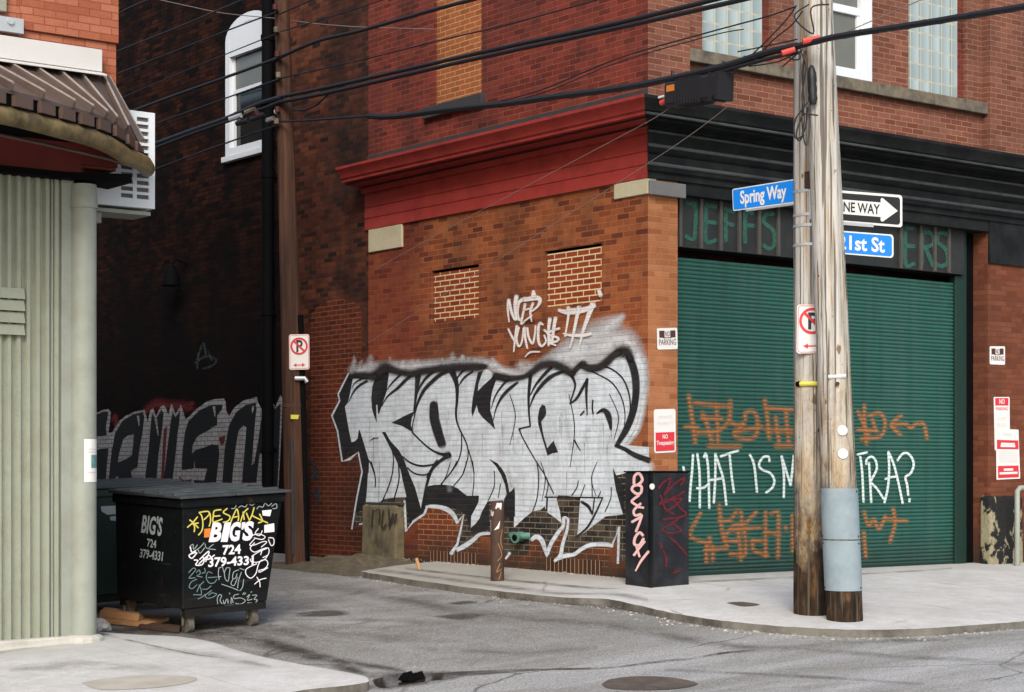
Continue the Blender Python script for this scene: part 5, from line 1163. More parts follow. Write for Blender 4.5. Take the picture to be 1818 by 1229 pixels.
# tall black steel box
e = on_ground(1155, 1052); BX, BYf = e.x, e.y
bw_ = on_y(1223.5, 900, BYf).x - BX; bd_ = on_x(1109.5, 900, BX).y - BYf
zb0 = e.z - 0.02; zb1 = on_y(1155, 838.5, BYf).z
box = thing('steel_cabinet', (BX, BYf, zb0), 'tall black steel box with pink and red graffiti at the building corner', 'cabinet')
mb = MB(); mb.box(BX, BX + bw_, BYf, BYf + bd_, zb0, zb1); mb.build('body', M['scuffed_black'], box, bevel=0.012)
mb = MB(); mb.box(BX - .012, BX + bw_ + .012, BYf - .012, BYf + bd_ + .012, zb1 - 0.001, zb1 + .014); mb.build('top', M['black_plain'], box, bevel=0.004)
mb = MB(); mb.box(BX - .006, BX + .03, BYf - .006, BYf + .03, zb0, zb1 - .003); mb.build('corner_angle', M['dumpster'], box)
mb = MB(); p = on_y(1158, 864, BYf); mb.tube([(BX + .015, BYf - .002, p.z), (BX + .015, BYf - .012, p.z)], .035, 7); mb.build('sticker', M['sign_white'], box)
# round steel bollard
q = on_ground(883, 1031); ztop = at_d(882, 890, (q - CAM).dot(FW)).z; rb = .5 * 24 / F * (q - CAM).dot(FW)
bol = thing('bollard', q, 'rusty brown steel pipe bollard with peeling stickers by the mural', 'bollard')
mb = MB(); mb.tube([q - Vector((0, 0, .1)), (q.x, q.y, ztop - .02), (q.x, q.y, ztop)], [rb, rb, rb * .9], 20); mb.build('post', M['rust'], bol, smooth=True)
M['p_sticker'] = paint('paint_sticker', (0.6, 0.6, 0.6), 'flat', worn=.4)
db = (q - CAM).dot(FW)
def bolpt(px, py, off=0):
    w_ = at_d(px, py, db); l = max(-rb * .97, min(rb * .97, (w_ - q).dot(RT))); return Vector((q.x, q.y, w_.z)) + RT * l - FW * (math.sqrt(rb * rb - l * l) + .002 + off)
mb = MB()
for quad in ([(882, 893), (891, 893), (890, 905), (879, 903)], [(868, 923), (888, 925), (886, 938), (878, 941), (868, 944)], [(869, 905), (877, 909), (875, 917), (869, 915)]): fill(mb, quad, bolpt)
mb.build('sticker', M['p_sticker'], bol)
M['p_rust'] = paint('paint_rust', (0.25, 0.14, 0.06), 'flat')
mb = MB()
for l in ([(885, 965), (891, 985), (884, 995)], [(892, 940), (889, 960), (893, 975)], [(888, 1000), (882, 1015), (890, 1010)], [(890, 1015), (886, 1028)]): stroke(mb, l, 1.6, bolpt)
mb.build('rust_scratch', M['p_rust'], bol)
# weathered concrete block against the wall
ba, bb = yx(718), yx(657); bz = zx(688, 897)
mb = MB(); mb.hexa([(-.16, ba, -.5), (.02, ba, -.5), (.02, bb, -.5), (-.16, bb, -.5), (-.13, ba + .01, bz), (.02, ba + .01, bz), (.02, bb, bz), (-.13, bb, bz)])
cblock = tag(mb.build('concrete_block', M['weathered_block'], bevel=.025, origin=(-.16, ba, zg(-.16, ba))), 'weathered tan concrete block against the mural wall', 'concrete block')
mb = MB(); z2 = bz + 0.005; mb.box(-.1, -.0, ba - 0.02, bb, z2, z2 + .03); mb.build('cap', M['soot_sill'], cblock)
# short wooden stake
c = on_ground(747, 1011); mb = MB(); t = at_d(739, 991, (c - CAM).dot(FW)); mb.tube([c - Vector((0, 0, .05)), t], .022, 6)
tag(mb.build('wooden_stake', M['cardboard']), 'short pale wooden stake leaning at the foot of the mural wall', 'stake')
# heap of earth where the pavement ends
random.seed(9)
ctr = on_ground(585, 1003); mb = MB(); nx, ny = 34, 22
from mathutils import noise as mnoise
R_ = []
for i in range(nx + 1):
    for j in range(ny + 1):
        u, v = i / nx * 2 - 1, j / ny * 2 - 1
        x, y = -0.62 + u * .85, ctr.y + .35 + v * 1.6
        h = max(0, (1 - u * u) * (1 - v * v)) ** .8 * (.10 + .13 * mnoise.noise(Vector((x * 2.3, y * 1.8, 1)))) + .045 * mnoise.noise(Vector((x * 8, y * 8, 3))) * (1 - u * u)
        R_.append((x, y, zroad(x, y) - 0.012 + h))
mb.add(R_, [(i * (ny + 1) + j, (i + 1) * (ny + 1) + j, (i + 1) * (ny + 1) + j + 1, i * (ny + 1) + j + 1) for i in range(nx) for j in range(ny)])
tag(mb.build('soil', M['soil'], smooth=True), 'low heap of earth and grit at the end of the alley pavement', 'soil', kind='stuff')
# grit and crumbs along the kerb and gutter
mb = MB(); random.seed(21)
def crumb(c, s):
    o = [Vector((random.uniform(-1, 1), random.uniform(-1, 1), random.uniform(-.2, .9))) * s for _ in range(5)]
    mb.add([c + k for k in o], [(0, 1, 2), (0, 2, 3), (0, 3, 4), (0, 4, 1), (1, 2, 3), (1, 3, 4)])
for k in range(620):
    i = random.randrange(0, min(len(curb) - 4, 96)); x, y = curb[i]; x2, y2 = curb[i + 1]; t = random.random(); x, y = x + (x2 - x) * t, y + (y2 - y) * t
    x -= abs(random.gauss(0.02, .12)); y -= abs(random.gauss(.02, .1)); crumb(Vector((x, y, zroad(x, y))), random.choice((.006, .009, .012, .02)))
for k in range(500):
    q = on_ground(random.uniform(480, 1250), random.uniform(1045, 1200), zroad); crumb(q, random.choice((.004, .006, .008)))
for k in range(420):
    px, py = random.uniform(170, 800), random.gauss(1150, 40); q = on_ground(px, max(1060, min(1228, py)), zroad); crumb(q, random.choice((.005, .007, .01)))
for k in range(260):
    q = on_ground(random.uniform(600, 1110), 1012, zg); x, y = -abs(random.gauss(.05, .09)), random.uniform(.2, 5.2); crumb(Vector((x, y, zg(x, y))), random.choice((.006, .01, .016)))
tag(mb.build('gravel', M['concrete'], origin=(-3, -2, 0)), 'loose grit along the kerb and gutter', 'gravel', kind='stuff')

M['p_patch'] = paint('paint_patch', (0.07, 0.062, 0.052), 'ground', 0.95, var=.4)
# ------------------------------------------------------------------ covers and patches in the ground
def patch(name, pts, f, m, lift=.004, label=None, cat=None, kind='structure', soft=False):
    P = smooth2([tuple(map(float, q)) for q in pts + pts[:1]], 5)[:-1]; mb = MB(); w3 = [on_ground(x, y, f) for x, y in P]
    w3 = [Vector((p.x, p.y, f(p.x, p.y) + lift)) for p in w3]; c = sum(w3, Vector()) / len(w3); c.z = f(c.x, c.y) + lift
    rings = [[c.lerp(p, t) for p in w3] for t in (.33, .66, 1.0)]
    for r in rings:
        for p in r: p.z = f(p.x, p.y) + lift
    n = len(w3); vs = [c] + sum(rings, []); fs = [(0, 1 + i, 1 + (i + 1) % n) for i in range(n)] + [(1 + k * n + i, 1 + k * n + (i + 1) % n, 1 + (k + 1) * n + (i + 1) % n, 1 + (k + 1) * n + i) for k in (0, 1) for i in range(n)]
    mb.add(vs, fs, [1.0] + [1.0] * n + [0.8] * n + [0.0] * n if soft else None); o = mb.build(name, m)
    return tag(o, label, cat, None, kind)
patch('road_patch', [(516, 1091), (545, 1086), (590, 1083), (622, 1087), (618, 1093), (570, 1096), (530, 1096)], zroad, M['p_patch'], soft=True)
patch('road_patch', [(760, 1095), (800, 1090), (830, 1088), (868, 1093), (850, 1100), (815, 1102), (785, 1099)], zroad, M['p_patch'], soft=True)
patch('road_patch', [(790, 1071), (830, 1067), (852, 1070), (830, 1074), (805, 1074)], zroad, M['p_patch'], soft=True)
patch('manhole_cover', [(1068, 1216), (1085, 1207), (1130, 1202), (1190, 1204), (1232, 1212), (1235, 1218), (1190, 1225), (1120, 1227), (1080, 1223)], zroad, M['iron'], .006, 'worn brown round manhole cover in the street at the front', 'manhole cover', 'thing')
patch('utility_cover', [(1290, 1074), (1318, 1071), (1349, 1075), (1320, 1079)], zg, M['iron'], .005, 'small dark iron cover in the pale pavement left of the poles', 'cover', 'thing')
patch('utility_cover', [(145, 1213), (190, 1205), (270, 1199), (345, 1203), (335, 1213), (270, 1222), (180, 1225)], zg, flat('pave_ring', (0.40, 0.37, 0.32), .9, var=.2, sc=12, dirt=(.25, .22, .18), dirt_amt=.6), .004, 'worn round cover set in the left-hand pavement', 'cover', 'thing')
M['p_ring'] = None
def water():
    m = Mat('puddle_water', 0.05, spec=0.6); m.col((0.03, 0.022, 0.018)); return m.m
patch('puddle', [(660, 1208), (700, 1200), (760, 1196), (806, 1197), (808, 1204), (770, 1209), (720, 1216), (675, 1222)], zroad, water(), .004)
patch('road_patch', [(640, 1222), (655, 1206), (700, 1194), (740, 1191), (815, 1194), (830, 1201), (780, 1214), (720, 1222), (680, 1229)], zroad, M['p_patch'], .002, soft=True)
mb = MB(); q = on_ground(737, 1208, zroad)
for k in range(9):
    s = random.uniform(.02, .055); c = q + Vector((random.uniform(-.12, .12), random.uniform(-.1, .1), .01)); mb.hexa([c + Vector((-s, -s, 0)), c + Vector((s, -s * .7, 0)), c + Vector((s, s, 0)), c + Vector((-s, s * .8, 0)), c + Vector((-s * .6, -s * .6, s)), c + Vector((s * .5, -s * .4, s * 1.2)), c + Vector((s * .6, s * .6, s * .9)), c + Vector((-s * .5, s * .6, s * .8))])
tag(mb.build('litter', M['black_plain']), 'clump of dark wet litter beside the puddle at the kerb corner', 'litter')
def RG(f): return lambda px, py, off=0: (lambda q: Vector((q.x, q.y, f(q.x, q.y) + off)))(on_ground(px, py, f))
M['p_stain_shade'] = paint('paint_ground_stain_shade', (0.055, 0.045, 0.036), 'ground', 0.95, var=.4); M['p_tar'] = paint('paint_tar', (0.035, 0.032, 0.028), 'ground', 0.8); M['p_damp'] = paint('paint_damp', (0.11, 0.10, 0.085), 'ground', 0.9, var=.3)
st = MB(); st.mat(0)
for pts, w, a_ in (([(640, 1021), (720, 1032), (830, 1048), (950, 1063), (1080, 1080), (1200, 1097), (1330, 1113), (1450, 1121), (1560, 1123), (1680, 1119), (1818, 1108)], [6, 7, 9, 9, 10, 9, 8, 9, 10, 10, 9], .75),
                   ([(170, 1120), (300, 1122), (420, 1130), (520, 1155), (600, 1180), (660, 1205)], [20, 34, 36, 26, 24, 18], .85), ([(210, 1105), (330, 1112), (460, 1112), (540, 1130)], [26, 40, 30, 16], .8), ([(470, 1140), (560, 1165), (640, 1180), (720, 1192)], [16, 16, 14, 10], .7), ([(650, 1205), (740, 1200), (860, 1196), (960, 1190), (1060, 1187)], [26, 22, 8, 5, 4], .8)): stroke(st, pts, w, RG(zroad), .004, .95, al=a_, taper=.2)  # wide strokes under and beside the dumpster paint in its contact shade
st.mat(1)
for pts, w in (([(1050, 1189), (1100, 1185), (1160, 1177), (1230, 1170), (1290, 1160), (1340, 1156)], [1.5, 2.5, 4, 3.5, 3, 1.5]), ([(800, 1196), (880, 1192), (960, 1190), (1050, 1189)], 1.6), ([(980, 1240), (1100, 1230)], 2)): stroke(st, pts, w, RG(zroad), .008, .5, taper=.2)
st.mat(2)
for pts, w, a_ in (([(480, 1032), (600, 1046), (720, 1066), (830, 1086), (930, 1098), (1060, 1108), (1200, 1118)], [22, 24, 22, 20, 16, 16, 12], .55), ([(1080, 1112), (1200, 1132), (1300, 1148), (1400, 1150)], [14, 18, 16, 8], .5), ([(1310, 1160), (1420, 1150), (1540, 1140), (1680, 1136), (1830, 1124)], [10, 14, 12, 12, 12], .5), ([(1430, 1154), (1560, 1164), (1700, 1172), (1830, 1182)], [8, 12, 11, 9], .5), ([(1180, 1190), (1320, 1197), (1480, 1205), (1640, 1216)], [6, 8, 7, 6], .5), ([(500, 1100), (560, 1118), (700, 1135), (820, 1140)], [14, 20, 22, 10], .35), ([(740, 1150), (900, 1160), (1060, 1150)], [12, 22, 12], .35), ([(640, 1100), (760, 1106), (900, 1104)], [8, 12, 8], .3)): stroke(st, pts, w, RG(zroad), .006, .95, al=a_, taper=.3)
tag(st.build('road_stain_and_shade', [M['p_stain_shade'], M['p_tar'], M['p_damp']], origin=(0, 0, 0)), kind='structure')
st = MB(); st.mat(0)
for pts, w, a_ in (([(10, 1134), (100, 1132), (170, 1126), (240, 1140), (330, 1160), (400, 1170)], [5, 5, 7, 4, 3, 2], .7), ([(20, 1190), (140, 1182), (300, 1190)], [16, 22, 14], .3), ([(260, 1150), (380, 1165), (480, 1185)], [10, 16, 10], .3), ([(0, 1160), (60, 1150)], 6, .3)): stroke(st, pts, w, RG(zg), .004, .9, al=a_, taper=.3)
st.mat(1)
for pts, w, a_ in (([(660, 1012), (760, 1024), (900, 1043), (1040, 1060), (1150, 1074)], [8, 9, 10, 9, 7], .5), ([(720, 1010), (860, 1026), (1000, 1040), (1110, 1050)], [6, 6, 6, 5], .6), ([(1230, 1034), (1400, 1026), (1560, 1018), (1690, 1010)], [5, 4, 4, 4], .5)): stroke(st, pts, w, RG(zg), .004, .95, al=a_, taper=.2)
tag(st.build('pavement_stain', [M['p_tar'], M['p_stain_shade']], origin=(0, 0, 0)), kind='structure')
# railing post at the right edge
rp = on_y(1806, 872, -.35); zbase = zg(rp.x, -.35)
mb = MB(); mb.tube([(rp.x, -.35, zbase), (rp.x, -.35, rp.z), (rp.x + .05, -.35, rp.z + .04), (rp.x + 2.5, -.35, rp.z + .06)], .035, 10)
mb.tube([(rp.x + 2.4, -.35, zbase), (rp.x + 2.4, -.35, rp.z + .06)], .035, 10)
tag(mb.build('railing', M['column'], smooth=True), 'pale painted pipe railing by the stone base at the right edge', 'railing')

# ------------------------------------------------------------------ graffiti and painted lettering (flat paint on the surfaces)
Z1 = zt(600, 640, 6.06); Z2 = zt(880, 640, 6.06); Z3 = zt(600, 820, 5.587); Z4 = zt(880, 820, 5.05); ZI = lambda x, y: (x, y)
ZA = zt(560, 640, 3.841)
M['p_white'] = paint('paint_white', (0.58, 0.645, 0.705), mort=(0.17, 0.18, 0.20), mort_amt=0.7, streak=(0.43, 0.41, 0.42), worn=0.16)
M['p_black'] = paint('paint_black', (0.011, 0.011, 0.013), mort=(0.05, 0.045, 0.042), mort_amt=0.4, var=0.3)
M['p_black_thin'] = paint('paint_black_thin', (0.014, 0.013, 0.014), mort=(0.27, 0.21, 0.14), mort_amt=0.7, var=0.4, worn=0.2, full=True)
M['p_haze'] = paint('paint_white_spray', (0.62, 0.65, 0.68), mort=(0.14, 0.10, 0.09), mort_amt=0.6, worn=0.4)
M['p_bhaze'] = paint('paint_black_spray', (0.014, 0.013, 0.014), mort=(0.05, 0.03, 0.025), mort_amt=0.5)
M['p_smear'] = paint('paint_grey_smear', (0.33, 0.36, 0.33), mort=(0.2, 0.2, 0.2), mort_amt=0.5, worn=0.5)
W_, B_, T_, H_, K_, S_ = range(6)
MUR = [M['p_white'], M['p_black'], M['p_black_thin'], M['p_haze'], M['p_bhaze'], M['p_smear']]
PW = PX(0.0)
mur = MB()
L1, L2, L3, L4 = .0045, .0075, .0105, .0135
# white mist above the piece
mur.mat(H_)
for pts, w, al in (([(628, 664), (660, 652), (720, 650), (790, 648), (850, 645), (880, 648)], [26, 34, 36, 40, 40, 30], .8), ([(880, 654), (930, 664), (985, 640), (1030, 620)], [30, 34, 60, 90], .95), ([(975, 650), (1030, 615), (1075, 585), (1105, 562)], [50, 100, 80, 24], .8), ([(1020, 640), (1070, 615), (1110, 605), (1132, 640), (1140, 690)], [90, 110, 80, 56, 44], .9), ([(1138, 640), (1142, 700), (1131, 760), (1108, 795)], [40, 32, 26, 14], .95), ([(1040, 650), (1080, 640)], 70, .8), ([(1000, 650), (960, 655), (925, 650)], 40, .6)):
    stroke(mur, pts, [q * .72 for q in w] if isinstance(w, list) else w * .72, PW, L1 - .003, .95, al=al)
random.seed(31)
for k in range(26):
    x = random.uniform(625, 880); y = 652 + random.uniform(-6, 6); stroke(mur, [(x, y + 8), (x + random.uniform(-4, 8), y - random.uniform(6, 20))], [random.uniform(14, 24), random.uniform(5, 12)], PW, L1 - .002, .95, al=random.uniform(.25, .6))
# dark body of the piece
Bp = [ZA(*p) for p in ((222, 95), (160, 228), (168, 275), (118, 378), (150, 470), (190, 670), (290, 612), (320, 765), (282, 930), (248, 1125), (372, 1105))]
Bp += [(657, 897), (716, 897), (722, 938), (736, 924), (754, 911), (760, 902), (772, 902), (795, 904), (807, 913), (812, 925), (822, 915), (812, 963), (808, 973), (815, 972), (838, 960), (851, 946), (868, 945), (880, 985), (935, 985), (945, 957), (953, 955), (959, 955), (967, 969), (971, 984), (977, 968), (991, 941), (1000, 921), (1007, 922), (997, 984), (1000, 984), (1019, 980), (1034, 970), (1050, 966), (1078, 964), (1085, 968), (1098, 936), (1099, 996), (1116, 996), (1116, 830), (1070, 800), (700, 800), (660, 720), (640, 672)]
mur.mat(T_); fill(mur, [p for p in Bp], PW, L1)
mur.mat(B_); fill(mur, [ZA(*p) for p in ((222, 95), (162, 228), (170, 275), (120, 378), (152, 470), (192, 668), (288, 610), (322, 765), (290, 920), (262, 1050), (340, 1010), (420, 700), (420, 300), (340, 120))], PW, L1 + .0012)
fill(mur, [(714, 850), (728, 936), (757, 906), (772, 898), (800, 900), (826, 912), (838, 950), (868, 940), (868, 850)], PW, L1 + .0012)
# white outline along its edge
mur.mat(W_)
def outline(pts, w, tf=ZI): stroke(mur, pts, w, PW, L1 + .003, .35, tf=tf, curve=False)
outline([(225, 90), (155, 230), (165, 275), (112, 378)], [3, 3.4, 3.4, 4], ZA); outline([(112, 378), (150, 480), (182, 690), (235, 672), (292, 625), (318, 760), (282, 940), (248, 1150)], [3, 3.4, 3.6, 6, 3.4, 3.4, 3.4, 3.2], ZA)
outline([(300, 1118), (345, 1108), (372, 1100)], [3, 5, 6], ZA)
outline([(718, 890), (721, 944), (734, 926), (753, 913), (759, 899)], 5)
stroke(mur, [(757, 900), (766, 899), (782, 901), (796, 906), (806, 916), (812, 928)], [5, 7, 9, 10, 9, 6], PW, L1 + .003, .3)
outline([(811, 929), (823, 914), (819, 936), (812, 966), (801, 983)], [5, 4, 4, 5, 8]); stroke(mur, [(812, 976), (826, 969), (840, 959), (852, 949), (869, 947)], [9, 10, 9, 7, 6], PW, L1 + .003, .3)
stroke(mur, [(944, 958), (953, 953), (962, 960), (967, 974), (971, 988)], [8, 10, 10, 8, 4], PW, L1 + .003, .3); stroke(mur, [(972, 984), (978, 966), (992, 944), (1000, 934), (1001, 920), (1009, 921)], [7, 8, 8, 7, 7, 4], PW, L1 + .003, .3)
stroke(mur, [(1009, 921), (1007, 940), (999, 966), (995, 986), (985, 996)], [5, 6, 7, 8, 6], PW, L1 + .003, .3); stroke(mur, [(990, 992), (1004, 987), (1020, 984), (1034, 974), (1052, 967), (1078, 967), (1087, 970)], [8, 9, 8, 8, 9, 9, 6], PW, L1 + .003, .3)
outline([(1086, 970), (1099, 935), (1097, 1000)], [6, 6, 5]); stroke(mur, [(905, 982), (898, 992)], [6, 4], PW, L1 + .003, .3)
# white letters, one body; black shapes and lines lie on top
Wp = [Z1(*p) for p in ((160, 190), (140, 310), (110, 450), (75, 500), (92, 600), (120, 760), (145, 880), (180, 872), (212, 840), (222, 760), (232, 742), (250, 800), (290, 930), (335, 1080), (330, 1212))]
Wp += [Z3(*p) for p in ((298, 110), (290, 250), (282, 350), (270, 450), (330, 425), (420, 395), (455, 370), (560, 355), (690, 350), (720, 420), (825, 462), (850, 360), (872, 262), (900, 240), (960, 229), (1050, 228), (1130, 237), (1185, 262), (1232, 300), (1280, 337), (1400, 335), (1395, 400), (1370, 450), (1322, 540), (1318, 655), (1360, 620), (1405, 560), (1425, 500), (1485, 392), (1640, 382))]
Wp += [Z4(*p) for p in ((60, 395), (90, 350), (165, 300), (165, 592), (250, 510), (330, 445), (400, 432), (440, 400), (455, 450), (530, 500), (592, 552), (575, 440), (545, 335), (560, 300), (640, 305), (760, 322), (752, 400), (745, 520), (730, 672), (790, 640), (880, 570), (985, 490), (1140, 474), (1120, 400), (1085, 250), (1060, 130), (1200, 90), (1350, 82), (1376, 80))]
Wp += [Z2(*p) for p in ((1650, 1180), (1652, 932), (1390, 912), (1500, 740), (1560, 500), (1600, 250), (1590, 60), (1540, -60), (1440, -90), (1300, -60), (1180, 20), (1060, 50), (930, 40), (820, 110), (700, 50), (560, 40), (430, 110), (330, 170), (150, 180), (0, 165))]
Wp += [Z1(*p) for p in ((1600, 90), (1400, 100), (1180, 110), (950, 130), (700, 150), (540, 130), (400, 190), (280, 205))]
mur.mat(W_); fill(mur, Wp, PW, L2)
mur.mat(H_); stroke(mur, [(1100, 815), (1130, 822), (1152, 828)], [10, 22, 26], PW, L2 - .002, .6, al=.9)
mur.mat(S_)
for pts in ([(1020, 560), (1150, 560), (1150, 690), (1130, 1040), (1090, 1040), (1085, 760), (1040, 900), (1020, 900)], [(1190, 890), (1225, 900), (1215, 1040), (1190, 1050)], [(1190, 1140), (1240, 1110), (1250, 1212), (1190, 1212)], [(960, 650), (1150, 640), (1150, 690), (960, 690)]): fill(mur, pts, PW, L3 - .002, tf=Z2)
mur.mat(B_)
def bfill(pts, tf, curve=True): fill(mur, pts, PW, L3, tf=tf, curve=False)
def line(pts, w, tf, soft=.3): stroke(mur, pts, [q * 1.12 for q in w] if isinstance(w, (list, tuple)) else w * 1.12, PW, L4, soft, tf=tf)
# first letter
bfill([(400, 190), (450, 90), (545, 60), (548, 150), (525, 330), (488, 440), (440, 585), (428, 560), (425, 475), (410, 480), (418, 670), (390, 600), (365, 520), (358, 400), (370, 280)], Z1)
bfill([(575, 672), (690, 610), (828, 545), (795, 620), (785, 690), (805, 775), (690, 705)], Z1)
bfill([(678, 767), (684, 767), (693, 783), (708, 799), (716, 813), (726, 840), (737, 866), (747.5, 903), (735, 908), (722, 900), (721, 880), (715, 854), (711, 834), (701, 812), (690, 790)], ZI)
line([(338, 1080), (365, 1140), (390, 1212)], 2.4, Z1); line([(330, 0), (362, 110), (372, 200), (368, 250)], 2.2, Z3)
line([(550, 0), (540, 110), (500, 250), (435, 400)], 2.2, Z3); line([(600, 30), (605, 180), (560, 355)], 2.4, Z3); line([(580, 960), (598, 1060), (590, 1212)], 1.8, Z1)
line([(118, 445), (165, 345), (225, 275), (310, 222)], [1.5, 3.6, 5, 5], Z1, .5); line([(148, 300), (185, 240), (260, 195)], [1.2, 2.6, 4], Z1, .5)
line([(470, 495), (535, 385), (640, 300), (735, 205), (800, 160)], [1.5, 3.5, 6, 7, 5], Z1, .5); line([(525, 320), (580, 245), (665, 160)], [1.5, 3.5, 5], Z1, .5)
line([(345, 860), (390, 840), (440, 835)], [1, 2, .8], Z1)
# second letter
line([(862, 165), (842, 350), (818, 545)], [11, 6, 3], Z1); line([(845, 380), (885, 280), (955, 180), (1050, 105)], [1.5, 4, 6, 6], Z1, .5)
line([(812, 650), (850, 480), (920, 330), (1000, 240), (1100, 155), (1200, 115)], [2, 4.5, 7, 8, 8, 5], Z1, .5); line([(812, 640), (800, 720), (805, 780)], 2, Z1)
line([(1030, 470), (1036, 620), (1075, 770), (1118, 905)], [14, 17, 17, 15], Z1, .25); bfill([(985, 560), (990, 470), (1030, 435), (1072, 470), (1085, 560), (1085, 640), (1010, 660)], Z1)
line([(800, 775), (950, 920), (1070, 995), (1190, 1020)], [3, 3, 4, 9], Z1); line([(1178, 1012), (1185, 1030)], 13, Z1); line([(1180, 1030), (1090, 1090), (1005, 1180), (965, 1260)], [7, 6, 5.5, 5.5], Z1)
line([(985, -10), (925, 90), (880, 230), (832, 455)], [5.5, 5.5, 5, 3], Z3); line([(690, 1030), (780, 1100), (900, 1135), (1030, 1118), (1090, 1085)], [2, 3, 3.4, 3, 2], Z1); line([(690, 60), (760, 115), (860, 130), (925, 98)], 2.6, Z3)
line([(1225, 110), (1275, 250), (1282, 400), (1270, 590), (1300, 720), (1385, 900), (1398, 1040), (1345, 1215)], [12, 8, 5.5, 4, 3, 2.6, 2, 2], Z1); line([(1328, 790), (1328, 950), (1290, 1090), (1210, 1215)], [2, 2.4, 2.2, 2], Z1); line([(1405, 960), (1440, 1090), (1465, 1215)], 2, Z1)
line([(1180, -5), (1115, 110), (1020, 222)], 2, Z3); line([(1275, -5), (1240, 120), (1148, 238)], 2, Z3); line([(1335, -5), (1350, 150), (1335, 335)], 1.8, Z3); line([(1550, 90), (1550, 240), (1490, 385)], 1.8, Z3); line([(1612, 220), (1590, 355)], 1.5, Z3)
# third letter
bfill([(1505, 130), (1560, 110), (1510, 260), (1506, 330), (1560, 272), (1640, 200), (1690, 150), (1702, 210), (1660, 330), (1640, 450), (1640, 540), (1668, 640), (1692, 745), (1640, 690), (1560, 620), (1510, 555), (1492, 480), (1448, 610), (1435, 540), (1450, 400), (1478, 250)], Z1)
line([(1270, 215), (1310, 150), (1360, 100)], [2, 4, 4], Z1, .5); line([(1298, 275), (1360, 185), (1450, 118)], [2, 4.5, 4], Z1, .5); line([(1648, 520), (1690, 390), (1760, 280), (1830, 215), (1900, 190)], [1.5, 3, 4.5, 4, 3], Z1, .5); line([(1672, 640), (1700, 520), (1760, 400), (1840, 310), (1930, 240)], [1.5, 3, 6, 7, 5], Z1, .5)
bfill([(1628, 1062), (1645, 1068), (1720, 1110), (1790, 1205), (1806, 1240), (1830, 1330), (1845, 1420), (1870, 1400), (1900, 1360), (1905, 1440), (1905, 1680), (1790, 1690), (1785, 1500), (1815, 1440), (1800, 1350), (1760, 1240), (1700, 1140)], Z1)
# fourth letter
line([(375, 160), (355, 380), (358, 560), (372, 705)], [7, 5, 3.6, 3], Z2); line([(372, 708), (300, 725), (252, 738)], 3, Z2); line([(252, 738), (285, 820), (350, 940), (450, 1110), (530, 1230)], [3, 2.4, 2.2, 2, 2], Z2)
line([(370, 8), (385, 130), (372, 320), (332, 442)], 2, Z4); line([(455, 140), (470, 210), (450, 312)], 1.8, Z4); line([(440, 120), (520, 285)], 2, Z4)
line([(372, 375), (430, 265), (520, 155), (600, 75)], [2, 4.5, 7, 6], Z2, .5); line([(368, 500), (420, 370), (520, 240), (620, 160), (760, 110)], [2, 5, 8, 8, 5], Z2, .5)
bfill([(470, 520), (500, 475), (535, 490), (545, 560), (535, 600), (492, 660), (505, 760), (530, 860), (556, 945), (590, 900), (622, 866), (650, 930), (672, 990), (610, 1000), (556, 1026), (530, 930), (490, 800), (458, 690), (453, 610)], Z2)
line([(740, 105), (815, 165), (855, 260), (835, 350), (800, 465)], [7, 6, 4, 3, 3], Z2); line([(800, 465), (870, 410), (940, 290), (985, 205)], [3, 5, 6, 5], Z2, .4); line([(985, 200), (975, 350), (985, 590)], [5, 5, 2], Z2, .4)
line([(1045, 430), (1040, 500), (1048, 575)], 3, Z2); line([(912, 590), (952, 545)], 3, Z2); line([(1085, 572), (1160, 535), (1215, 600), (1240, 740)], [2, 8, 11, 4], Z2, .3); line([(848, 860), (880, 920), (912, 972)], [3, 2.4, 1.6], Z2)
line([(935, 75), (1100, 150), (1250, 240), (1350, 390), (1390, 560), (1385, 700)], [3, 2.6, 2.6, 2.4, 2, 1.4], Z2); line([(1150, 60), (1260, 100), (1370, 200), (1435, 360), (1448, 520), (1430, 620)], [3, 3, 3, 3, 2.4, 1.6], Z2)
line([(1425, -60), (1475, 60), (1505, 200), (1508, 370), (1475, 560), (1405, 740), (1310, 900)], [12, 14, 14, 13, 13, 12, 8], Z2, .3); line([(1290, 915), (1390, 955), (1500, 1020), (1650, 1075)], [6, 7, 9, 10], Z2, .2)
bfill([(1050, 52), (1085, 130), (1140, 210), (1152, 250), (1152, 462), (1120, 400), (1080, 260), (1060, 150)], Z4)
line([(440, 316), (700, 318), (962, 322)], 2.4, Z4); line([(958, 322), (900, 450), (820, 590), (722, 672)], [2.4, 3.4, 4, 3], Z4); bfill([(762, 340), (820, 380), (868, 475), (880, 330)], Z4) if False else line([(770, 360), (830, 400), (866, 470)], [5, 6, 3], Z4); line([(885, 330), (868, 470)], 2.4, Z4)
for l in ([(740, 170), (728, 230), (682, 300)], [(800, 205), (762, 310)], [(862, 170), (866, 312)], [(942, 265), (920, 318)], [(1036, 230), (1030, 330), (980, 448)]): line(l, 1.8, Z4)
line([(462, 325), (456, 440)], 3, Z4)
random.seed(17)
for k in range(34):
    x = random.uniform(650, 1110); y = random.uniform(700, 860); stroke(mur, [(x, y), (x + random.uniform(-1, 1), y + random.uniform(14, 60))], [1.6, .7], PW, L4, .6, al=random.uniform(.15, .5), taper=.3)
for pts in ([(1010, 700), (1020, 760), (1012, 830)], [(960, 820), (968, 850), (962, 890)], [(905, 700), (915, 740), (905, 790)], [(800, 820), (790, 850), (772, 878)], [(1060, 820), (1050, 850), (1058, 880)], [(1082, 700), (1098, 740), (1090, 780)]): line(pts, [1.2, 1.8, 1], ZI)
mur.mat(H_)
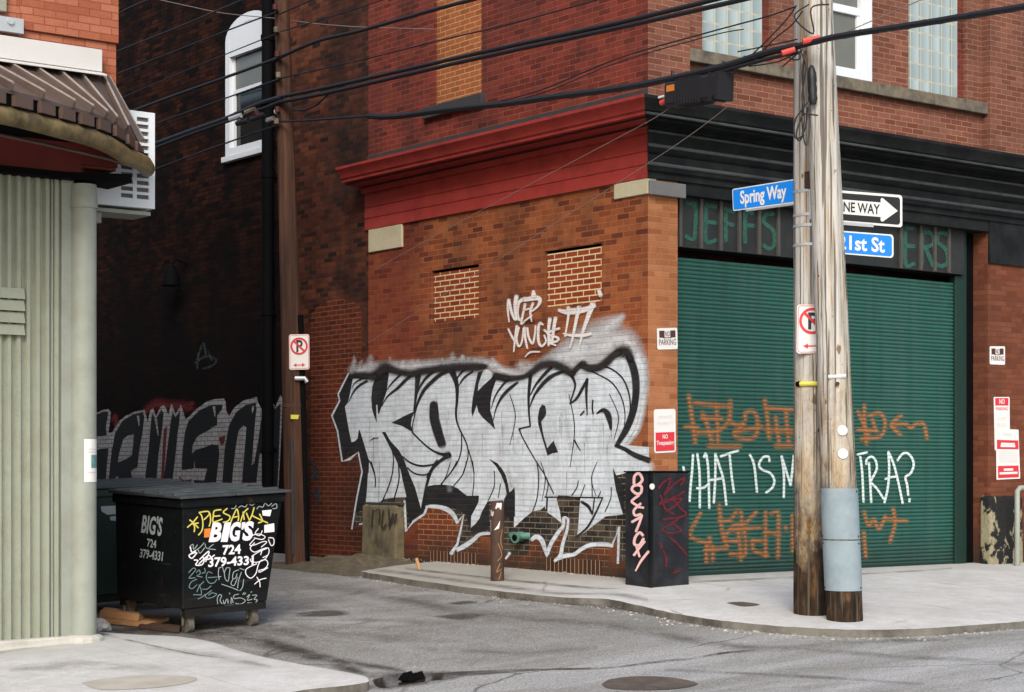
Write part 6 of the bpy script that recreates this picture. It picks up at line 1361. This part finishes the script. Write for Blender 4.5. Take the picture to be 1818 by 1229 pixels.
for k in range(18):
    x = random.uniform(640, 1120); y = random.uniform(690, 860); stroke(mur, [(x, y), (x + random.uniform(-8, 8), y + random.uniform(20, 60))], random.uniform(10, 22), PW, L3 - .001, .95, al=random.uniform(.2, .45), taper=.3)
# black top band, fuzzy
mur.mat(K_)
def band(pts, w, tf, soft=.75):
    stroke(mur, pts, [q * 1.9 for q in w], PW, L4 + .0004, .95, tf=tf, al=.5); stroke(mur, pts, [q * 1.25 for q in w], PW, L4 + .003, soft, tf=tf, al=1.0)
band([(130, 190), (180, 160), (280, 165), (400, 180)], [8, 11, 12, 14], Z1); band([(430, 150), (500, 80), (560, 90), (680, 130), (800, 145), (900, 120), (1050, 95), (1200, 80), (1350, 75), (1520, 70), (1590, 60)], [16, 20, 16, 12, 12, 14, 14, 16, 16, 16, 8], Z1)
band([(1690, 160), (1760, 180), (1820, 190)], [8, 11, 11], Z1); band([(0, 180), (150, 195), (300, 175), (400, 120), (480, 60), (600, 40), (700, 70), (780, 120), (830, 145)], [11, 11, 10, 12, 14, 16, 15, 14, 10], Z2); band([(825, 140), (900, 60), (950, 30)], [8, 9, 9], Z2, .5); band([(930, 50), (1000, 80), (1100, 75), (1190, 20), (1250, -40), (1330, -90)], [12, 14, 14, 14, 13, 12], Z2, .6); band([(1330, -90), (1400, -100), (1450, -20)], [16, 18, 14], Z2, .8)
mural = mur.build('graffiti_mural', MUR, bld); mural['label'] = 'large white and black wildstyle graffiti letters across the wall'
# white tags above
ZT = zt(880, 500, 6.493); M['p_tag'] = paint('paint_tag_white', (0.66, 0.63, 0.62), mort=(0.24, 0.15, 0.12), mort_amt=0.45)
tg = MB()
for l, w in (([(152, 215), (140, 320), (155, 465)], [8, 5, 3]), ([(150, 215), (180, 340), (215, 430), (235, 440)], [7, 6, 5, 5]), ([(240, 170), (225, 290), (240, 440)], [9, 8, 5]), ([(340, 195), (270, 240), (250, 350), (270, 440), (300, 420), (330, 300)], [8, 7, 6, 5, 4, 4]), ([(435, 110), (440, 170)], [6, 12]), ([(330, 210), (480, 190), (510, 230), (480, 290), (420, 340)], [9, 10, 8, 5, 4]), ([(340, 260), (310, 400), (295, 490), (340, 450), (420, 390)], [6, 5, 4, 4, 3]), ([(430, 250), (400, 350), (415, 460)], [6, 5, 3]), ([(330, 330), (400, 310)], 4),
     ([(145, 545), (180, 620), (215, 680)], [4, 5, 5]), ([(245, 515), (225, 650), (208, 810)], [6, 5, 3]), ([(265, 530), (240, 660), (265, 745), (300, 700), (325, 540)], [5, 5, 5, 4, 5]), ([(330, 530), (340, 650), (365, 770)], [6, 5, 4]), ([(365, 535), (380, 640), (425, 715), (450, 620), (460, 510)], [5, 5, 5, 4, 4]), ([(545, 500), (510, 480), (490, 560), (495, 690), (530, 745), (580, 690), (560, 620)], [4, 6, 6, 6, 5, 4, 4]), ([(560, 560), (600, 600), (640, 720)], 5), ([(625, 430), (610, 560), (610, 740)], [8, 6, 4]), ([(690, 420), (670, 540), (650, 700)], [8, 7, 5]), ([(735, 540), (640, 570), (610, 610), (720, 650), (700, 690), (620, 700), (690, 735)], [5, 5, 5, 5, 5, 4, 4]),
     ([(340, 868), (400, 815), (510, 810)], [2, 4, 3]), ([(730, 330), (800, 350), (860, 345), (1000, 330), (1140, 280)], [7, 10, 14, 12, 8]), ([(838, 300), (835, 420), (800, 630)], [8, 5, 4]), ([(960, 300), (930, 440), (880, 680), (852, 770)], [10, 7, 5, 3]), ([(1120, 260), (1060, 420), (1000, 600), (965, 745)], [12, 9, 6, 3]), ([(780, 600), (870, 620), (1010, 620), (1100, 600)], [3, 6, 8, 6]), ([(1190, 100), (1210, 160)], [8, 9])):
    stroke(tg, l, w, PX(0.0), L4 + .003, .35, tf=ZT)
tg.build('graffiti_tag', M['p_tag'], bld)
M['p_blue'] = paint('paint_blue', (0.02, 0.07, 0.10), worn=.5, op=.7, mort=(.02, .02, .02)); tb = MB()
for l, w in (([(552, 820), (560, 830), (556, 850), (566, 840)], 7), ([(556, 880), (566, 870), (564, 895)], 6)): stroke(tb, l, w, PX(-0.0005), .004, .6)
tb.build('graffiti_tag', M['p_blue'], row)
M['p_sootblack'] = paint('paint_dark_scrawl', (0.03, 0.026, 0.02), 'flat', worn=.3); tb = MB()
bp = lambda px, py, off=0: on_x(px, py, -.14 - off) - Vector((.0, 0, 0))
for l in ([(662, 905), (660, 935)], [(664, 908), (674, 906), (673, 930)], [(680, 906), (678, 938), (686, 930)], [(690, 905), (692, 936)], [(698, 912), (690, 934), (704, 912), (700, 930)]): stroke(tb, l, 3.2, bp, .024, .4)
tb.build('graffiti_tag', M['p_sootblack'], cblock)

# alley letters
Z7 = zt(160, 680, 5.05); PD = PX(XD)
M['p_grey'] = paint('paint_grey_white', (0.30, 0.31, 0.32), full=True, mort=(0.012, 0.010, 0.010), mort_amt=0.85, var=.25, streak=(0.17, 0.11, 0.10), worn=.25)
M['p_red'] = paint('paint_red_spray', (0.10, 0.008, 0.008), mort=(0.02, 0.005, 0.005), mort_amt=0.6, worn=.2)
M['p_dark'] = paint('paint_black_alley', (0.0045, 0.005, 0.006), mort=(0.008, 0.008, 0.008), mort_amt=0.5)
al = MB(); al.mat(1)
for pts, w in (([(500, 250), (600, 190), (700, 200), (800, 210), (900, 220)], [20, 28, 26, 30, 24]), ([(200, 330), (230, 300), (230, 400)], [12, 16, 10]), ([(1180, 280), (1240, 290)], [16, 14]), ([(880, 200), (920, 180)], 12)): stroke(al, pts, w, PD, L1 - .003, .8, tf=Z7)
al.mat(0); fill(al, [(50, 270), (110, 245), (160, 235), (185, 255), (180, 330), (165, 450), (200, 440), (225, 400), (262, 340), (320, 295), (400, 258), (490, 240), (502, 290), (515, 350), (540, 245), (565, 225), (590, 300), (630, 215), (660, 198), (682, 230), (700, 290), (730, 180), (765, 280), (815, 195), (832, 250), (855, 325), (890, 300), (960, 230), (1050, 165), (1120, 145), (1200, 140), (1215, 170), (1220, 250), (1245, 300), (1290, 225), (1370, 160), (1440, 140), (1495, 125), (1505, 175), (1540, 240), (1560, 170), (1575, 140), (1610, 130), (1662, 215), (1705, 110), (1725, 130), (1712, 500), (1690, 930), (50, 930)], PD, L1, tf=Z7)
al.mat(2)
for pts in ([(50, 285), (110, 262), (158, 255), (160, 290), (140, 400), (150, 465), (95, 475), (50, 480)], [(50, 605), (100, 590), (165, 585), (150, 740), (140, 895), (50, 895)],
            [(165, 895), (178, 740), (195, 600), (225, 450), (290, 340), (380, 285), (470, 262), (485, 300), (470, 450), (440, 600), (425, 750), (365, 790), (385, 890), (300, 895), (290, 860), (240, 870), (220, 895)],
            [(548, 320), (560, 270), (585, 330), (640, 240), (658, 270), (645, 420), (612, 650), (592, 895), (488, 895), (505, 750), (525, 600)], [(725, 330), (740, 260), (765, 310), (805, 250), (800, 340), (785, 450), (760, 700), (732, 895), (655, 895), (672, 760), (695, 560)],
            [(850, 440), (880, 345), (980, 245), (1090, 195), (1190, 195), (1180, 240), (1140, 290), (1140, 380), (1085, 400), (1085, 415), (960, 480), (920, 560), (912, 635), (950, 600), (1020, 580), (1090, 550), (1150, 560), (1160, 640), (1145, 760), (1130, 895), (930, 895), (930, 870), (1020, 880), (1050, 770), (940, 765), (935, 690), (928, 768), (820, 780), (825, 640)],
            [(1185, 895), (1205, 600), (1245, 380), (1310, 260), (1400, 195), (1485, 180), (1490, 240), (1468, 480), (1448, 740), (1470, 720), (1500, 560), (1530, 350), (1560, 240), (1612, 165), (1662, 232), (1708, 180), (1698, 500), (1680, 935), (1552, 935), (1555, 620), (1520, 640), (1490, 895), (1362, 895), (1380, 650), (1402, 400), (1375, 380), (1330, 430), (1300, 620), (1270, 895)]):
    fill(al, pts, PD, L2, tf=Z7)
al.mat(0)
for pts in ([(250, 712), (258, 640), (300, 500), (345, 470), (392, 455), (385, 560), (372, 650), (310, 690)], [(920, 610), (935, 540), (1000, 460), (1080, 415), (1085, 555), (1010, 580)]): fill(al, pts, PD, L3, tf=Z7)
for l in ([(430, 300), (440, 390)], [(590, 330), (610, 470)], [(1110, 215), (1120, 300)], [(1460, 215), (1455, 270)], [(1560, 440), (1555, 490)], [(240, 850), (255, 895)]): stroke(al, l, [6, 2], PD, L4, .4, tf=Z7)
al.mat(1)
for pts in ([(660, 420), (690, 380), (660, 860), (635, 860)], [(1150, 490), (1215, 475), (1200, 540), (1175, 560)], [(800, 840), (850, 880), (910, 860), (905, 905), (790, 905)]): fill(al, pts, PD, L3, tf=Z7)
lbl = al.build('graffiti_letters', [M['p_grey'], M['p_red'], M['p_dark']], row); lbl['label'] = 'black and silver graffiti letters on the dark alley wall'
M['p_faint'] = paint('paint_faint', (0.05, 0.07, 0.07), worn=.7, op=.6, mort=(.005, .005, .005)); tb = MB()
for l in ([(350, 640), (356, 620), (362, 610), (366, 635)], [(346, 645), (360, 635), (372, 632), (384, 640), (376, 650), (360, 655)], [(352, 628), (350, 655)], [(370, 625), (376, 640)]): stroke(tb, l, 5, PD, L1, .6)
tb.build('graffiti_tag', M['p_faint'], row)

# shutter
PS = PY(SY - 0.022); Z5 = zt(1190, 680, 6.146); Z6 = zt(1500, 780, 9.09); Z8 = zt(1500, 680, 3.513); Z9 = zt(1210, 880, 8.657)
M['p_shut_white'] = paint('paint_shutter_white', (0.55, 0.64, 0.62), 'slat', groove=.62); M['p_orange'] = paint('paint_shutter_orange', (0.40, 0.15, 0.05), 'slat', op=.72, var=.2, groove=.2)
sh = MB()
for l in ([(200, 140), (240, 400), (272, 650)], [(270, 220), (450, 240), (660, 255)], [(160, 480), (300, 490)], [(350, 330), (400, 450), (450, 640)], [(500, 240), (515, 440), (520, 640)], [(655, 200), (640, 400), (520, 520), (270, 545)], [(640, 400), (700, 455), (800, 450)], [(820, 400), (820, 330), (900, 310), (950, 400), (940, 560), (850, 615), (700, 570), (800, 450)], [(420, 690), (760, 690)], [(340, 380), (560, 390)], [(700, 530), (1000, 480)], [(1030, 180), (1060, 400), (1080, 610)], [(1050, 270), (1360, 295)], [(1150, 380), (1185, 650)], [(1260, 300), (1290, 650)], [(1050, 515), (1360, 520)], [(1150, 690), (1370, 690)], [(1370, 330), (1390, 500), (1350, 560)]): stroke(sh, l, 13, PS, .004, .85, tf=Z5)
for l in ([(120, 140), (122, 250), (135, 380)], [(82, 180), (150, 340)], [(150, 205), (215, 188), (250, 240), (225, 330), (100, 352)], [(80, 290), (200, 300)], [(172, 230), (192, 300)], [(350, 205), (290, 262), (345, 322)], [(290, 264), (380, 258), (412, 282), (442, 256), (490, 256), (512, 345)], [(120, 805), (148, 890), (180, 850), (212, 912), (252, 830)], [(300, 785), (312, 880), (280, 990)], [(255, 848), (385, 862)], [(118, 930), (130, 1085)]): stroke(sh, l, 11, PS, .004, .85, tf=Z8)
for l in ([(290, 270), (200, 430), (140, 560), (160, 650), (420, 730), (430, 640)], [(420, 730), (385, 800), (380, 1020)], [(480, 780), (480, 990)], [(580, 150), (620, 520), (690, 760), (690, 800), (360, 830)], [(580, 380), (740, 380), (850, 230)], [(910, 240), (930, 420), (980, 640), (985, 900)], [(1150, 250), (960, 440), (800, 460), (650, 660)], [(780, 530), (1200, 490)], [(870, 560), (900, 780), (910, 990)], [(650, 690), (860, 700)], [(740, 900), (960, 915)], [(1290, 250), (1290, 520), (1290, 930)], [(1380, 280), (1470, 250), (1490, 400), (1480, 950)], [(1290, 560), (1500, 590)], [(1090, 690), (1110, 840), (1320, 920)], [(1090, 690), (1290, 700)], [(1595, 480), (1605, 520)], [(1705, 300), (1710, 860)]): stroke(sh, l, 12, PS, .004, .85, tf=Z9)
o = sh.build('graffiti_tag', M['p_orange'], shut); o['label'] = 'orange scrawls above and below the question'
sh = MB()
for l in ([(140, 915), (155, 970)], [(248, 785), (238, 960), (222, 1130), (210, 1290)], [(295, 775), (320, 1000), (322, 1360)], [(368, 812), (390, 775), (415, 960), (425, 1365)], [(290, 1150), (370, 1140), (425, 1095)], [(492, 775), (490, 1050), (475, 1310)], [(492, 775), (540, 920), (580, 1060), (612, 1330)], [(440, 1058), (580, 1040)], [(550, 802), (640, 770), (742, 738)], [(648, 785), (668, 1000), (695, 1195)], [(868, 782), (915, 900), (946, 1190)], [(1082, 855), (1070, 805), (1010, 815), (968, 890), (1000, 945), (1090, 985), (1135, 1060), (1115, 1140), (1045, 1198)], [(1213, 800), (1240, 1000), (1238, 1250)], [(1215, 800), (1262, 950), (1312, 1115)], [(1312, 1115), (1332, 950), (1348, 790)]): stroke(sh, l, 5.2, PS, .007, .35, tf=Z5)
for l in ([(205, 248), (280, 230), (355, 210)], [(248, 285), (280, 550), (300, 1010)], [(345, 400), (352, 330), (430, 280), (498, 350), (515, 470), (470, 580), (405, 690)], [(388, 380), (405, 640), (425, 1015)], [(410, 695), (510, 790), (625, 960)], [(638, 1020), (690, 800), (715, 500), (700, 205)], [(702, 205), (780, 380), (850, 640), (932, 1030)], [(652, 642), (720, 618), (825, 605)], [(850, 340), (920, 245), (1000, 222), (1080, 300), (1110, 420), (1060, 550), (978, 612), (1005, 740), (1022, 900)], [(1045, 965), (1040, 1005)]): stroke(sh, l, 5.0, PS, .007, .35, tf=Z6)
o = sh.build('graffiti_lettering', M['p_shut_white'], shut); o['label'] = 'white hand-painted question across the shutter'

# steel box
M['p_pink'] = paint('paint_pink', (0.66, 0.42, 0.41), 'flat', var=.15); M['p_crimson'] = paint('paint_crimson', (0.12, 0.012, 0.022), 'flat', worn=.5, op=.75)
PB = PX(BX); gb = MB()
for l, w in (([(1240, 195), (1245, 130), (1285, 105), (1315, 160), (1280, 205), (1240, 215), (1222, 250), (1260, 285), (1300, 280), (1308, 225), (1270, 205)], 5.5), ([(1285, 300), (1222, 350), (1240, 375), (1275, 395)], 5), ([(1300, 375), (1240, 435), (1250, 480), (1300, 470)], 5), ([(1275, 405), (1325, 412)], 4.5), ([(1222, 540), (1290, 500), (1310, 480), (1285, 560), (1258, 625)], 5), ([(1320, 660), (1290, 635), (1250, 680), (1245, 740), (1290, 745), (1325, 690)], 5.5), ([(1335, 715), (1290, 770), (1240, 838)], 5), ([(1262, 760), (1290, 850)], 4.5), ([(1370, 805), (1310, 880), (1280, 930), (1255, 978)], [5, 5, 4, 3])): stroke(gb, l, w, PB, .008, .2, tf=Z4)
gb.build('graffiti_tag', M['p_pink'], box)
PB2 = PY(BYf); gb = MB()
for l in ([(1460, 240), (1500, 190), (1570, 150), (1540, 240), (1510, 300), (1600, 200), (1690, 145), (1660, 210)], [(1690, 265), (1600, 320), (1500, 350), (1470, 380), (1560, 350), (1670, 330), (1600, 400), (1520, 450)], [(1600, 340), (1660, 420), (1710, 470), (1640, 500), (1560, 510), (1500, 520)], [(1640, 510), (1550, 570), (1490, 610), (1560, 640), (1660, 620), (1590, 560)], [(1470, 730), (1490, 770)], [(1560, 680), (1630, 740), (1710, 830)], [(1500, 800), (1530, 860), (1525, 940)], [(1580, 1000), (1660, 970)], [(1480, 300), (1520, 420), (1600, 470)]): stroke(gb, l, 4.5, PB2, .008, .4, tf=Z4)
gb.build('graffiti_tag', M['p_crimson'], box)

# dumpster lettering
PF, PL = PY(DY), PX(DX); Y1 = zt(330, 870, 10.24); Y2 = zt(330, 970, 10.24)
M['p_dwhite'] = paint('paint_bin_white', (0.68, 0.65, 0.68), 'flat', var=.05); M['p_dgrey'] = paint('paint_bin_grey', (0.30, 0.35, 0.35), 'flat', op=.9); M['p_dfaint'] = paint('paint_bin_faint', (0.15, 0.22, 0.22), 'flat', op=.9, worn=.2); M['p_dyellow'] = paint('paint_bin_yellow', (0.52, 0.44, 0.08), 'flat'); M['p_dorange'] = paint('paint_bin_orange', (0.55, 0.17, 0.03), 'flat')
dl = MB()
for t, q in (("B", ((490, 590), (690, 590), (625, 945), (412, 948))), ("I", ((705, 590), (825, 590), (755, 945), (632, 945))), ("G", ((815, 585), (1010, 575), (965, 935), (772, 940))), ("'", ((1020, 590), (1085, 585), (1050, 720), (1003, 722))), ("S", ((1075, 570), (1250, 565), (1205, 920), (1015, 930)))): text_px(dl, t, [Y1(*p) for p in q], PF, .006, bold=.045)
text_px(dl, '724', [Y1(*p) for p in ((668, 1005), (1000, 985), (1000, 1165), (668, 1185))], PF, .006, bold=.03); text_px(dl, '379-4331', [Y2(*p) for p in ((410, 205), (1235, 170), (1230, 340), (405, 385))], PF, .006, bold=.03)
for q in ([(1425, 640), (1605, 605), (1610, 760), (1425, 780)], [(1385, 375), (1560, 360), (1530, 480), (1395, 465)]): fill(dl, q, PF, .006, tf=Y1)
o = dl.build('lettering', M['p_dwhite'], bin1); o['label'] = 'bold white firm name and telephone number'
dl = MB()
for t, q in (("BIG'S", ((253, 913), (289, 918), (287, 953), (250, 946))), ('724', ((261, 956), (278, 959), (277, 974), (261, 971))), ('379-4331', ((249, 974), (290, 980), (288, 997), (248, 990)))): text_px(dl, t, q, PL, .006, bold=.03 if t[0] == 'B' else .02, shear=0.1 if t[0] == 'B' else 0)
dl.build('lettering', M['p_dgrey'], bin1)
dl = MB(); fill(dl, [(335, 710), (455, 695), (440, 860), (330, 865)], PF, .006, tf=Y1); dl.build('sticker', M['p_dorange'], bin1)
dl = MB()
for l in ([(30, 680), (130, 590), (210, 490)], [(70, 545), (150, 610), (225, 690)], [(130, 600), (160, 680), (150, 760)], [(100, 620), (225, 600)], [(240, 410), (290, 480), (310, 620), (290, 740), (230, 820)], [(240, 410), (400, 390), (420, 450), (330, 540)], [(440, 430), (450, 560), (425, 660)], [(640, 360), (520, 380), (500, 470), (500, 580), (660, 530)], [(500, 480), (620, 470)], [(750, 340), (680, 410), (800, 480), (770, 560), (680, 590)], [(810, 600), (880, 430), (930, 350), (960, 480), (950, 560)], [(850, 500), (960, 480)], [(990, 590), (1050, 420), (1130, 340)], [(1040, 400), (1060, 540)], [(1100, 420), (1150, 540)], [(1240, 320), (1200, 460), (1150, 560)], [(1210, 470), (1350, 540), (1490, 600)], [(1340, 440), (1390, 560), (1320, 600)]): stroke(dl, l, 2.7, PF, .007, .25, tf=Y1)
o = dl.build('graffiti_tag', M['p_dyellow'], bin1); o['label'] = 'yellow sprayed tag above the white name'
dl = MB()
for l in ([(1320, 700), (1260, 790), (1340, 830), (1390, 740)], [(1200, 830), (1320, 800), (1440, 850), (1380, 900), (1240, 870)], [(1260, 880), (1160, 1000), (1250, 1000), (1400, 940), (1470, 950), (1370, 1040)], [(1250, 960), (1170, 1060), (1250, 1130), (1400, 1070), (1500, 1060), (1500, 1170), (1400, 1229)], [(1390, 1080), (1360, 1180)], [(1500, 870), (1590, 880), (1600, 980), (1550, 1010), (1500, 900)]): stroke(dl, l, 1.7, PF, .008, .2, tf=Y1)
for l in ([(1200, 180), (1330, 100), (1470, 40)], [(1490, 160), (1430, 240), (1300, 290), (1190, 280), (1170, 230)], [(1350, 270), (1310, 360), (1270, 500), (1180, 580), (1100, 520), (1090, 430), (1170, 370), (1290, 320)], [(1360, 260), (1460, 250), (1490, 330), (1430, 410), (1330, 440), (1350, 470), (1490, 390)], [(1250, 690), (1350, 610), (1460, 580)], [(1290, 560), (1340, 650), (1350, 740)]): stroke(dl, l, 1.8, PF, .008, .2, tf=Y2)
for l in ([(80, 10), (110, 110), (180, 80)], [(180, 110), (60, 160), (110, 220), (200, 120)], [(150, 250), (220, 260), (180, 340), (300, 330), (340, 220)], [(250, 240), (420, 90), (360, 280)], [(240, 320), (400, 170), (460, 200)], [(300, 200), (400, 240), (520, 160)]): stroke(dl, l, 2.4, PF, .008, .2, tf=Y2)
o = dl.build('graffiti_tag', M['p_dwhite'], bin1); o['label'] = 'white looping tag down the right edge'
dl = MB()
for l in ([(80, 1020), (130, 990), (140, 1080), (210, 1000)], [(100, 1140), (250, 1050), (330, 960)], [(220, 1080), (260, 1150), (340, 1050), (300, 1110)], [(350, 980), (380, 1060), (540, 1085)], [(420, 1050), (500, 990)], [(180, 140), (180, 255), (240, 250), (250, 200), (190, 190)], [(290, 140), (290, 240)], [(340, 240), (350, 140), (430, 240), (440, 130)], [(490, 135), (480, 245), (560, 240)], [(490, 190), (560, 185)], [(560, 180), (700, 200), (640, 240)], [(830, 340), (890, 330), (920, 260)], [(960, 320), (1010, 290), (1080, 310), (1130, 250), (1200, 280), (1260, 240)], [(1290, 350), (1330, 300), (1400, 310), (1440, 240), (1500, 290), (1560, 240)], [(1560, 300), (1640, 250), (1650, 330), (1580, 340)], [(1150, 155), (1340, 140)], [(1490, 150), (1640, 115)]): stroke(dl, l, 1.5, PF, .006, .2, tf=Y1)
for l in ([(600, 390), (590, 500), (605, 610)], [(600, 400), (660, 380), (690, 470)], [(580, 560), (640, 550)], [(740, 390), (700, 480), (720, 600), (770, 630), (790, 500), (800, 400), (740, 390)], [(960, 430), (870, 470), (850, 580), (900, 580), (930, 500)], [(860, 590), (820, 680), (880, 710), (940, 560)], [(980, 400), (1060, 430)], [(1010, 470), (960, 620), (940, 760)], [(1050, 600), (1030, 740), (980, 810)], [(650, 690), (800, 740), (950, 800)], [(580, 1050), (570, 950), (610, 880), (650, 900), (620, 980), (660, 1050)], [(680, 980), (700, 1050), (740, 960)], [(760, 960), (770, 1040)], [(790, 850), (800, 870)], [(820, 1040), (830, 930), (860, 1030)], [(960, 870), (880, 890), (880, 950), (1000, 940), (1080, 990), (1000, 1050), (900, 1040)], [(1030, 880), (1060, 840)], [(1060, 880), (1090, 850)], [(1110, 920), (1160, 880), (1120, 980), (1200, 960)], [(1210, 890), (1290, 890), (1240, 960), (1300, 980), (1260, 1030)], [(1120, 1030), (1200, 1030)], [(720, 1080), (870, 1065)], [(1180, 840), (1200, 825)]): stroke(dl, l, 1.5, PF, .006, .2, tf=Y2)
dl.build('graffiti_tag', M['p_dgrey'], bin1)
dl = MB()
for l in ([(50, 480), (130, 400), (180, 420), (120, 500), (60, 580), (170, 570)], [(190, 480), (240, 430), (260, 500), (200, 540), (300, 560)], [(340, 400), (350, 470), (290, 490)], [(480, 490), (400, 470), (370, 580), (430, 670), (520, 660), (560, 600)], [(400, 570), (560, 560)], [(200, 600), (100, 650), (60, 740), (120, 770), (200, 700)], [(330, 640), (250, 720), (200, 830)], [(240, 700), (280, 800), (280, 890)], [(140, 880), (280, 885)], [(300, 780), (380, 780), (460, 720)], [(220, 960), (330, 900), (470, 800)], [(340, 870), (380, 940), (480, 930), (560, 870), (470, 850), (410, 890)]): stroke(dl, l, 1.6, PF, .006, .2, tf=Y2)
dl.build('graffiti_tag', M['p_dfaint'], bin1)
# smears on the green bin behind
b2 = MB(); PG = PY(b2y)
for q in ([(179, 899), (206, 898), (206, 913), (190, 914), (180, 908)], [(195, 918), (206, 916), (206, 925), (196, 924)]): fill(b2, q, PG, .006)
b2.build('sticker', M['p_dgrey'], bin2)
